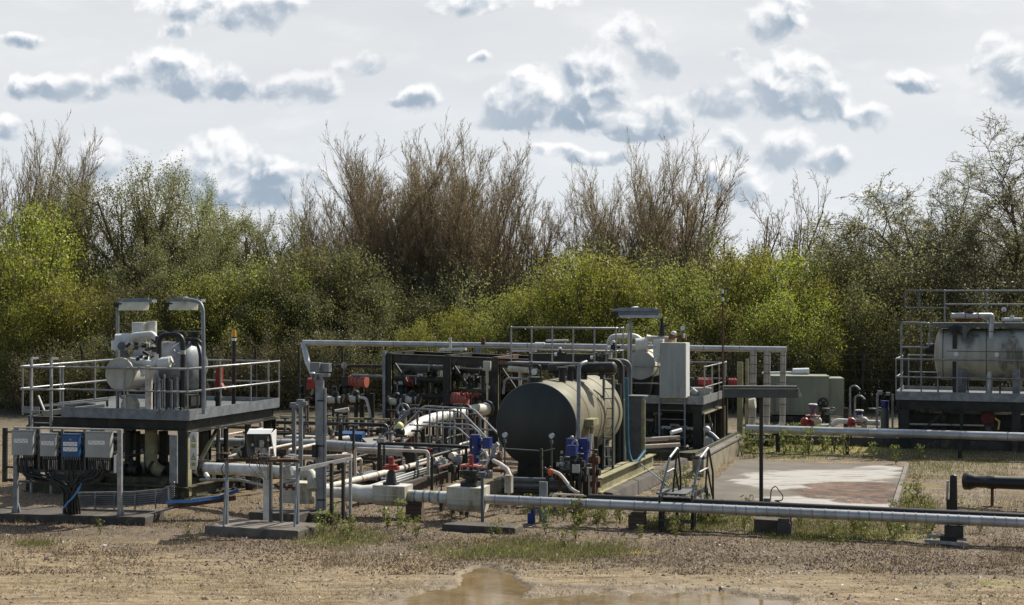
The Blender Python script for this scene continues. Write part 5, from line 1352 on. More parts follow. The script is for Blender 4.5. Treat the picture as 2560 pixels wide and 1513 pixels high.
    MB().cyl(c - UX*.02, c + UX*.08 + Z*.01, .095, .05).build('nozzle', ORANGE, t)
    MB().tube([c + UX*.06 + Z*.02, P(1398, 1184, 32.3), P(1412, 1200, 32.2), P(1430, 1225, 32.0), P(1448, 1233, 31.9)], .038, 9, .1).build('hose', PINKW, t)
    # bund beam and sloping wall at the right of the tank
    a, b = U(1495, 1216, .2), U(1632, 1153, .2)
    t = thing('skid_rail', 'pale olive steel rail running away along the right side of the tank', 'beam', g0(a.lerp(b, .5)))
    MB().ibeam(a + Z*.02, b + Z*.02, .2, .36).build('beam', OLIVEY, t)
    a, b = U(1510, 1250, .1), U(1700, 1160, .1)
    MB().prism([g0(a) , g0(a) + UX*.3, g0(a) + UX*.2 + Z*.26, g0(a) + Z*.28], b-a).solo('bund_plinth', CONCD, 'rough concrete plinth sloping beside the olive rail right of the tank', 'concrete plinth')
    MB().bar(P(1602, 1160, 36), P(1672, 1215, 34.5), .02, .02).solo('guy_wire', GALVL, 'thin bright stay wire running down from the skid rail', 'wire')
build_tank()
def pump(px, py0, py1, d, lb, boxside):
    a, b = P(px, py1, d), P(px, py0, d)
    t = thing('blue_pump', lb, 'pump', g0(a), 'blue motor pumps')
    h = (b-a).z
    m = MB().cyl(b - Z*h*.5, b, .125, n=20).cyl(b, b + Z*.03, .11).cyl(a, b - Z*h*.5, .11, n=20); flange(m, b - Z*h*.5, Z, .15, .02)
    for i in range(14):
        an = i*6.283/14; e = Vector((math.cos(an), math.sin(an), 0)); m.bar(b + e*.125 - Z*h*.06, b + e*.125 - Z*h*.42, .012, .02, up=e)
    m.build('motor', BLUE, t)
    MB().box(b + UX*boxside*.30 - Z*h*.2, .17, .2, .25).box(b + UX*boxside*.15 - Z*h*.2, .12, .1, .1).build('terminal_box', BLUE, t)
    MB().box(b - Z*h*.33 - VY*.127, .04, .01, .04).build('rating_plate', STICK, t)
    m = MB().cyl(a - Z*.25, a, .16); flange(m, a - Z*.02, Z, .2); m.boxb(g0(a), .3, .3, max(.05, a.z-.25)); m.build('pump_body', DARK, t)
    m = MB()
    rng = random.Random(int(px))
    for i in range(12): q = a + UX*boxside*rng.uniform(.1, .5) + Z*rng.uniform(-.3, .35) - VY*.1; m.box(q, rng.uniform(.05, .11), .1, rng.uniform(.05, .11), rng.uniform(-1, 1))
    m.cyl(a + UX*boxside*.35 + Z*.15, a + UX*boxside*.35 - Z*.2, .07); m.torus(a + UX*boxside*.35 - Z*.1 - VY*.1, VY, .09, .015); m.build('pale_fittings', GALV, t)
    return t
pump(1188, 1090, 1172, 33.6, 'blue vertical motor pump left of the tank, beside the red handwheel', 1)
pump(1459, 1099, 1160, 33.2, 'blue vertical motor pump in front of the right side of the tank', -1)
def build_pump_bits():
    c = P(1430, 1128, 32.9)
    t = thing('blue_motor', 'squat blue motor on dark pipework just left of the right blue pump', 'motor', g0(c))
    MB().box(c, .24, .2, .2).cyl(c - Z*.1, c + Z*.13, .11).build('motor', BLUE, t)
    MB().tube([c + Z*.1, c + Z*.22 + UX*.03, c + Z*.25 + UX*.1, c + Z*.12 + UX*.13], .022, 8, .05).ball(c + Z*.3 + UX*.0, .045).build('lifting_eye', GALVL, t)
    MB().cyl(c - Z*.1, g0(c), .05).box(c - Z*.18, .32, .2, .06).box(c - Z*.45, .4, .25, .06).build('pedestal', DARK, t)
    for i, (x, y, m) in enumerate(sorted(((1450, 1160, DARK), (1485, 1150, RUST), (1488, 1180, DARK), (1452, 1195, DARK), (1490, 1210, RUST), (1400, 1192, RUST)), key=lambda v: v[:2])):
        q = P(x, y, 32.6 + .1*(i % 3)); gate_valve('pump_valve', f'small dark valve clustered round the right blue pump, {ORD[i]} from the left', q, .07, m, DARK, .22, .065, 'valves round the right pump', base=g0(q))
    MB().box(P(1440, 1172, 32.5), .17, .03, .18).solo('switch_plate', BOXG, 'pale grey switch plate below the squat blue motor', 'plate')
    MB().box(P(1478, 1178, 32.8), .2, .03, .16).solo('white_plate', WHITE, 'white plate beside the right blue pump', 'plate')
    MB().box(P(1400, 1162, 32.9), .16, .05, .1).solo('junction_box', BOXG, 'small pale junction box left of the squat blue motor', 'box')
    pipe('pump_riser', 'rusty cream riser pipe behind the right blue pump', 'pipe', [P(1478, 1085, 33.6), P(1472, 1180, 33.4)], .035, CREAM)
    pipe('pump_riser', 'dark riser pipe right of the right blue pump', 'pipe', [P(1490, 1090, 33.8), g0(P(1490, 1180, 33.8))], .05, DARK)
    t = thing('valve_cluster', 'grey pipe tee with rusty flanges between the left blue pump and the tank', 'pipework', g0(P(1232, 1165, 33.2)))
    c = P(1235, 1140, 33.2); m = MB().cyl(c - Z*.25, c + Z*.2, .06).cyl(c, c + UX*.2, .06).ball(c, .09).cyl(c + Z*.2, c + Z*.28 + UX*.1, .05); m.build('tee', GALV, t)
    m = MB(); flange(m, c - Z*.2, Z, .12); flange(m, c + UX*.15, UX, .11); flange(m, c - UX*.08 - Z*.2, UX, .11); m.build('flanges', RUST, t)
    MB().tube([P(1215, 1130, 33.3), P(1222, 1150, 33.1), P(1212, 1170, 33.0)], .03, 8).build('pale_spool', PINKW, t)
build_pump_bits()
# ======== middle ground: pipes between the twin-lamp platform and the tank ========
def build_middle():
    pipe('silver_pipe', 'wide silver clad pipe running level from behind the twin-lamp platform to a black elbow', 'pipe', [P(520, 1108, 39.6), P(800, 1112, 38.6), P(1012, 1128, 37.6)], .145, CLAD, bands=1.1)
    pipe('black_elbow', 'black elbow turning down from the end of the wide silver pipe', 'pipe', [P(1012, 1128, 37.55), P(1026, 1129, 37.5), P(1028, 1150, 37.5), g0(P(1028, 1150, 37.5))], .15, BLACK, bend=.12)
    pipe('white_pipe', 'thin white pipe low behind the instrument stand', 'pipe', [P(730, 1143, 37.5), P(800, 1144, 37.3), P(880, 1140, 37)], .06, PINKW)
    m = MB(); 
    for x, dx in ((600, 0), (628, 0)): m.cyl(P(x-9, 1135, 37), P(x+9, 1128, 37.6), .14, n=20)
    m.cyl(P(560, 1143, 36.5), P(592, 1136, 37), .05).cyl(P(630, 1132, 37.6), P(640, 1140, 37.5), .05); m.solo('flanged_joint', CREAM, 'cream and black flanged joint left of the hooded instrument cabinet', 'pipe joint')
    MB().cyl(P(612, 1133, 37), P(616, 1131, 37.4), .16, n=20).solo('black_gasket', BLACK, 'black ring between the two cream flanges of the joint', 'gasket')
    pipe('cream_pipe', 'long thin cream pipe slanting back from the junction post towards the tank', 'pipe', [P(778, 1226, 32.6), P(860, 1208, 33.6), P(1050, 1160, 37.2), P(1165, 1133, 39.6)], .075, PINKW, bands=.9, bandmat=RUST)
    for i in range(6):
        pipe('bundle_tube', f'thin bright tube of the parallel bundle slanting back to the tank, {ORD[i]} from the front', 'pipe', [P(885 + i*3, 1248 - i*5, 32.8 + i*.12), P(1085 + i*9, 1176 - i*5.2, 37.6 + i*.2)], .021 + .006*(i % 2), GALVL, group='parallel tube bundle')
    m = MB()
    for k_ in (.05, .35, .65, .95): a = P(885, 1248, 32.8).lerp(P(1085, 1176, 37.6), k_); b = P(900, 1222, 33.5).lerp(P(1130, 1150, 38.6), k_); m.bar(a - Z*.05, b - Z*.05, .04, .04); m.bar(g0(a), a - Z*.03, .04, .04); m.bar(g0(b), b - Z*.03, .04, .04)
    m.solo('bundle_rack', DARK, 'low dark rack carrying the parallel tube bundle', 'rack')
    MB().bar(g0(P(930, 1250, 33.5)), g0(P(1140, 1180, 38)), .12, .55).solo('culvert_wall', CONCD, 'dark low concrete wall below the parallel tube bundle', 'wall')
    pipe('cream_pipe', 'second thin cream pipe with black fittings above the tube bundle', 'pipe', [P(1128, 1140, 38), P(1180, 1124, 39.5)], .085, PINKW)
    rng = random.Random(3)
    for i, (x, y, d, s, m) in enumerate(sorted(((1094, 1170, 37.3, .22, GALV), (1108, 1160, 37.6, .2, BOXG), (1146, 1152, 37.9, .2, GALV), (1098, 1110, 38.6, .14, RUBBER), (1130, 1172, 37.2, .16, DARK), (1118, 1140, 38.2, .2, DARK), (1160, 1150, 38, .18, DARK), (800, 1080, 40, .14, GALVL), (960, 1100, 37, .1, GALVL)), key=lambda v: v[:2])):
        q = P(x, y, d); t = thing('pipe_fitting', f'small {"dark" if m in (DARK, RUBBER) else "grey"} boxed fitting among the slanting pipes, {ORD[i]} from the left', 'fitting', g0(q), 'fittings among the slanting pipes')
        MB().box(q, s, s*.8, s*1.1).cyl(q + Z*s*.5, q + Z*s*.8, s*.3).build('body', m, t); MB().cyl(g0(q), q, .025, n=7).build('stem', DARK, t)
    t = thing('floor_hatch', 'pale flat cover plate lying beneath the long cream pipe', 'cover plate', U(950, 1197)); MB().box(U(955, 1193, .14), 1.3, .9, .05).boxb(U(955, 1193, 0), 1.1, .7, .12).build('plate', GALV, t)
    pipe('red_union_pipe', 'short dark red pipe between the slanting pipes', 'pipe', [P(1052, 1124, 39.6), P(1082, 1126, 39.6)], .055, RED)
    MB().cyl(P(1054, 1132, 39), P(1056, 1118, 39), .13, n=16).solo('grey_drum', STEELG, 'small dark grey drum standing by the long cream pipe', 'drum')
    # black hoop frames
    pipe('hoop_rail', 'long black hoop rail in front of the pipe rack, bending down at its right end', 'rail', [P(690, 1056, 40.5), P(962, 1062, 40.5), P(969, 1070, 40.5), g0(P(969, 1180, 39.8))], .05, BLACK, bend=.2)
    MB().cyl(g0(P(850, 1160, 40.3)), P(851, 1060, 40.3), .06).solo('rail_post', BLACK, 'thick black leg standing under the long hoop rail', 'post')
    pipe('hoop_rail', 'lower black pipe rail running right from a small bright fitting to the tank', 'rail', [g0(P(948, 1190, 36.5)), P(948, 1108, 36.5), P(1172, 1118, 36.8)], .045, BLACK, bend=.05)
    MB().boxb(P(953, 1106, 36.5), .2, .12, .1).cyl(P(950, 1096, 36.5), P(950, 1085, 36.5), .035).solo('filter_head', GALVL, 'small bright filter head on the corner of the lower black rail', 'fitting')
    # blue box section and black mat
    c = P(882, 1086, 42); MB().prism([c + UX*-.32 - Z*.09 - VY*.1, c - UX*.32 + Z*.02 - VY*.12, c - UX*.32 + Z*.09 + VY*.05, c - UX*.32 - Z*.09 + VY*.1], UX*.66).boxb(g0(c), .5, .12, c.z-.09).solo('blue_trough', BLUEB, 'blue metal trough lying behind the wide silver pipe', 'trough')
    MB().prism([P(905, 1100, 41), P(1000, 1086, 43.5), P(1020, 1094, 43.5), P(925, 1118, 41)], Z*.05).solo('black_sheet', BLACK, 'black sheet behind the blue trough', 'sheet')
    pipe('white_block_pipe', 'dirty white lagged pipe end by the blue trough', 'pipe', [P(838, 1102, 40.6), P(872, 1099, 40.8)], .11, CREAM)
    MB().box(P(770, 1100, 40.3), 1.2, .4, .22).solo('cable_trunking', CREAM, 'pale cable trunking beside the wide silver pipe', 'trunking')
    MB().boxb(g0(P(800, 1100, 43)), 3.5, .2, .55).solo('rear_kerb_wall', CONC, 'low concrete wall behind the wide silver pipe', 'wall')
    # big swan-neck insulated pipe
    pipe('swan_neck_pipe', 'big white insulated pipe rising and bending right towards the pipe rack', 'pipe', [P(968, 1130, 41.2), P(1010, 1086, 42), P(1050, 1058, 43), P(1090, 1045, 44), P(1160, 1032, 45.5)], .175, CLADW, bands=.55, bend=.5)
    pipe('swan_neck_end', 'cream flanged end piece of the swan neck pipe beside the tank', 'pipe', [P(1165, 1031, 45.6), P(1218, 1022, 46.5)], .20, CREAM, flanges=((0, .26), (1, .26)))
    t = thing('marker_valve', 'black valve topped with yellow moss in front of the swan neck pipe', 'valve', g0(P(998, 1100, 41)))
    q = P(998, 1082, 41); MB().cyl(g0(q), q, .06).ball(q, .17).ball(q - Z*.22, .13).build('body', BLACK, t); MB().ball(q + Z*.17, .13).build('moss_cap', YELLOW, t)
    # crossover walkway with stairs
    a, b = P(1010, 1108, 40.5), P(1190, 1114, 39.6); a.z = b.z = .62
    t = thing('crossover_walkway', 'grey crossover walkway with tube handrails and a short stair beside the tank', 'walkway', g0(a.lerp(b, .5)))
    MB().bar(a, b, .95, .05).build('deck', STEELG, t); MB().bar(a - Z*.1 - VY*.45, b - Z*.1 - VY*.45, .04, .16).bar(a - Z*.1 + VY*.45, b - Z*.1 + VY*.45, .04, .16).build('stringers', GALV, t)
    for o_, nm in ((-.45, 'near'), (.5, 'far')):
        v = VY*o_
        p0, p1, p2, p3 = P(978, 1085, 40.8), P(1042, 1018, 40.6), P(1168, 1026, 39.8), P(1238, 1098, 38.6)
        h = MB(); h.tube([p0 + v, p1 + v, p2 + v, p3 + v], .025, 8, .15)
        h.tube([P(1040, 1059, 40.6) + v, P(1160, 1066, 39.8) + v, P(1228, 1128, 38.6) + v], .022, 8, .1)
        hr = h.build('handrail', GALV if o_ < 0 else GALVL, t)
        for x in (1090, 1108, 1150): q = P(x, 1022, 40.2) + v; MB().cyl(Vector((q.x, q.y, .6)), q, .024, n=8).build('post', GALV, hr)
        MB().cyl(g0(p3 + v), p3 + v, .024, n=8).build('post', GALV, hr); MB().cyl(g0(p0 + v), p0 + v, .024, n=8).build('post', STEELG, hr)
    tr = MB()
    for i in range(3): q = P(1188 + i*17, 1112, 39.2 - i*.25); q.z = .5 - i*.17; tr.box(q, .22, .9, .03)
    tr.build('tread', STEELG, t)
    MB().wheel(P(1008, 1026, 44.5), -VY, .19, .035, 3).cyl(P(1008, 1026, 44.5), P(1008, 1026, 45.2), .03).cyl(g0(P(1008, 1040, 45.2)), P(1008, 1026, 45.2), .05).solo('ring_valve', GALV, 'pale grey ring shaped valve wheel above the crossover handrail', 'valve wheel')
    rng = random.Random(21)
    for i in range(12):      # dark odds and ends under and behind the walkway
        x = 985 + i*18; q = g0(P(x, 1100, 43 + (i % 3)*.8)); h = rng.uniform(.5, 1.15)
        pipe('stub_pipe', f'dark stub pipe standing in the shade behind the crossover walkway, {ORD[i]} from the left', 'pipe', [q, q + Z*h], rng.uniform(.05, .12), (DARK, MOSSY, RUST, DARK)[i % 4], group='stub pipes behind the walkway')
    for i in range(14):      # row of small drain valves behind the wide silver pipe
        x = 710 + i*22; q = g0(P(x, 1080, 44 + (i % 2))) + Z*(.35 + .1*(i % 3))
        gate_valve('drain_valve', f'small rusty drain valve in the row behind the wide silver pipe, {ORD[i]} from the left', q, .10, (DARK, RUST, DARK)[i % 3], (STEELG, RUST)[i % 2], .32, .075, 'drain valve row behind the wide silver pipe', base=g0(q))
    t = thing('guard_frame', 'low galvanised frame of thin rails behind the tall junction post', 'frame', g0(P(860, 1050, 47)))
    MB().bar(P(700, 1042, 48), P(990, 1050, 46), .07, .07).bar(P(720, 1060, 47), P(985, 1066, 45.4), .05, .05).build('rails', OLIVEY, t)
    for x in (730, 790, 850, 910, 965): MB().cyl(g0(P(x, 1060, 46.9)), P(x, 1047, 46.9), .03, n=7).build('post', STEELG, t)
build_middle()

# ======== red valve skid and pipe rack ========
def build_rack():
    d0, d1 = 50.5, 46.5
    zT = H - (884-YH)*d0/F
    t = thing('pipe_rack', 'dark steel portal rack with rusty top beams behind the crossover walkway', 'pipe rack', g0(P(1110, 1050, 48.5)))
    cols = [(972, 50.5), (1120, 48.5), (1238, 47.0)]
    for i, (x, d) in enumerate(cols):
        for b in (0, 2.2):
            q = g0(P(x, 1000, d)) + VY*b
            MB().ibeam(q, q + Z*zT, .26, .26, .025, up=VY).build('column', DARK, t)
        q = g0(P(x, 1000, d)) + UX*.14 - VY*.1
        MB().bar(q, q + Z*zT, .02, .03).build('column_edge', OLIVEY, t)
        q = g0(P(x, 1000, d)); MB().bar(q + Z*(zT-.08), q + VY*2.2 + Z*(zT-.08), .2, .22).build('cross_beam', RUST if i == 2 else DARK, t)
        MB().bar(q + UX*.2 + Z*(zT-.3), q + UX*.75 + Z*(zT-1.05), .08, .07).build('knee_brace', DARK, t)
    a, b = g0(P(958, 1000, 50.7)) + Z*(zT-.15), g0(P(1330, 1000, 45.9)) + Z*(zT-.15)
    MB().ibeam(a, b, .2, .3).ibeam(a + VY*2.2, b + VY*2.2, .2, .3).build('top_beam', DARK, t)
    MB().bar(g0(P(1250, 0, 46.8)) + Z*(zT-.12) - VY*.12, g0(P(1330, 0, 45.9)) + Z*(zT-.2) - VY*.12, .03, .12).build('bleached_plate', RUST, t)
    g = MB().bar(g0(P(961, 0, 50.4)), g0(P(961, 0, 50.4)) + Z*(zT+.1), .10, .10); g.build('edge_conduit', GALV, t)
    for i, (x0, x1, y, d, m) in enumerate(((985, 1118, 916, 50, STEELG), (990, 1118, 946, 50, DARK), (1130, 1235, 925, 48, DARK), (970, 1240, 990, 49.5, DARK), (1130, 1236, 975, 48, MOSSY))):
        pipe('rack_pipe', f'dark pipe crossing inside the portal rack, {("top left", "second down on the left", "top right", "lowest long", "lower right")[i]} one', 'pipe', [P(x0, y, d+1), P(x1, y+4, d-.6)], .09 + .03*(i % 2), m, group='pipes inside the rack')
    MB().box(P(1050, 925, 51.5), 1.5, .5, .6).solo('grey_duct', STEELG, 'grey duct box inside the portal rack', 'duct')
    rng = random.Random(33)
    for i in range(16):
        x = 990 + i*15.5; d = 50.6 - i*.2 + rng.uniform(-.3, 1.2); q = P(x, rng.uniform(925, 1005), d); h = rng.uniform(.25, .6)
        t2 = thing('rack_valve', f'dark valve with bright trim inside the portal rack, {ORD[i]} from the left', 'valve', g0(q), 'valves inside the rack')
        m = MB().ball(q, h*.3).cyl(q - Z*h*.5, q + Z*h*.6, h*.14); flange(m, q - UX*h*.35, UX, h*.32); flange(m, q + UX*h*.35, UX, h*.32); m.cyl(g0(q), q, .05); m.build('body', DARK, t2)
        m = MB().box(q + Z*h*.5 - VY*.1, h*.28, .08, h*.2).cyl(q - UX*h*.2 - VY*.15, q - UX*h*.2 - VY*.15 + Z*h*.4, .025); m.build('trim', (CREAM, GALVL, STEELG)[i % 3], t2)
    # overhead silver header, sloping gently
    hl, hr = P(757, 857, 52.6), P(1957, 874, 48.6)
    hd = (hr-hl).normalized()
    t = thing('overhead_header', 'long silver overhead pipe spanning from a mitred left bend to the three drop pipes', 'pipe', g0(hl.lerp(hr, .5)) + Z*2.8)
    def hp(px):
        k = (px-1280)/F; s = (k*hl.y - hl.x)/(hd.x - k*hd.y); return hl + hd*s
    MB().cyl(hp(757), hp(1966), .098, n=18).build('pipe_run', CLAD, t)
    m = MB()
    for x in (875, 985, 1090, 1160, 1320, 1430, 1530, 1640, 1760, 1850): m.cyl(hp(x) - hd*.012, hp(x) + hd*.012, .103, n=18)
    m.build_each('joint_band', GALV, t, 20)
    MB().tube([hp(757) + hd*.02 - Z*.02, P(768, 905, 52.2), P(786, 945, 51.2)], .10, 16).build('left_drop', CLAD, t)
    MB().cyl(hp(1338), hp(1362), .13, n=18).build('lagged_tee', CLADW, t)
    for i, (x, yb) in enumerate(((1883, 1062), (1918, 1060), (1958, 1056))):
        p = hp(x); b = P(x-2, yb, p.y + .3); t2 = thing('drop_pipe', f'silver clad drop pipe at the right end of the overhead pipe, {("left", "middle", "right")[i]} of three', 'pipe', g0(b), 'silver drop pipes')
        r = (.112, .112, .095)[i]
        MB().cyl(b, p, r, n=18).build('pipe_run', CLAD, t2)
        m = MB()
        for k_ in (.1, .25, .4, .55, .68, .8, .92): q = b.lerp(p, k_); m.cyl(q - Z*.012, q + Z*.012, r+.006, n=18)
        m.build_each('joint_band', STEELG, t2, 20)
        MB().tube([b + Z*.02, b - Z*.15 - UX*.05, b - Z*.2 - UX*.25 - VY*.2], r*1.05, 14, .12).cyl(b - Z*.15 - UX*.1 - VY*.1, g0(b) - UX*.1 - VY*.1, .08).build('foot_bend', CLADW, t2)
    p = hp(1193)
    t = thing('mitred_drop', 'grey clad drop pipe with a tapered boot in the middle of the overhead pipe', 'pipe', P(1192, 1008, 48.0))
    MB().cyl(P(1195, 868, p.y - .15), P(1195, 940, p.y - .15), .108, n=18).build('pipe_run', GALV, t)
    MB().tube([P(1195, 938, p.y-.15), P(1196, 975, p.y-.2), P(1197, 1010, p.y-.2)], .15, 16).cyl(P(1172, 970, p.y-.2), P(1190, 985, p.y-.2), .14).cyl(P(1197, 1010, p.y-.2), g0(P(1197, 1010, p.y-.2)), .1).build('boot', GALV, t)
    m = MB(); q = P(1126, 870, 50); m.cyl(q, q + Z*.3, .045).cyl(q + Z*.3, q + Z*.36, .05); m.solo('vent_spout', CREAM, 'small cream capped vent on the overhead pipe left of centre', 'vent')
    MB().cyl(P(1208, 862, 49.8), P(1208, 848, 49.8), .09, .06).ball(P(1208, 848, 49.8), .07).solo('vent_valve', RUST, 'small rusty vent valve on top of the overhead pipe at its middle drop', 'valve')
    m = MB().bar(P(1100, 874, 50), P(1165, 873, 49.5), .1, .08).bar(P(1280, 877, 48.5), P(1340, 876, 48), .1, .07); m.solo('lamp_channel', WHITE, 'bright white channel strips under the overhead pipe', 'channel')
    pipe('sprinkler_arm', 'dark valve with white arms on top of the overhead pipe right of centre', 'pipe', [P(1365, 852, 48.5), P(1420, 851, 48.3)], .03, WHITE)
    MB().cyl(P(1370, 858, 48.6), P(1370, 836, 48.6), .05).solo('dark_spigot', BLACK, 'short dark stem beside the white arms on the overhead pipe', 'stem')
    # yellow-and-white instruments at the rack's right column
    q = P(1218, 915, 46.6); MB().box(q, .24, .1, .30).cyl(q - Z*.15, q - Z*.55, .05).cyl(g0(q), q - Z*.5, .03).solo('cream_instrument', CREAM, 'cream instrument hanging left of the right rack column', 'instrument')
    q = P(1300, 925, 46); MB().cyl(P(1272, 922, 46.2), P(1325, 926, 45.8), .09).cyl(g0(q), q, .05).solo('cream_cylinder', CREAM, 'cream cylinder with a grey pipe between the rack and the tank top', 'cylinder')
    pipe('grey_return_bend', 'thin grey return bend below the cream cylinder', 'pipe', [P(1258, 985, 45), P(1262, 945, 45), P(1340, 949, 44.5)], .035, GALV, bend=.2)
    # red actuated valves
    A1 = [(885, 953, 52, .95, PINK, 'large faded red actuator on a dark valve, left of the rack'), (778, 956, 53, .6, RED, 'red actuator at the far left of the valve row'), (1022, 954, 50.5, .62, RED, 'red actuator half hidden behind the left rack column'),
          (1140, 998, 47.2, .75, PINK, 'red actuator with pale cylinder below the middle of the rack')]
    for x, y, d, L, m, lb in A1:
        q = P(x, y, d); actuator_valve('actuated_valve', lb, q, UX, L, .19 if L > .7 else .15, m, DARK, 'red actuators along the rack', 0)
    MB().prism([P(765, 975, 52.8), P(798, 970, 52.8), P(792, 955, 52.8), P(784, 940, 52.8), P(778, 955, 52.8), P(766, 958, 52.8)], VY*.15).solo('valve_yoke', RED, 'pointed red valve yoke left of the tall junction post top', 'valve')
    m = MB()
    for i in range(8): m.cyl(P(1150 + i*6, 985 + (i*5) % 9, 47), P(1156 + i*6, 982 + (i*7) % 12, 47), .05)
    m.solo('red_pipework', RED, 'tangle of small red pipework right of the pale red actuator', 'pipework')
    for i, (x, y, d, w) in enumerate(((838, 1000, 51, .62), (890, 998, 50.5, .5), (992, 1004, 49.5, .55), (1030, 1000, 49, .5))):
        q = P(x, y, d); t = thing('cream_valve', f'cream flanged line valve low in the valve row, {ORD[i]} from the left', 'valve', g0(q), 'cream line valves')
        a, b = q - UX*w*.5, q + UX*w*.5; m = MB().cyl(a, b, .125, n=16); m.build('body', CREAM, t)
        m = MB()
        for e in (a, b, q + UX*.1): flange(m, e, UX, .19)
        m.cyl(g0(q), q, .07); m.ball(q + Z*.2, .12); m.build('flanges', DARK, t)
    pipe('bent_tail', 'thin cream tail pipe curving down from the second cream line valve', 'pipe', [P(900, 995, 50.3), P(915, 995, 50.2), P(925, 1030, 50), g0(P(927, 1040, 50))], .05, CREAM, bend=.4)
    pipe('upper_rail_pipe', 'dark horizontal pipe joining the junction post to the rack', 'pipe', [P(820, 914, 52.5), P(955, 916, 51.5)], .06, DARK)
    pipe('lower_rail_pipe', 'grey horizontal pipe above the large faded red actuator', 'pipe', [P(880, 938, 52), P(955, 941, 51.2)], .05, GALV)
    MB().cyl(P(860, 915, 52.2), P(860, 912, 51.9), .1).solo('pale_disc', CREAM, 'pale disc on the dark horizontal pipe left of the rack', 'disc')
    for i, x in enumerate((812, 836, 862, 905, 930)):
        q = g0(P(x, 1000, 52.4)); pipe('manifold_riser', f'dark riser of the valve row left of the rack, {ORD[i]} from the left', 'pipe', [q, q + Z*(1.25 + .25*(i % 2))], .09, DARK, group='dark risers of the valve row')
    q = P(838, 1030, 49); MB().cyl(q, P(872, 1024, 49), .08).cyl(g0(q), q, .03).cyl(g0(P(872, 1024, 49)), P(872, 1024, 49), .03).solo('pale_cylinder', PINKW, 'short pale cylinder lying low in front of the valve row', 'cylinder')
build_rack()

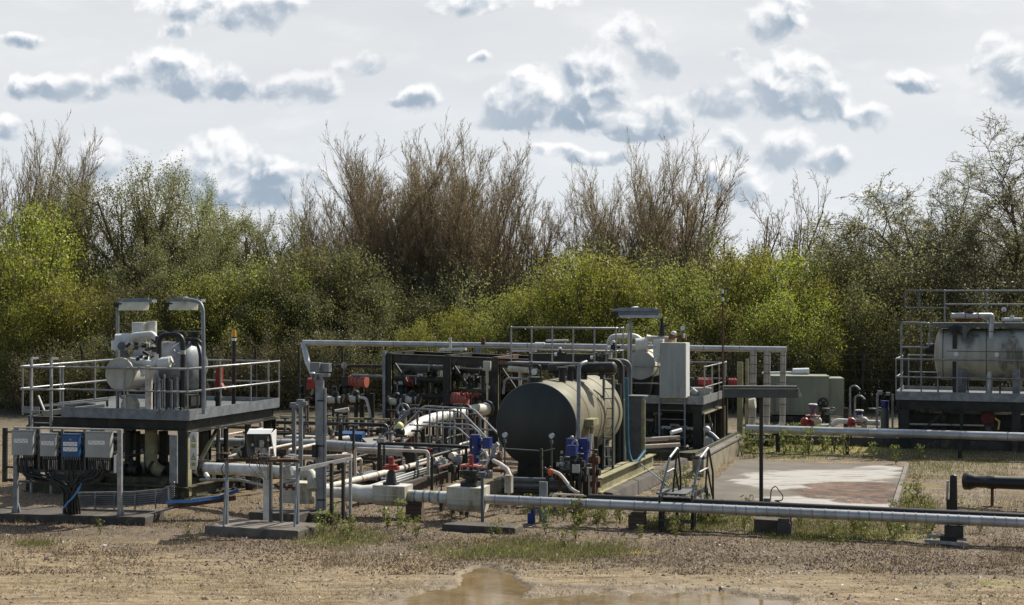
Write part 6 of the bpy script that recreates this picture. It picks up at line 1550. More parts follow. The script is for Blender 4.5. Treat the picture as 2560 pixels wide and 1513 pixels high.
# ======== middle-right platform ========
MZ = 1.66
MR = U(1758, 1000, MZ)
def E(a, b, c=0): return off(MR, a, b, c)
def mp(px, py, b): return P(px, py, MR.y + b)
def build_mid_platform():
    Wm = -reach(MR, -UX, 1560); Lm = reach(MR, VY, 1812)
    t = thing('steel_platform', 'raised platform behind the tank carrying the tall white cabinet and a small round vessel', 'platform', g0(E(Wm/2, Lm/2)))
    MB().box(E(Wm/2, Lm/2, -.04), -Wm, Lm, .05).build('deck', STEELG, t)
    m = MB().bar(E(Wm, 0, -.02), E(0, 0, -.02), .02, .24); m.bar(E(0, 0, -.02), E(0, Lm, -.02), .02, .24); m.build('toe_plate', GALVL, t)
    m = MB()
    for q, r_ in (((Wm, .1), (-.05, .1)), ((-.1, .1), (-.1, Lm)), ((Wm+.1, .1), (Wm+.1, Lm)), ((Wm, Lm-.1), (-.1, Lm-.1))): m.ibeam(E(*q, -.28), E(*r_, -.28), .14, .24)
    m.build('floor_beams', DARK, t)
    MB().bar(E(-.02, .1, -.42), E(-.02, Lm, -.42), .08, .04).build('beam_edge', OLIVEY, t)
    for a, b in ((-.18, .16), (-.18, Lm-.2), (Wm+.2, .16), (Wm+.2, Lm-.2)): MB().ibeam(E(a, b, -.4), g0(E(a, b)), .26, .26, .022, up=VY).boxb(g0(E(a, b)), .4, .4, .03).build('leg', DARK, t)
    MB().bar(E(.0, Lm-.1, -.4), E(.0, Lm-.1, -1.35), .06, .04, up=VY).bar(E(.0, .16, -.4), E(.0, .16, -1.6), .02, .03, up=VY).build('lit_leg_edge', OLIVEY, t)  # sunlit leg edges painted as pale olive strips
    MB().bar(E(-.1, Lm*.35, -.42), E(-.1, Lm*.75, -1.6), .06, .05).build('brace', STEELG, t)
    railing(t, [E(Wm, .02), E(-1.0, .02)], .95, .45, 1.3); railing(t, [E(-.02, .3), E(-.02, Lm+.3)], .95, .35, 1.0, m=GALVL); railing(t, [E(Wm, Lm), E(0, Lm)], .95, .45, 1.4, m=GALV)
    # gate ladder
    m = MB()
    for a in (-1.28, -.52): m.bar(g0(E(a, -.12)) + Z*.2, E(a, -.12, -.0), .05, .05); m.bar(E(a, -.05, 0), E(a, -.05, .95), .04, .04)
    m.bar(E(-1.28, -.05, .95), E(-.52, -.05, .95), .05, .05).bar(E(-1.28, -.05, .05), E(-.52, -.05, .05), .05, .05).bar(E(-1.0, -.05, .05), E(-1.0, -.05, .95), .07, .02)
    for i in range(6): m.cyl(g0(E(-1.28, -.12)) + Z*(.3 + .26*i), g0(E(-.52, -.12)) + Z*(.3 + .26*i), .014, n=6)
    m.build('ladder', GALV, t)
    # vessel with flat end
    c = mp(1601, 913, .8); r = .42
    t = thing('pressure_vessel', 'small horizontal vessel with a flat pale round end on the platform behind the tank', 'vessel', (c.x, c.y, MZ))
    MB().cyl(c, c + VY*2.4, r, n=32).build('shell', CREAM, t); MB().cyl(c - VY*.05, c, r*1.02, n=32).build('end_cover', BOXG, t)
    MB().torus(c + VY*.45, VY, r, .02, 32).torus(c + VY*.6, VY, r, .02, 32).build('bands', OLIVEY, t)
    m = MB()
    for b in (.3, 1.8): q = c + VY*b; m.prism([Vector((q.x, q.y, MZ)) - UX*.2, Vector((q.x, q.y, MZ)) + UX*.2, q + UX*.3 - Z*.2, q - UX*.3 - Z*.2], VY*.2)
    m.build_each('saddle', BLACK, t, 6)
    MB().box(Vector((c.x, c.y, MZ+.22)) + UX*.55 + VY*.7, .9, .05, .42).solo('shadow_panel', BLACK, 'black panel standing in for shade under the small round-ended vessel', 'panel')  # black sheet drawn in place of the shade below the vessel
    t = thing('tall_cabinet', 'tall off white insulated cabinet standing on the platform behind the tank', 'cabinet', mp(1687, 990, .25))
    a0 = mp(1687, 925, .3); hh = 137*a0.y/F; MB().box(a0, .76, .55, hh).build('case', CREAM, t); MB().box(a0 - VY*.278 + UX*.0, .7, .012, hh*.96).bar(a0 - VY*.29 - UX*.02 - Z*hh*.48, a0 - VY*.29 - UX*.02 + Z*hh*.48, .012, .01).build('door', BOXG, t)
    MB().box(a0 + UX*.385, .012, .5, hh*.98).build('side_panel', WHITE, t)  # sunlit side painted whiter than the cabinet's shaded grey front
    # pipework on top
    t = thing('insulated_manifold', 'pale lagged pipes and jackets on top of the vessel behind the tank', 'pipework', mp(1620, 880, 1))
    MB().tube([mp(1523, 905, 1.2), mp(1524, 842, 1.2), mp(1590, 840, 1.2), mp(1608, 858, 1.1)], .085, 14, .2).build('bend', CLADW, t)
    MB().cyl(mp(1590, 865, 1.1), mp(1618, 862, 1.1), .23, n=20).cyl(mp(1615, 846, 1.1), mp(1632, 850, 1.1), .12).build('jacket', CLADW, t)
    MB().cyl(mp(1625, 848, 1.0), mp(1690, 849, .8), .10, n=18).box(mp(1650, 848, .9), .5, .2, .16).build('lagged_pipe', CREAM, t)
    MB().boxb(mp(1648, 890, .7), .3, .3, .5).cyl(mp(1640, 905, .7), mp(1650, 880, .7), .12).build('valve_jacket', WHITE, t)
    MB().cyl(mp(1655, 838, .9), mp(1655, 812, .9), .10, .06).cyl(mp(1650, 818, .9), mp(1672, 812, .9), .03).cyl(mp(1655, 815, .9), mp(1655, 796, .9), .05).build('dark_valve', BLACK, t)
    MB().ball(mp(1681, 841, .5), .11).cyl(mp(1672, 846, .5), mp(1700, 840, .5), .04).box(mp(1710, 843, .5), .14, .1, .16).build('red_brown_valve', RUST, t)
    MB().ball(mp(1684, 833, .45), .09, .7).cyl(mp(1709, 834, .45), mp(1709, 845, .45), .05).build('white_cap', WHITE, t)
    c = mp(1707, 820, .4); m = MB(); f = MB(); gauge(f, m, c, .085); m.cyl(c, c - Z*.3, .015); t = thing('pressure_gauge', 'round white pressure gauge on top of the tall off white cabinet', 'gauge', c - Z*.3); m.build('stem', BLACK, t); f.build('dial', GLASS, t)
    # lamp
    h = mp(1592, 780, .0); b = mp(1577, 1000, -.05); b.z = MZ - .1
    luminaire('hooded_lamp', 'broad hooded fluorescent lamp on a grey post above the platform behind the tank', b, h, 1.45, R(4), [b, Vector((b.x, b.y, h.z+.12)), h + Z*.12 + VY*.1], GALV, 0, None, .042, flap=STEELG)
    MB().cyl(mp(1571, 826, .6), mp(1571, 812, .6), .07).cyl(mp(1571, 826, .6), mp(1571, 990, .6), .03).solo('amber_beacon', CREAM, 'small yellowish beacon behind the broad hooded lamp post', 'beacon')
    # red valves to the right
    for i, (x, d) in enumerate(((1755, 2.2), (1830, 3.4))):
        q = mp(x, 958, d); actuator_valve('actuated_valve', ('left' if i == 0 else 'right') + ' red actuator seen through the railing right of the tall cabinet', q, UX, .62, .14, RED, DARK, 'red actuators right of the tall cabinet', 0)
    MB().box(mp(1755, 985, 1.8), .6, .5, .4).cyl(mp(1728, 975, 1.5), mp(1740, 985, 1.5), .1).solo('grey_pump_block', BOXG, 'grey pump block at the rear right of the platform behind the tank', 'pump')
    # post pair and mast
    p = g0(P(1850, 1085, 46)); MB().bar(p, p + Z*2.65, .06, .18, up=UX).bar(p + UX*.22, p + UX*.22 + Z*2.75, .04, .10, up=UX).boxb(p, .5, .4, .05).solo('channel_post', OLIVEY, 'pair of olive channel posts below the overhead pipe left of the drop pipes', 'post')
    q = P(1866, 1010, 46.2); MB().cyl(q, q + UX*.28 + Z*.03, .14, .17).cyl(g0(q), q, .05).solo('cream_plug', CREAM, 'cream round cap jutting left of the drop pipes', 'cap')
    p = g0(P(1808, 1000, 45.5)); tp = P(1807, 724, 45.5)
    t = thing('striped_mast', 'thin brown mast with a black and white banded tip behind the middle platform', 'mast', p)
    MB().cyl(p, tp - Z*.35, .035, .026, n=8).build('pole', RUST, t); MB().cyl(tp - Z*.12, tp, .03).cyl(tp - Z*.36, tp - Z*.24, .03).build('white_band', WHITE, t); MB().cyl(tp - Z*.24, tp - Z*.12, .031).build('black_band', BLACK, t)
    # clutter below
    MB().box(g0(mp(1660, 1000, 2.6)) + Z*.9, 3.2, .1, 1.0).solo('shade_screen', DARK, 'dark screen standing in for shade at the rear beneath the middle platform', 'screen')  # dark sheet added as the shade behind the legs
    rng = random.Random(44)
    for i in range(9):
        q = g0(mp(1600 + i*21, 1060, .7 + .5*(i % 3))); h_ = rng.uniform(.7, 1.2)
        t = thing('skid_valve', f'valve on the dark skid beneath the middle platform, {ORD[i]} from the left', 'valve', q, 'valves beneath the middle platform')
        m = MB().cyl(q, q + Z*h_, .05).ball(q + Z*h_*.5, .13); flange(m, q + Z*h_*.5 - UX*.16, UX, .14); flange(m, q + Z*h_*.5 + UX*.16, UX, .14); m.build('body', (DARK, MOSSY, STEELG)[i % 3], t)
        MB().cyl(q + Z*h_ - UX*.1, q + Z*h_ + UX*.16, .05).build('handle', (WHITE, PINKW, CREAM)[i % 3], t)
    pipe('white_handle_pipe', 'bright short pipe slanting under the front right of the middle platform', 'pipe', [P(1678, 1082, 41.6), P(1703, 1075, 41.8)], .06, WHITE)
    for i in range(3): pipe('skid_line', f'pinkish low pipe on the skid beneath the middle platform, {("front", "middle", "rear")[i]} of three', 'pipe', [P(1590, 1118 - i*9, 41 + i*.6), P(1700, 1112 - i*9, 41 + i*.6)], .06, (PINKW, RUST, CREAM)[i], group='low pipes beneath the middle platform')
    q = g0(P(1770, 1100, 44.5)); MB().lathe(q, Z, [(0, .55), (.25, .5), (.45, .3), (.55, .12), (.6, 0)], 9, False).solo('tarpaulin_heap', STEELG, 'grey slumped tarpaulin heap right of the platform leg', 'tarpaulin')
    MB().tube([q + Z*.62, q + Z*.56 + UX*.15 - VY*.1, q + Z*.4 + UX*.35 - VY*.2], .05, 8).ball(q + Z*.68 - UX*.05, .13, .9).solo('white_hose_end', WHITE, 'white hose end lying on the grey tarpaulin heap', 'hose')
    MB().boxb(U(1668, 1142, 0), 3.0, 1.6, .22).solo('skid_floor', MOSSY, 'dark mossy skid floor beneath the middle platform', 'skid')
    # walkway rails behind the tank top
    a, b = P(1278, 930, 44.2), P(1540, 934, 42.6); zz = H - (905-YH)*43.4/F
    a.z = b.z = zz
    t = thing('high_walkway', 'high galvanised walkway rails crossing behind the tank top', 'walkway', g0(a.lerp(b, .5)))
    MB().bar(a - Z*.05, b - Z*.05, .7, .06).build('deck', STEELG, t)
    railing(t, [a, b, b + VY*.8], H - (820-YH)*43.4/F - zz, H - (876-YH)*43.4/F - zz, .68, .024, m=GALVL)
    for x in (1328, 1490): q = P(x, 900, 43.6); MB().bar(g0(q), Vector((q.x, q.y, zz)), .10, .10).build('leg', GALV, t)
    MB().box(P(1420, 905, 44.6), 2.4, .3, .5).solo('dark_header_box', DARK, 'dark header box behind the high walkway', 'header')
    for i, (x, y) in enumerate(((1400, 885), (1490, 893), (1534, 868))):
        q = P(x, y, 43.2); t = thing('walkway_valve', f'small valve with a white end hanging on the high walkway rails, {ORD[i]} from the left', 'valve', q - Z*.1, 'valves on the high walkway')
        MB().box(q, .14, .12, .14).cyl(q - Z*.1, q + Z*.14, .04).cyl(q, q + UX*.2, .035).build('body', BLACK, t); MB().cyl(q - UX*.16 - Z*.02, q - UX*.04, .05).ball(q + Z*.15, .05).build('white_end', WHITE, t)
build_mid_platform()

# ======== right side ========
def build_right():
    pipe('low_silver_pipe', 'silver clad pipe running low to the right edge in front of the red valves', 'pipe', [P(1866, 1072, 44.9), P(2060, 1078, 44.1), P(2640, 1095, 41.9)], .125, CLAD, bands=1.3, bandmat=GALVL, supports=((P(1945, 1075, 44.6), .12), (P(2118, 1080, 43.9), .1), (P(2400, 1088, 42.8), .12)))
    MB().boxb(U(2300, 1120, 0), 12, .3, .28).solo('rear_kerb', CONCD, 'dark low kerb in the shade below the pale-tank platform', 'kerb')
    MB().box(P(1880, 1107, 46.5), 1.4, .5, .22).boxb(g0(P(1880, 1107, 46.5)), 1.2, .4, .2).solo('dark_sleeper', BLACK, 'black sleeper beneath the left end of the low silver pipe', 'sleeper')
    MB().box(P(2120, 1100, 47.5), 3.2, .4, .05).boxb(g0(P(2120, 1100, 47.5)), 3.0, .35, .25).solo('cover_plate', GALV, 'pale grey cover plates on the dark kerb under the low silver pipe', 'cover plate')
    # cabinet
    c = P(2060, 990, 54)
    t = thing('generator_cabinet', 'large grey green weathered cabinet on a base behind the drop pipes', 'cabinet', g0(c))
    w = 1.32*2; hh = 1.38; zc = H - (990-YH)*54/F
    cc = P(2005, 990, 54); dC = R(6)
    MB().box(Vector((cc.x, cc.y+.6, zc)), 2.05, 1.3, hh, dC).box(Vector((cc.x, cc.y+.6, zc+hh/2+.02)), 2.1, 1.36, .04, dC).build('body', CABG, t)
    c2 = P(2094, 992, 54); MB().box(Vector((c2.x, c2.y+.75, zc-.03)), .66, 1.2, hh-.05, dC).build('side_bay', CABG, t)
    MB().box(Vector((cc.x, cc.y-.07, zc-.05)) + Vector((.12, 0, 0)), .82, .03, hh*.8, dC).box(Vector((cc.x, cc.y-.06, zc-.05)) - Vector((.72, 0, 0)), .5, .03, hh*.8, dC).build('door', CABG, t)
    MB().bar(Vector((cc.x+.45, cc.y-.10, zc+.1)), Vector((cc.x+.45, cc.y-.10, zc+.3)), .03, .05).build('handle', GALVL, t)
    MB().box(Vector((cc.x, cc.y+.6, zc-hh/2-.16)), 2.2, 1.3, .22, dC).build('skid', DARK, t)
    MB().boxb(g0(cc) + Vector((0, .6, 0)), 2.4, 1.4, max(.05, zc-hh/2-.27), dC).solo('cabinet_plinth', CONC, 'pale concrete plinth below the grey green cabinet', 'plinth')
    MB().cyl(P(1905, 933, 55), P(1985, 931, 55), .045).cyl(P(1982, 929, 55), P(2022, 928, 55), .12, n=16).cyl(g0(P(2010, 930, 55.2)), P(2010, 930, 55.2), .05).solo('exhaust_silencer', WHITE, 'white exhaust silencer pipe above the grey green cabinet', 'exhaust')
    q = P(2058, 1008, 53.8); MB().wheel(q, -VY, .17, .025, 4).cyl(q, q + VY*.3, .05).box(q - Z*.22, .25, .2, .16).cyl(g0(q), q, .05).solo('dark_wheel_valve', BLACK, 'dark wheel valve in front of the grey green cabinet', 'valve')
    # red angle valves
    for i, (x, yt, lb, d) in enumerate(((2032, 1012, 'red and purple angle valve with a white topped wheel before the grey green cabinet', 47.6), (2148, 1027, 'smaller red valve with a red wheel right of the grey green cabinet', 47.8))):
        q = P(x, 1060, d); tp = P(x, yt, d)
        t = thing('angle_valve', lb, 'valve', g0(q), 'red angle valves')
        MB().lathe(tp - Z*.3, Z, [(0, .07), (.15, .08), (.26, .14), (.29, .15)], 16).build('bonnet', mat('faded_purple_paint', (.14, .08, .22), (.2, .1, .16), 5) if i == 0 else BLUE, t)
        MB().cyl(tp, tp + Z*.03, .15, .13).build('cap', WHITE if i == 0 else PINKW, t)
        MB().wheel(tp - Z*.36, Z, .22, .025, 4).ball(q - UX*.25 + Z*.05, .16).cyl(q - Z*.05, tp - Z*.3, .08).build('red_body', RED, t)
        m = MB(); m.tube([q + Z*.3, q + UX*.12, q + UX*.25 - Z*.3], .09, 12); flange(m, q + UX*.05 + Z*.12, (.4, 0, 1), .16); m.cyl(q - Z*.3, g0(q), .06); m.ball(q + Z*.1 + UX*.15, .14); m.build('pale_body', CREAM, t)
        m = MB(); m.tube([q + UX*.3 + Z*.5, q + UX*.55 + Z*.5, q + UX*.55 - Z*.2], .025, 6); m.wheel(q + UX*.62 + Z*.45, -VY, .09, .02, 3); m.build('side_valve', STEELG, t)
    pipe('white_branch', 'white jointed branch pipe between the two red angle valves', 'pipe', [P(2048, 1066, 48), P(2078, 1066, 48), P(2090, 1052, 48), P(2200, 1058, 47.6)], .085, CLADW, bend=.12)
    pipe('dark_branch', 'dark rusty pipe under the white branch pipe', 'pipe', [P(2060, 1072, 48.3), P(2260, 1074, 47.5)], .06, RUST)
    MB().cyl(g0(P(2115, 1060, 48.5)), P(2115, 1020, 48.5), .08).solo('black_stub', BLACK, 'short black post between the red angle valves', 'post')
    q = P(2212, 1050, 47.2); b = g0(q)
    t = thing('blue_pump', 'slim blue vertical pump in a grey frame left of the pale-tank platform', 'pump', b, 'blue motor pumps')
    MB().cyl(P(2212, 1020, 47.2), P(2212, 1002, 47.2), .12, n=18).build('motor', BLUE, t); MB().cyl(b, P(2212, 1020, 47.2), .13, n=18).build('casing', STEELG, t)
    m = MB()
    for a in (-.24, .24): m.bar(b + UX*a, P(2212, 985, 47.2) + UX*a, .06, .06)
    m.box(P(2200, 982, 47.1), .14, .12, .12).box(P(2220, 985, 47.1), .12, .12, .1); m.build('frame', GALV, t)
    # right platform
    z = 1.66; c0 = U(2240, 987, z)
    def q(a, b_, c=0): return off(c0, a, b_, c)
    Wd, Ld = 5.4, 3.2
    t = thing('steel_platform', 'raised galvanised platform at the right edge carrying a pale horizontal tank', 'platform', g0(q(Wd/2, Ld/2)))
    MB().box(q(Wd/2, Ld/2, -.04), Wd, Ld, .05).build('deck', STEELG, t)
    m = MB().bar(q(0, 0, -.02), q(Wd, 0, -.02), .02, .26); m.bar(q(0, 0, -.02), q(0, Ld, -.02), .02, .26); m.bar(q(0, Ld, -.02), q(Wd, Ld, 0), .02, .22); m.build('toe_plate', GALV, t)
    m = MB()
    m.ibeam(q(0, .1, -.3), q(Wd, .1, -.3), .14, .3); m.ibeam(q(.1, 0, -.3), q(.1, Ld, -.3), .14, .3); m.ibeam(q(0, Ld-.1, -.3), q(Wd, Ld-.1, -.3), .14, .3); m.build('floor_beams', DARK, t)
    for a, b_ in ((.25, .15), (.25, Ld-.2), (3.5, .15), (3.5, Ld-.2)): MB().ibeam(q(a, b_, -.44), g0(q(a, b_)), .26, .26, .022, up=VY).build('leg', DARK, t)
    MB().bar(q(1.4, .15, -.5), g0(q(.6, .15)) + Z*.4, .08, .06).build('brace', DARK, t)
    railing(t, [q(0, Ld*.8), q(.0, .0), q(Wd, .02)], 1.1, .55, 1.8, m=GALV); railing(t, [q(.15, Ld), q(Wd, Ld)], 1.1, .55, 1.8, m=GALV)
    m = MB(); g = [q(.12, .5, 1.05), q(.12, .5, 2.2), q(.95, .5, 2.2)]
    m.tube([q(.12, .5, 0), q(.12, .5, 2.22), q(.95, .5, 2.2), q(.98, .5, 2.1), q(.95, .5, 1.45), q(.12, .5, 1.45)], .03, 8, .08); m.tube([q(.72, .5, 2.2), q(.72, .5, 0)], .025, 8); m.build('ladder_hoop', GALV, t)
    MB().box(q(2.0, .9, -1.2), 4.0, .08, 1.2).solo('lower_shade_screen', DARK, 'dark screen standing in for the shade under the pale-tank platform', 'screen')  # dark sheet fills in the shade below the deck
    # tank on it
    cL = P(2345, 885, c0.y + .6)
    t = thing('horizontal_tank', 'pale grey horizontal tank with a dished left end on the pale-tank platform', 'tank', Vector((cL.x+1.5, cL.y, z)))
    r = .80; ax = UX
    MB().lathe(cL - ax*.12, ax, [(0, 0), (.01, .15), (.04, .42), (.10, .64), (.2, r*.97), (.28, r), (4.6, r)], 48).build('shell', TANKG, t)
    m = MB()
    for a in (.18, 1.45, 2.7): m.torus(cL + ax*a, ax, r+.003, .010, 48, 5)
    m.bar(cL + ax*.3 - VY*r*1.0 + Z*.12, cL + ax*3.4 - VY*r*1.0 + Z*.12, .012, .012); m.build('seams', DARK, t)
    m = MB()
    for a in (.6, 2.2): m.prism([Vector((cL.x, cL.y, z)) + ax*a - VY*.6, Vector((cL.x, cL.y, z)) + ax*a + VY*.6, cL + ax*a + VY*.7 - Z*.35, cL + ax*a - VY*.7 - Z*.35], ax*.2)
    m.build_each('saddle', GALV, t, 6)
    MB().cyl(cL - ax*.35 + Z*.15, cL - ax*.1 + Z*.15, .19).build('end_nozzle', BLACK, t)
    m = MB()
    for a in (.58, 1.75): m.cyl(cL + ax*a - VY*(r+.01) + Z*.03, cL + ax*a - VY*(r-.02) + Z*.03, .07)
    m.build('round_label', WHITE, t)
    # gantry over it
    zt = H - (812-YH)*(c0.y+.4)/F
    t = thing('tank_gantry', 'grey gantry beam on columns over the pale tank, with upper handrails', 'gantry', g0(P(2480, 1000, c0.y)))
    a, b_ = P(2332, 810, c0.y+.3), P(2680, 812, c0.y-.6); a.z = b_.z = zt
    MB().bar(a, b_, .7, .14).build('beam', STEELG, t)
    for x, m_ in ((2387, DARK), (2411, STEELG), (2537, GALV)):
        p = P(x, 812, c0.y-.25); MB().bar(Vector((p.x, p.y, z)), Vector((p.x, p.y, zt)), .12, .13, up=UX).prism([Vector((p.x, p.y, zt-.3)) - UX*.05, Vector((p.x, p.y, zt-.3)) + UX*.05, Vector((p.x, p.y, zt-.05)) + UX*.22, Vector((p.x, p.y, zt-.05)) - UX*.22], VY*.1).build('column', m_, t)
    up = zt + .02; ra, rb = Vector((a.x, a.y, up)) + UX*.35, Vector((b_.x, b_.y, up))
    railing(t, [ra, rb], H - (727-YH)*c0.y/F - up, H - (761-YH)*c0.y/F - up, 1.25, .024, m=GALV)
    m = MB(); h0 = P(2262, 727, c0.y+1.6); h1 = P(2360, 727, c0.y+.9); m.tube([h1, h0, h0 - Z*.55, P(2370, 770, c0.y+1)], .026, 8, .1).cyl(P(2297, 727, c0.y+1.3), P(2297, 770, c0.y+1.3), .04); m.build('side_rail', STEELG, t)
    pipe('silver_downpipe', 'silver clad downpipe standing before the pale tank on the pale-tank platform', 'pipe', [P(2378, 790, c0.y-.4), P(2478, 790, c0.y-.4), P(2472, 985, c0.y-.4)], .095, CLAD, bands=.5, bandmat=STEELG, bend=.03)
    c = P(2510, 774, c0.y-.2); m = MB(); f = MB(); gauge(f, m, c, .09); m.cyl(c, c - Z*.45, .03); t = thing('pressure_gauge', 'round white gauge standing above the gantry over the pale tank', 'gauge', c - Z*.45); m.build('stem', BLACK, t); f.build('dial', GLASS, t)
    t = thing('top_valve', 'dark rusty valve works above the gantry beam left of the silver downpipe', 'valve', Vector((P(2420, 800, c0.y-.2).x, c0.y-.2, zt+.07)))
    p = P(2422, 798, c0.y-.3); MB().box(p - Z*.03, .8, .2, .08).cyl(p, p + Z*.28, .09).cyl(p + Z*.2, p + Z*.24, .17).ball(p - UX*.2, .1).ball(p + UX*.25, .1).build('body', RUST, t); MB().box(p - UX*.42 - Z*.02, .12, .1, .14).build('amber_tag', AMBER, t)
    p = P(2530, 800, c0.y-.3); MB().cyl(p - UX*.3, p + UX*.3, .07).cyl(p, p + Z*.15, .08, .05).solo('white_top_pipe', CLADW, 'short white pipe above the gantry at the right edge', 'pipe')
    for i, (x, y) in enumerate(((2509, 852), (2507, 892))):
        p = P(x, y, c0.y - .35); MB().cyl(p - UX*.25, p + UX*.25, .03).cyl(p, p + Z*.2, .05, .03).box(p + Z*.02, .2, .1, .06).solo('branch_valve', BLACK, ('upper' if i == 0 else 'lower') + ' black valve on the front of the pale tank right of the downpipe', 'valve', 'black branch valves')
    p = P(2446, 912, c0.y - .3); t = thing('traffic_cone', 'orange and brown cone shaped marker hanging on the pale-tank platform railing', 'cone', p - Z*.06)
    MB().lathe(p, Z, [(0, .13), (.03, .12), (.12, .12)], 16).build('band', ORANGE, t); MB().lathe(p + Z*.12, Z, [(0, .10), (.48, .025), (.5, 0)], 16).build('cone_body', RUST, t)
    for i, (x, y0, y1) in enumerate(((2345, 930, 985), (2420, 945, 990), (2500, 870, 985), (2538, 860, 985))):
        pipe('deck_conduit', f'thin conduit before the pale tank on the pale-tank platform, {ORD[i]} from the left', 'conduit', [P(x, y0, c0.y+.1), P(x, y1, c0.y+.1)], .028, (GALV, GALV, STEELG, DARK)[i], group='conduits before the pale tank')
    # below the platform
    p = P(2470, 1045, c0.y - .2)
    t = thing('wheel_valve', 'red handwheel valve on a grey body below the pale-tank platform', 'valve', g0(p))
    MB().wheel(p, -VY, .2, .03, 5).cyl(p - VY*.02, p + VY*.03, .17).build('handwheel', DULLR, t)
    m = MB().box(p + VY*.25, .34, .3, .5).cyl(p + Z*.2 + VY*.2, p + Z*.55 + VY*.2, .15).cyl(g0(p + VY*.25), p + VY*.25, .14); m.build('body', STEELG, t); MB().tube([p + UX*.2, p + UX*.33 - Z*.1, p + UX*.3 - Z*.35], .03, 8).build('yellow_handle', YELLOW, t)
    pipe('thin_white_pipe', 'thin bright pipe low under the pale-tank platform', 'pipe', [P(2255, 1060, c0.y+.2), P(2460, 1064, c0.y-.1)], .03, PINKW)
    p = g0(P(2404, 1090, c0.y-.5)); MB().bar(p, p + Z*1.75, .09, .09).solo('dark_prop', DARK, 'dark square prop standing before the pale-tank platform', 'post')
    rng = random.Random(55)
    for i in range(8):
        p = g0(P(2290 + i*35, 1060, c0.y + .3 + .4*(i % 2))); h = rng.uniform(.5, 1.2)
        pipe('under_deck_pipe', f'dark pipe in the shade below the pale-tank platform, {ORD[i]} from the left', 'pipe', [p, p + Z*h], rng.uniform(.06, .13), (DARK, RUST, MOSSY)[i % 3], group='dark pipes below the pale-tank platform')
    for i, (x, y) in enumerate(((2120, 950), (2132, 985))):
        p = g0(P(x+5, 1000, 53)); MB().tube([p, p + Z*(1.45 - i*.35), p + Z*(1.5 - i*.35) + UX*.2, p + Z*(1.35 - i*.35) + UX*.35], .035, 8, .1).solo('hooked_pipe', GALV, ('taller' if i == 0 else 'shorter') + ' hooked grey pipe at the right of the grey green cabinet', 'pipe')
build_right()

def ordw(i):
    n = i + 1
    if n <= 30: return ORD[i]
    t, u = divmod(n, 10)
    return ('fortieth', 'fiftieth', 'sixtieth')[t-4] if u == 0 else ('thirty', 'forty', 'fifty', 'sixty')[t-3] + '-' + ORD[u-1]
# ======== more small pipework in the crowded middle ground ========
def build_clutter():
    rng = random.Random(91)
    its = []
    for i in range(46):
        px = rng.uniform(560, 1200); d = rng.uniform(36.5, 46); z = rng.choice((.18, .3, .42, .6, .85)); L = rng.uniform(.8, 2.6); ax = UX if rng.random() < .45 else VY
        its.append((px, d, z, L, ax, rng.uniform(.018, .05), rng.choice((DARK, PINKW, GALVL, RUST, DARK, BLACK, DARK))))
    its.sort(key=lambda t: t[0])
    for i, (px, d, z, L, ax, r, m) in enumerate(its):
        a = G(px, d) + Z*z - ax*L/2; b = a + ax*L
        o = pipe('small_pipe', f'thin low pipe between the twin-lamp platform and the tank, {ordw(i)} from the left', 'pipe', [g0(a), a, b, g0(b)], r, m, bend=.1, n=8, group='thin low pipes left of the tank')
    its = sorted((rng.uniform(575, 1215), rng.uniform(37, 47), rng.uniform(.7, 1.5)) for _ in range(36))
    for i, (px, d, h) in enumerate(its):
        p = G(px, d); t = thing('pipe_prop', f'thin dark prop standing among the pipework left of the tank, {ordw(i)} from the left', 'post', p, 'thin dark props left of the tank')
        MB().bar(p, p + Z*h, .05, .05).boxb(p, .14, .14, .02).build('post', (DARK, STEELG, RUST)[i % 3], t); MB().bar(p + Z*h - UX*.14, p + Z*h + UX*.14, .05, .05).build('cross_arm', (DARK, STEELG)[i % 2], t)
    its = sorted((rng.uniform(300, 700), rng.uniform(35.2, 38.5), rng.uniform(.3, 1.1), rng.uniform(.05, .12)) for _ in range(14))
    for i, (px, d, h, r) in enumerate(its):
        p = G(px, d); m = (DARK, MOSSY, STEELG, CREAM)[i % 4]
        t = thing('skid_fitting', f'stubby pipe fitting on the skid under the twin-lamp platform, {ORD[i]} from the left', 'fitting', p + Z*.1, 'stubby fittings under the twin-lamp platform')
        mb = MB().cyl(p, p + Z*h, r); flange(mb, p + Z*h, Z, r*1.5); mb.cyl(p + Z*h*.6, p + Z*h*.6 + UX*r*4, r*.6); mb.build('body', m, t)
        MB().wheel(p + Z*(h+.1), Z, r*1.4, .012).build('handwheel', RUST if i % 2 else STEELG, t)
build_clutter()

# ======== back fence ========
def build_fence():
    d = 59.0
    a, b = G(-120, d), G(2700, d)
    t = thing('wire_fence', 'dark posted wire fence running along the foot of the tree belt', 'fence', g0(a.lerp(b, .5)))
    n = 26; w = MB()
    for zz in (.15, .55, .95, 1.35, 1.75, 2.15, 2.38): w.bar(a + Z*zz, b + Z*zz, .009, .009)
    w.build('wires', STEELG, t)
    for i in range(n+1):
        p = a.lerp(b, i/n); m = MB().bar(p, p + Z*2.45, .09, .07); m.bar(p + Z*2.4, p + Z*2.75 - Vector((0, .22, 0)), .05, .05); m.build('post', DARK, t)
build_fence()

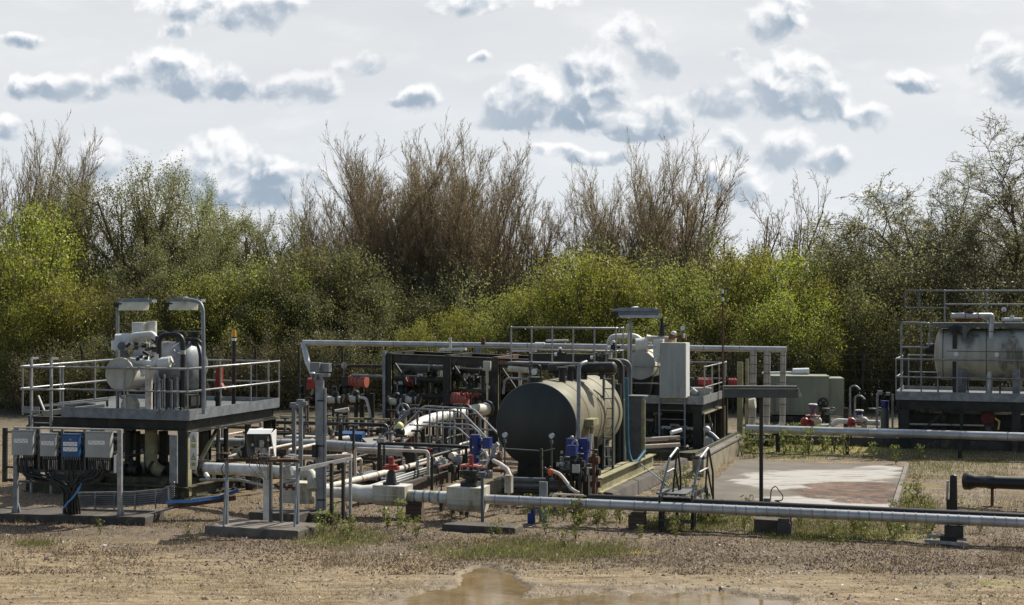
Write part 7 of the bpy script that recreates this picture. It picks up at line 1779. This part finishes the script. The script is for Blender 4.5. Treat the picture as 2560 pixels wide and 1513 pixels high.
# ======== ground cover ========
def blades(name, n, area, hgt, wid, m, seed, label, cat, lean=.5, dens=None):
    """tufts of thin blades; area gives (photo column, row) ranges on the ground"""
    rng = np.random.RandomState(seed); cx = []; cy = []
    x0, x1, y0, y1 = area
    tot = 0
    while tot < n:
        py = rng.uniform(y0, y1, n); px = rng.uniform(x0, x1, n)
        d = H*F/(py-YH); x = (px-1280)*d/F; y = d
        k = fbm(x, y, .9, seed, 4) if dens is None else dens(x, y, px, py)
        ok = rng.rand(n) < np.clip((k-.42)*5, 0, 1)
        ok &= puddle(x, y) < .05
        ok &= ~((py > 1150) & (py < 1290) & (px > 1722 + (1262-py)*1.08) & (px < 2268 - (py-1166)*.3))
        cx.append(x[ok]); cy.append(y[ok]); tot += ok.sum()
        if len(cx) > 40: break
    x = np.concatenate(cx)[:n]; y = np.concatenate(cy)[:n]; N = len(x)
    x = x + rng.normal(size=N)*.03; y = y + rng.normal(size=N)*.03
    z = ground_z(x, y); h = hgt*rng.uniform(.35, 1.25, N); an = rng.uniform(0, 6.283, N); w = wid*rng.uniform(.6, 1.3, N)
    dx, dy = np.cos(an), np.sin(an); la = rng.uniform(0, 6.283, N); l = h*lean*rng.uniform(0, 1.2, N)
    base = np.stack([x, y, z-.01], 1); tip = base + np.stack([np.cos(la)*l, np.sin(la)*l, h], 1); mid = base + np.stack([np.cos(la)*l*.3, np.sin(la)*l*.3, h*.55], 1)
    e = np.stack([dx*w/2, dy*w/2, 0*w], 1)
    co = np.stack([base-e, base+e, mid+e*.8, mid-e*.8, tip], 1).reshape(-1, 3)
    i = np.arange(N)[:, None]*5
    f1 = i + np.array([[0, 1, 2, 3]]); f2 = i + np.array([[3, 2, 4, 4]])
    me = bpy.data.meshes.new(name)
    tri = i + np.array([[3, 2, 4]])
    loops = np.concatenate([f1.ravel(), tri.ravel()]); st = np.concatenate([np.arange(N)*4, N*4 + np.arange(N)*3]); tt = np.concatenate([np.full(N, 4), np.full(N, 3)])
    me.vertices.add(len(co)); me.vertices.foreach_set('co', co.astype(np.float32).ravel())
    me.loops.add(len(loops)); me.loops.foreach_set('vertex_index', loops.astype(np.int32))
    me.polygons.add(len(st)); me.polygons.foreach_set('loop_start', st.astype(np.int32)); me.polygons.foreach_set('loop_total', tt.astype(np.int32))
    me.update(calc_edges=True); me.materials.append(m)
    o = bpy.data.objects.new(name, me); COL.objects.link(o); o['kind'] = 'stuff'; return tag(o, label, cat)
STRAW = leaf_mat('dead_grass', (.19, .145, .085), (.34, .27, .17), (.44, .37, .26), .25)
SEDGE = leaf_mat('green_grass', (.10, .13, .03), (.20, .21, .06), (.3, .28, .1), .4)
WEED  = leaf_mat('weed_leaf', (.13, .155, .035), (.22, .24, .06), (.32, .31, .11), .4)
DEADB = leaf_mat('dead_brown_stalk', (.10, .065, .042), (.19, .13, .085), (.28, .2, .13), .15)
blades('dead_grass', 30000, (-60, 2620, 1085, 1425), .11, .011, STRAW, 1, 'thin dead straw coloured grass scattered over the yard', 'dead grass')
blades('brown_litter', 22000, (-60, 2620, 1270, 1440), .055, .016, DEADB, 2, 'short brown dead stems lying over the near gravel', 'dead stalks', 2.2)
def strip(c):
    def f(x, y, px, py):
        k = np.zeros_like(x)
        for a, b, ra, rb in c: k = np.maximum(k, 1 - ((px-a)/ra)**2 - ((py-b)/rb)**2)
        return .42 + np.clip(k, 0, 1)*.25 + (fbm(x, y, 1.5, 88, 3)-.5)*.35*(k > 0)
    return f
blades('green_grass', 24000, (0, 2620, 1100, 1430), .10, .012, SEDGE, 4, 'short green grass and moss tufts in patches', 'grass', .6,
       strip(((1340, 1378, 330, 34), (850, 1345, 140, 34), (1750, 1310, 180, 30), (2060, 1330, 260, 34), (1980, 1130, 160, 40), (2250, 1290, 120, 60), (2330, 1150, 330, 50), (2480, 1465, 90, 16), (90, 1362, 70, 10))))
blades('foreground_litter', 9000, (-60, 2620, 1395, 1513), .05, .012, STRAW, 6, 'fine straw litter on the sandy track', 'litter', 1.4)
def stones(name, n, rows, size, m, label, seed):
    rng = np.random.RandomState(seed); py = rng.uniform(*rows, n); px = rng.uniform(-40, 2600, n)
    d = H*F/(py-YH); x = (px-1280)*d/F; y = d; ok = (puddle(x, y) < .02) & (rng.rand(n) < np.clip((fbm(x, y, .8, seed, 3)-.36)*5, .1, 1))
    x, y = x[ok], y[ok]; z = ground_z(x, y); n = len(x)
    b = np.array([(1,0,0),(0,1,0),(-1,0,0),(0,-1,0),(0,0,1),(0,0,-1)], float)
    f = np.array([(0,1,4),(1,2,4),(2,3,4),(3,0,4),(1,0,5),(2,1,5),(3,2,5),(0,3,5)])
    s = (rng.gamma(2, size, n) + size*.8)[:, None, None]; a = rng.uniform(0, 6.28, n)
    o = b[None]*s*rng.uniform(.5, 1.3, (n, 6, 1))*np.array([[[1.2, 1, .6]]])
    ox = o[..., 0]*np.cos(a)[:, None] - o[..., 1]*np.sin(a)[:, None]; oy = o[..., 0]*np.sin(a)[:, None] + o[..., 1]*np.cos(a)[:, None]
    co = np.stack([x, y, z+.002], 1)[:, None] + np.stack([ox, oy, o[..., 2]], -1)
    me = np_mesh(name, co.reshape(-1, 3), (np.arange(n)[:, None, None]*6 + f[None]).reshape(-1, 3)); me.materials.append(m)
    o = bpy.data.objects.new(name, me); COL.objects.link(o); o['kind'] = 'stuff'; tag(o, label, 'pebbles')
stones('pebbles', 1500, (1290, 1513), .008, leaf_mat('pale_stone', (.30, .26, .21), (.48, .42, .35), (.6, .55, .48), .0), 'pale pebbles and chips scattered on the near ground', 6)
stones('gravel', 24000, (1255, 1440), .006, leaf_mat('brown_gravel', (.08, .057, .035), (.20, .15, .095), (.34, .275, .19), .0), 'brown and grey gravel chips covering the near ground', 16)
stones('clods', 2600, (1395, 1513), .007, leaf_mat('earth_clod', (.12, .085, .055), (.25, .19, .12), (.33, .26, .17), .0), 'crumbs and clods of earth on the muddy track', 26)
def build_weeds():
    protos = []
    for s in range(3):
        rng = np.random.RandomState(200 + s); n = 70
        zz = rng.rand(n)**.8*.5; c = np.stack([rng.normal(size=n)*.10*(.4+zz), rng.normal(size=n)*.10*(.4+zz), zz+.02], 1)
        lm = leaf_mesh('leaves', c, .085, 300+s, aspect=.5); lm.materials.append(WEED)
        segs = [(Vector((0, 0, -.02)), Vector((rng.normal()*.08, rng.normal()*.08, rng.uniform(.25, .52))), .008, .004, 0) for _ in range(5)]
        sm = seg_mesh('stalks', segs, .004); sm.materials.append(DEADB); protos.append((lm, sm))
    rng = random.Random(77)
    spots = [(1040,1345,1),(1010,1330,.8),(1500,1300,.9),(1550,1305,.9),(1440,1318,1.1),(1365,1335,.9),(1395,1300,1.0),(1230,1345,.6),(1248,1340,.7),(830,1310,1.0),(700,1258,.6),
             (1440,1350,.8),(1660,1300,.9),(1760,1300,.9),(1790,1310,1),(1740,1240,1.1),(1715,1225,1),(1690,1215,.9),(2000,1320,.8),(2280,1260,.9),(2268,1280,1.0),(2330,1330,1),(2225,1338,.9),(2130,1320,.8),(2450,1330,.8),
             (1870,1130,1.4),(1900,1125,1.5),(1930,1120,1.4),(1960,1138,1.5),(1990,1128,1.5),(2020,1140,1.4),(2060,1128,1.6),(2085,1135,1.3),(1855,1140,1.2),(1885,1145,1.1),(2110,1145,1.1),(2180,1150,1.0),(2240,1160,.9),(2300,1150,.9),(960,1290,.8),(1130,1300,.6),(880,1330,.7),(1860,1325,.9),(1600,1345,.6),(1690,1345,.7),(2100,1360,.6),(1410,1370,.7),(470,1340,.5),(250,1335,.5)]
    def zone(px, py):
        if py < 1170: return 'behind the wash slab'
        return 'along the lagged pipe left of the tank' if px < 1200 else 'in front of the tank' if px < 1620 else 'around the pipe steps' if px < 1840 else 'at the near edge of the wash slab'
    rz = random.Random(31)
    for cx, cy, n, sx_, sy_ in ((1480,1305,12,110,12),(1760,1302,9,60,10),(1985,1130,7,110,9),(2300,1290,12,60,50),(2180,1335,9,100,12),(850,1335,7,60,16),(1000,1320,5,60,16),(1700,1230,6,30,18)):
        for _ in range(n): spots.append((int(rz.gauss(cx, sx_*.6)), int(rz.gauss(cy, sy_*.6)), rz.uniform(.45, .95)))
    spots.sort(); cnt = {}
    for i, (px, py, s) in enumerate(spots):
        p = U(px, py); lm, sm = protos[i % 3]; zn = zone(px, py); cnt[zn] = cnt.get(zn, -1) + 1
        o = thing('weed', f'green leafy weed {zn}, {ordw(cnt[zn])} from the left', 'weed', p, 'leafy weeds')
        o.scale = (s, s, s*rng.uniform(.8, 1.2)); o.rotation_euler = (0, 0, rng.uniform(0, 6))
        for nm, me in (('leaves', lm), ('stalks', sm)):
            c = bpy.data.objects.new(nm, me); COL.objects.link(c); c.parent = o
build_weeds()
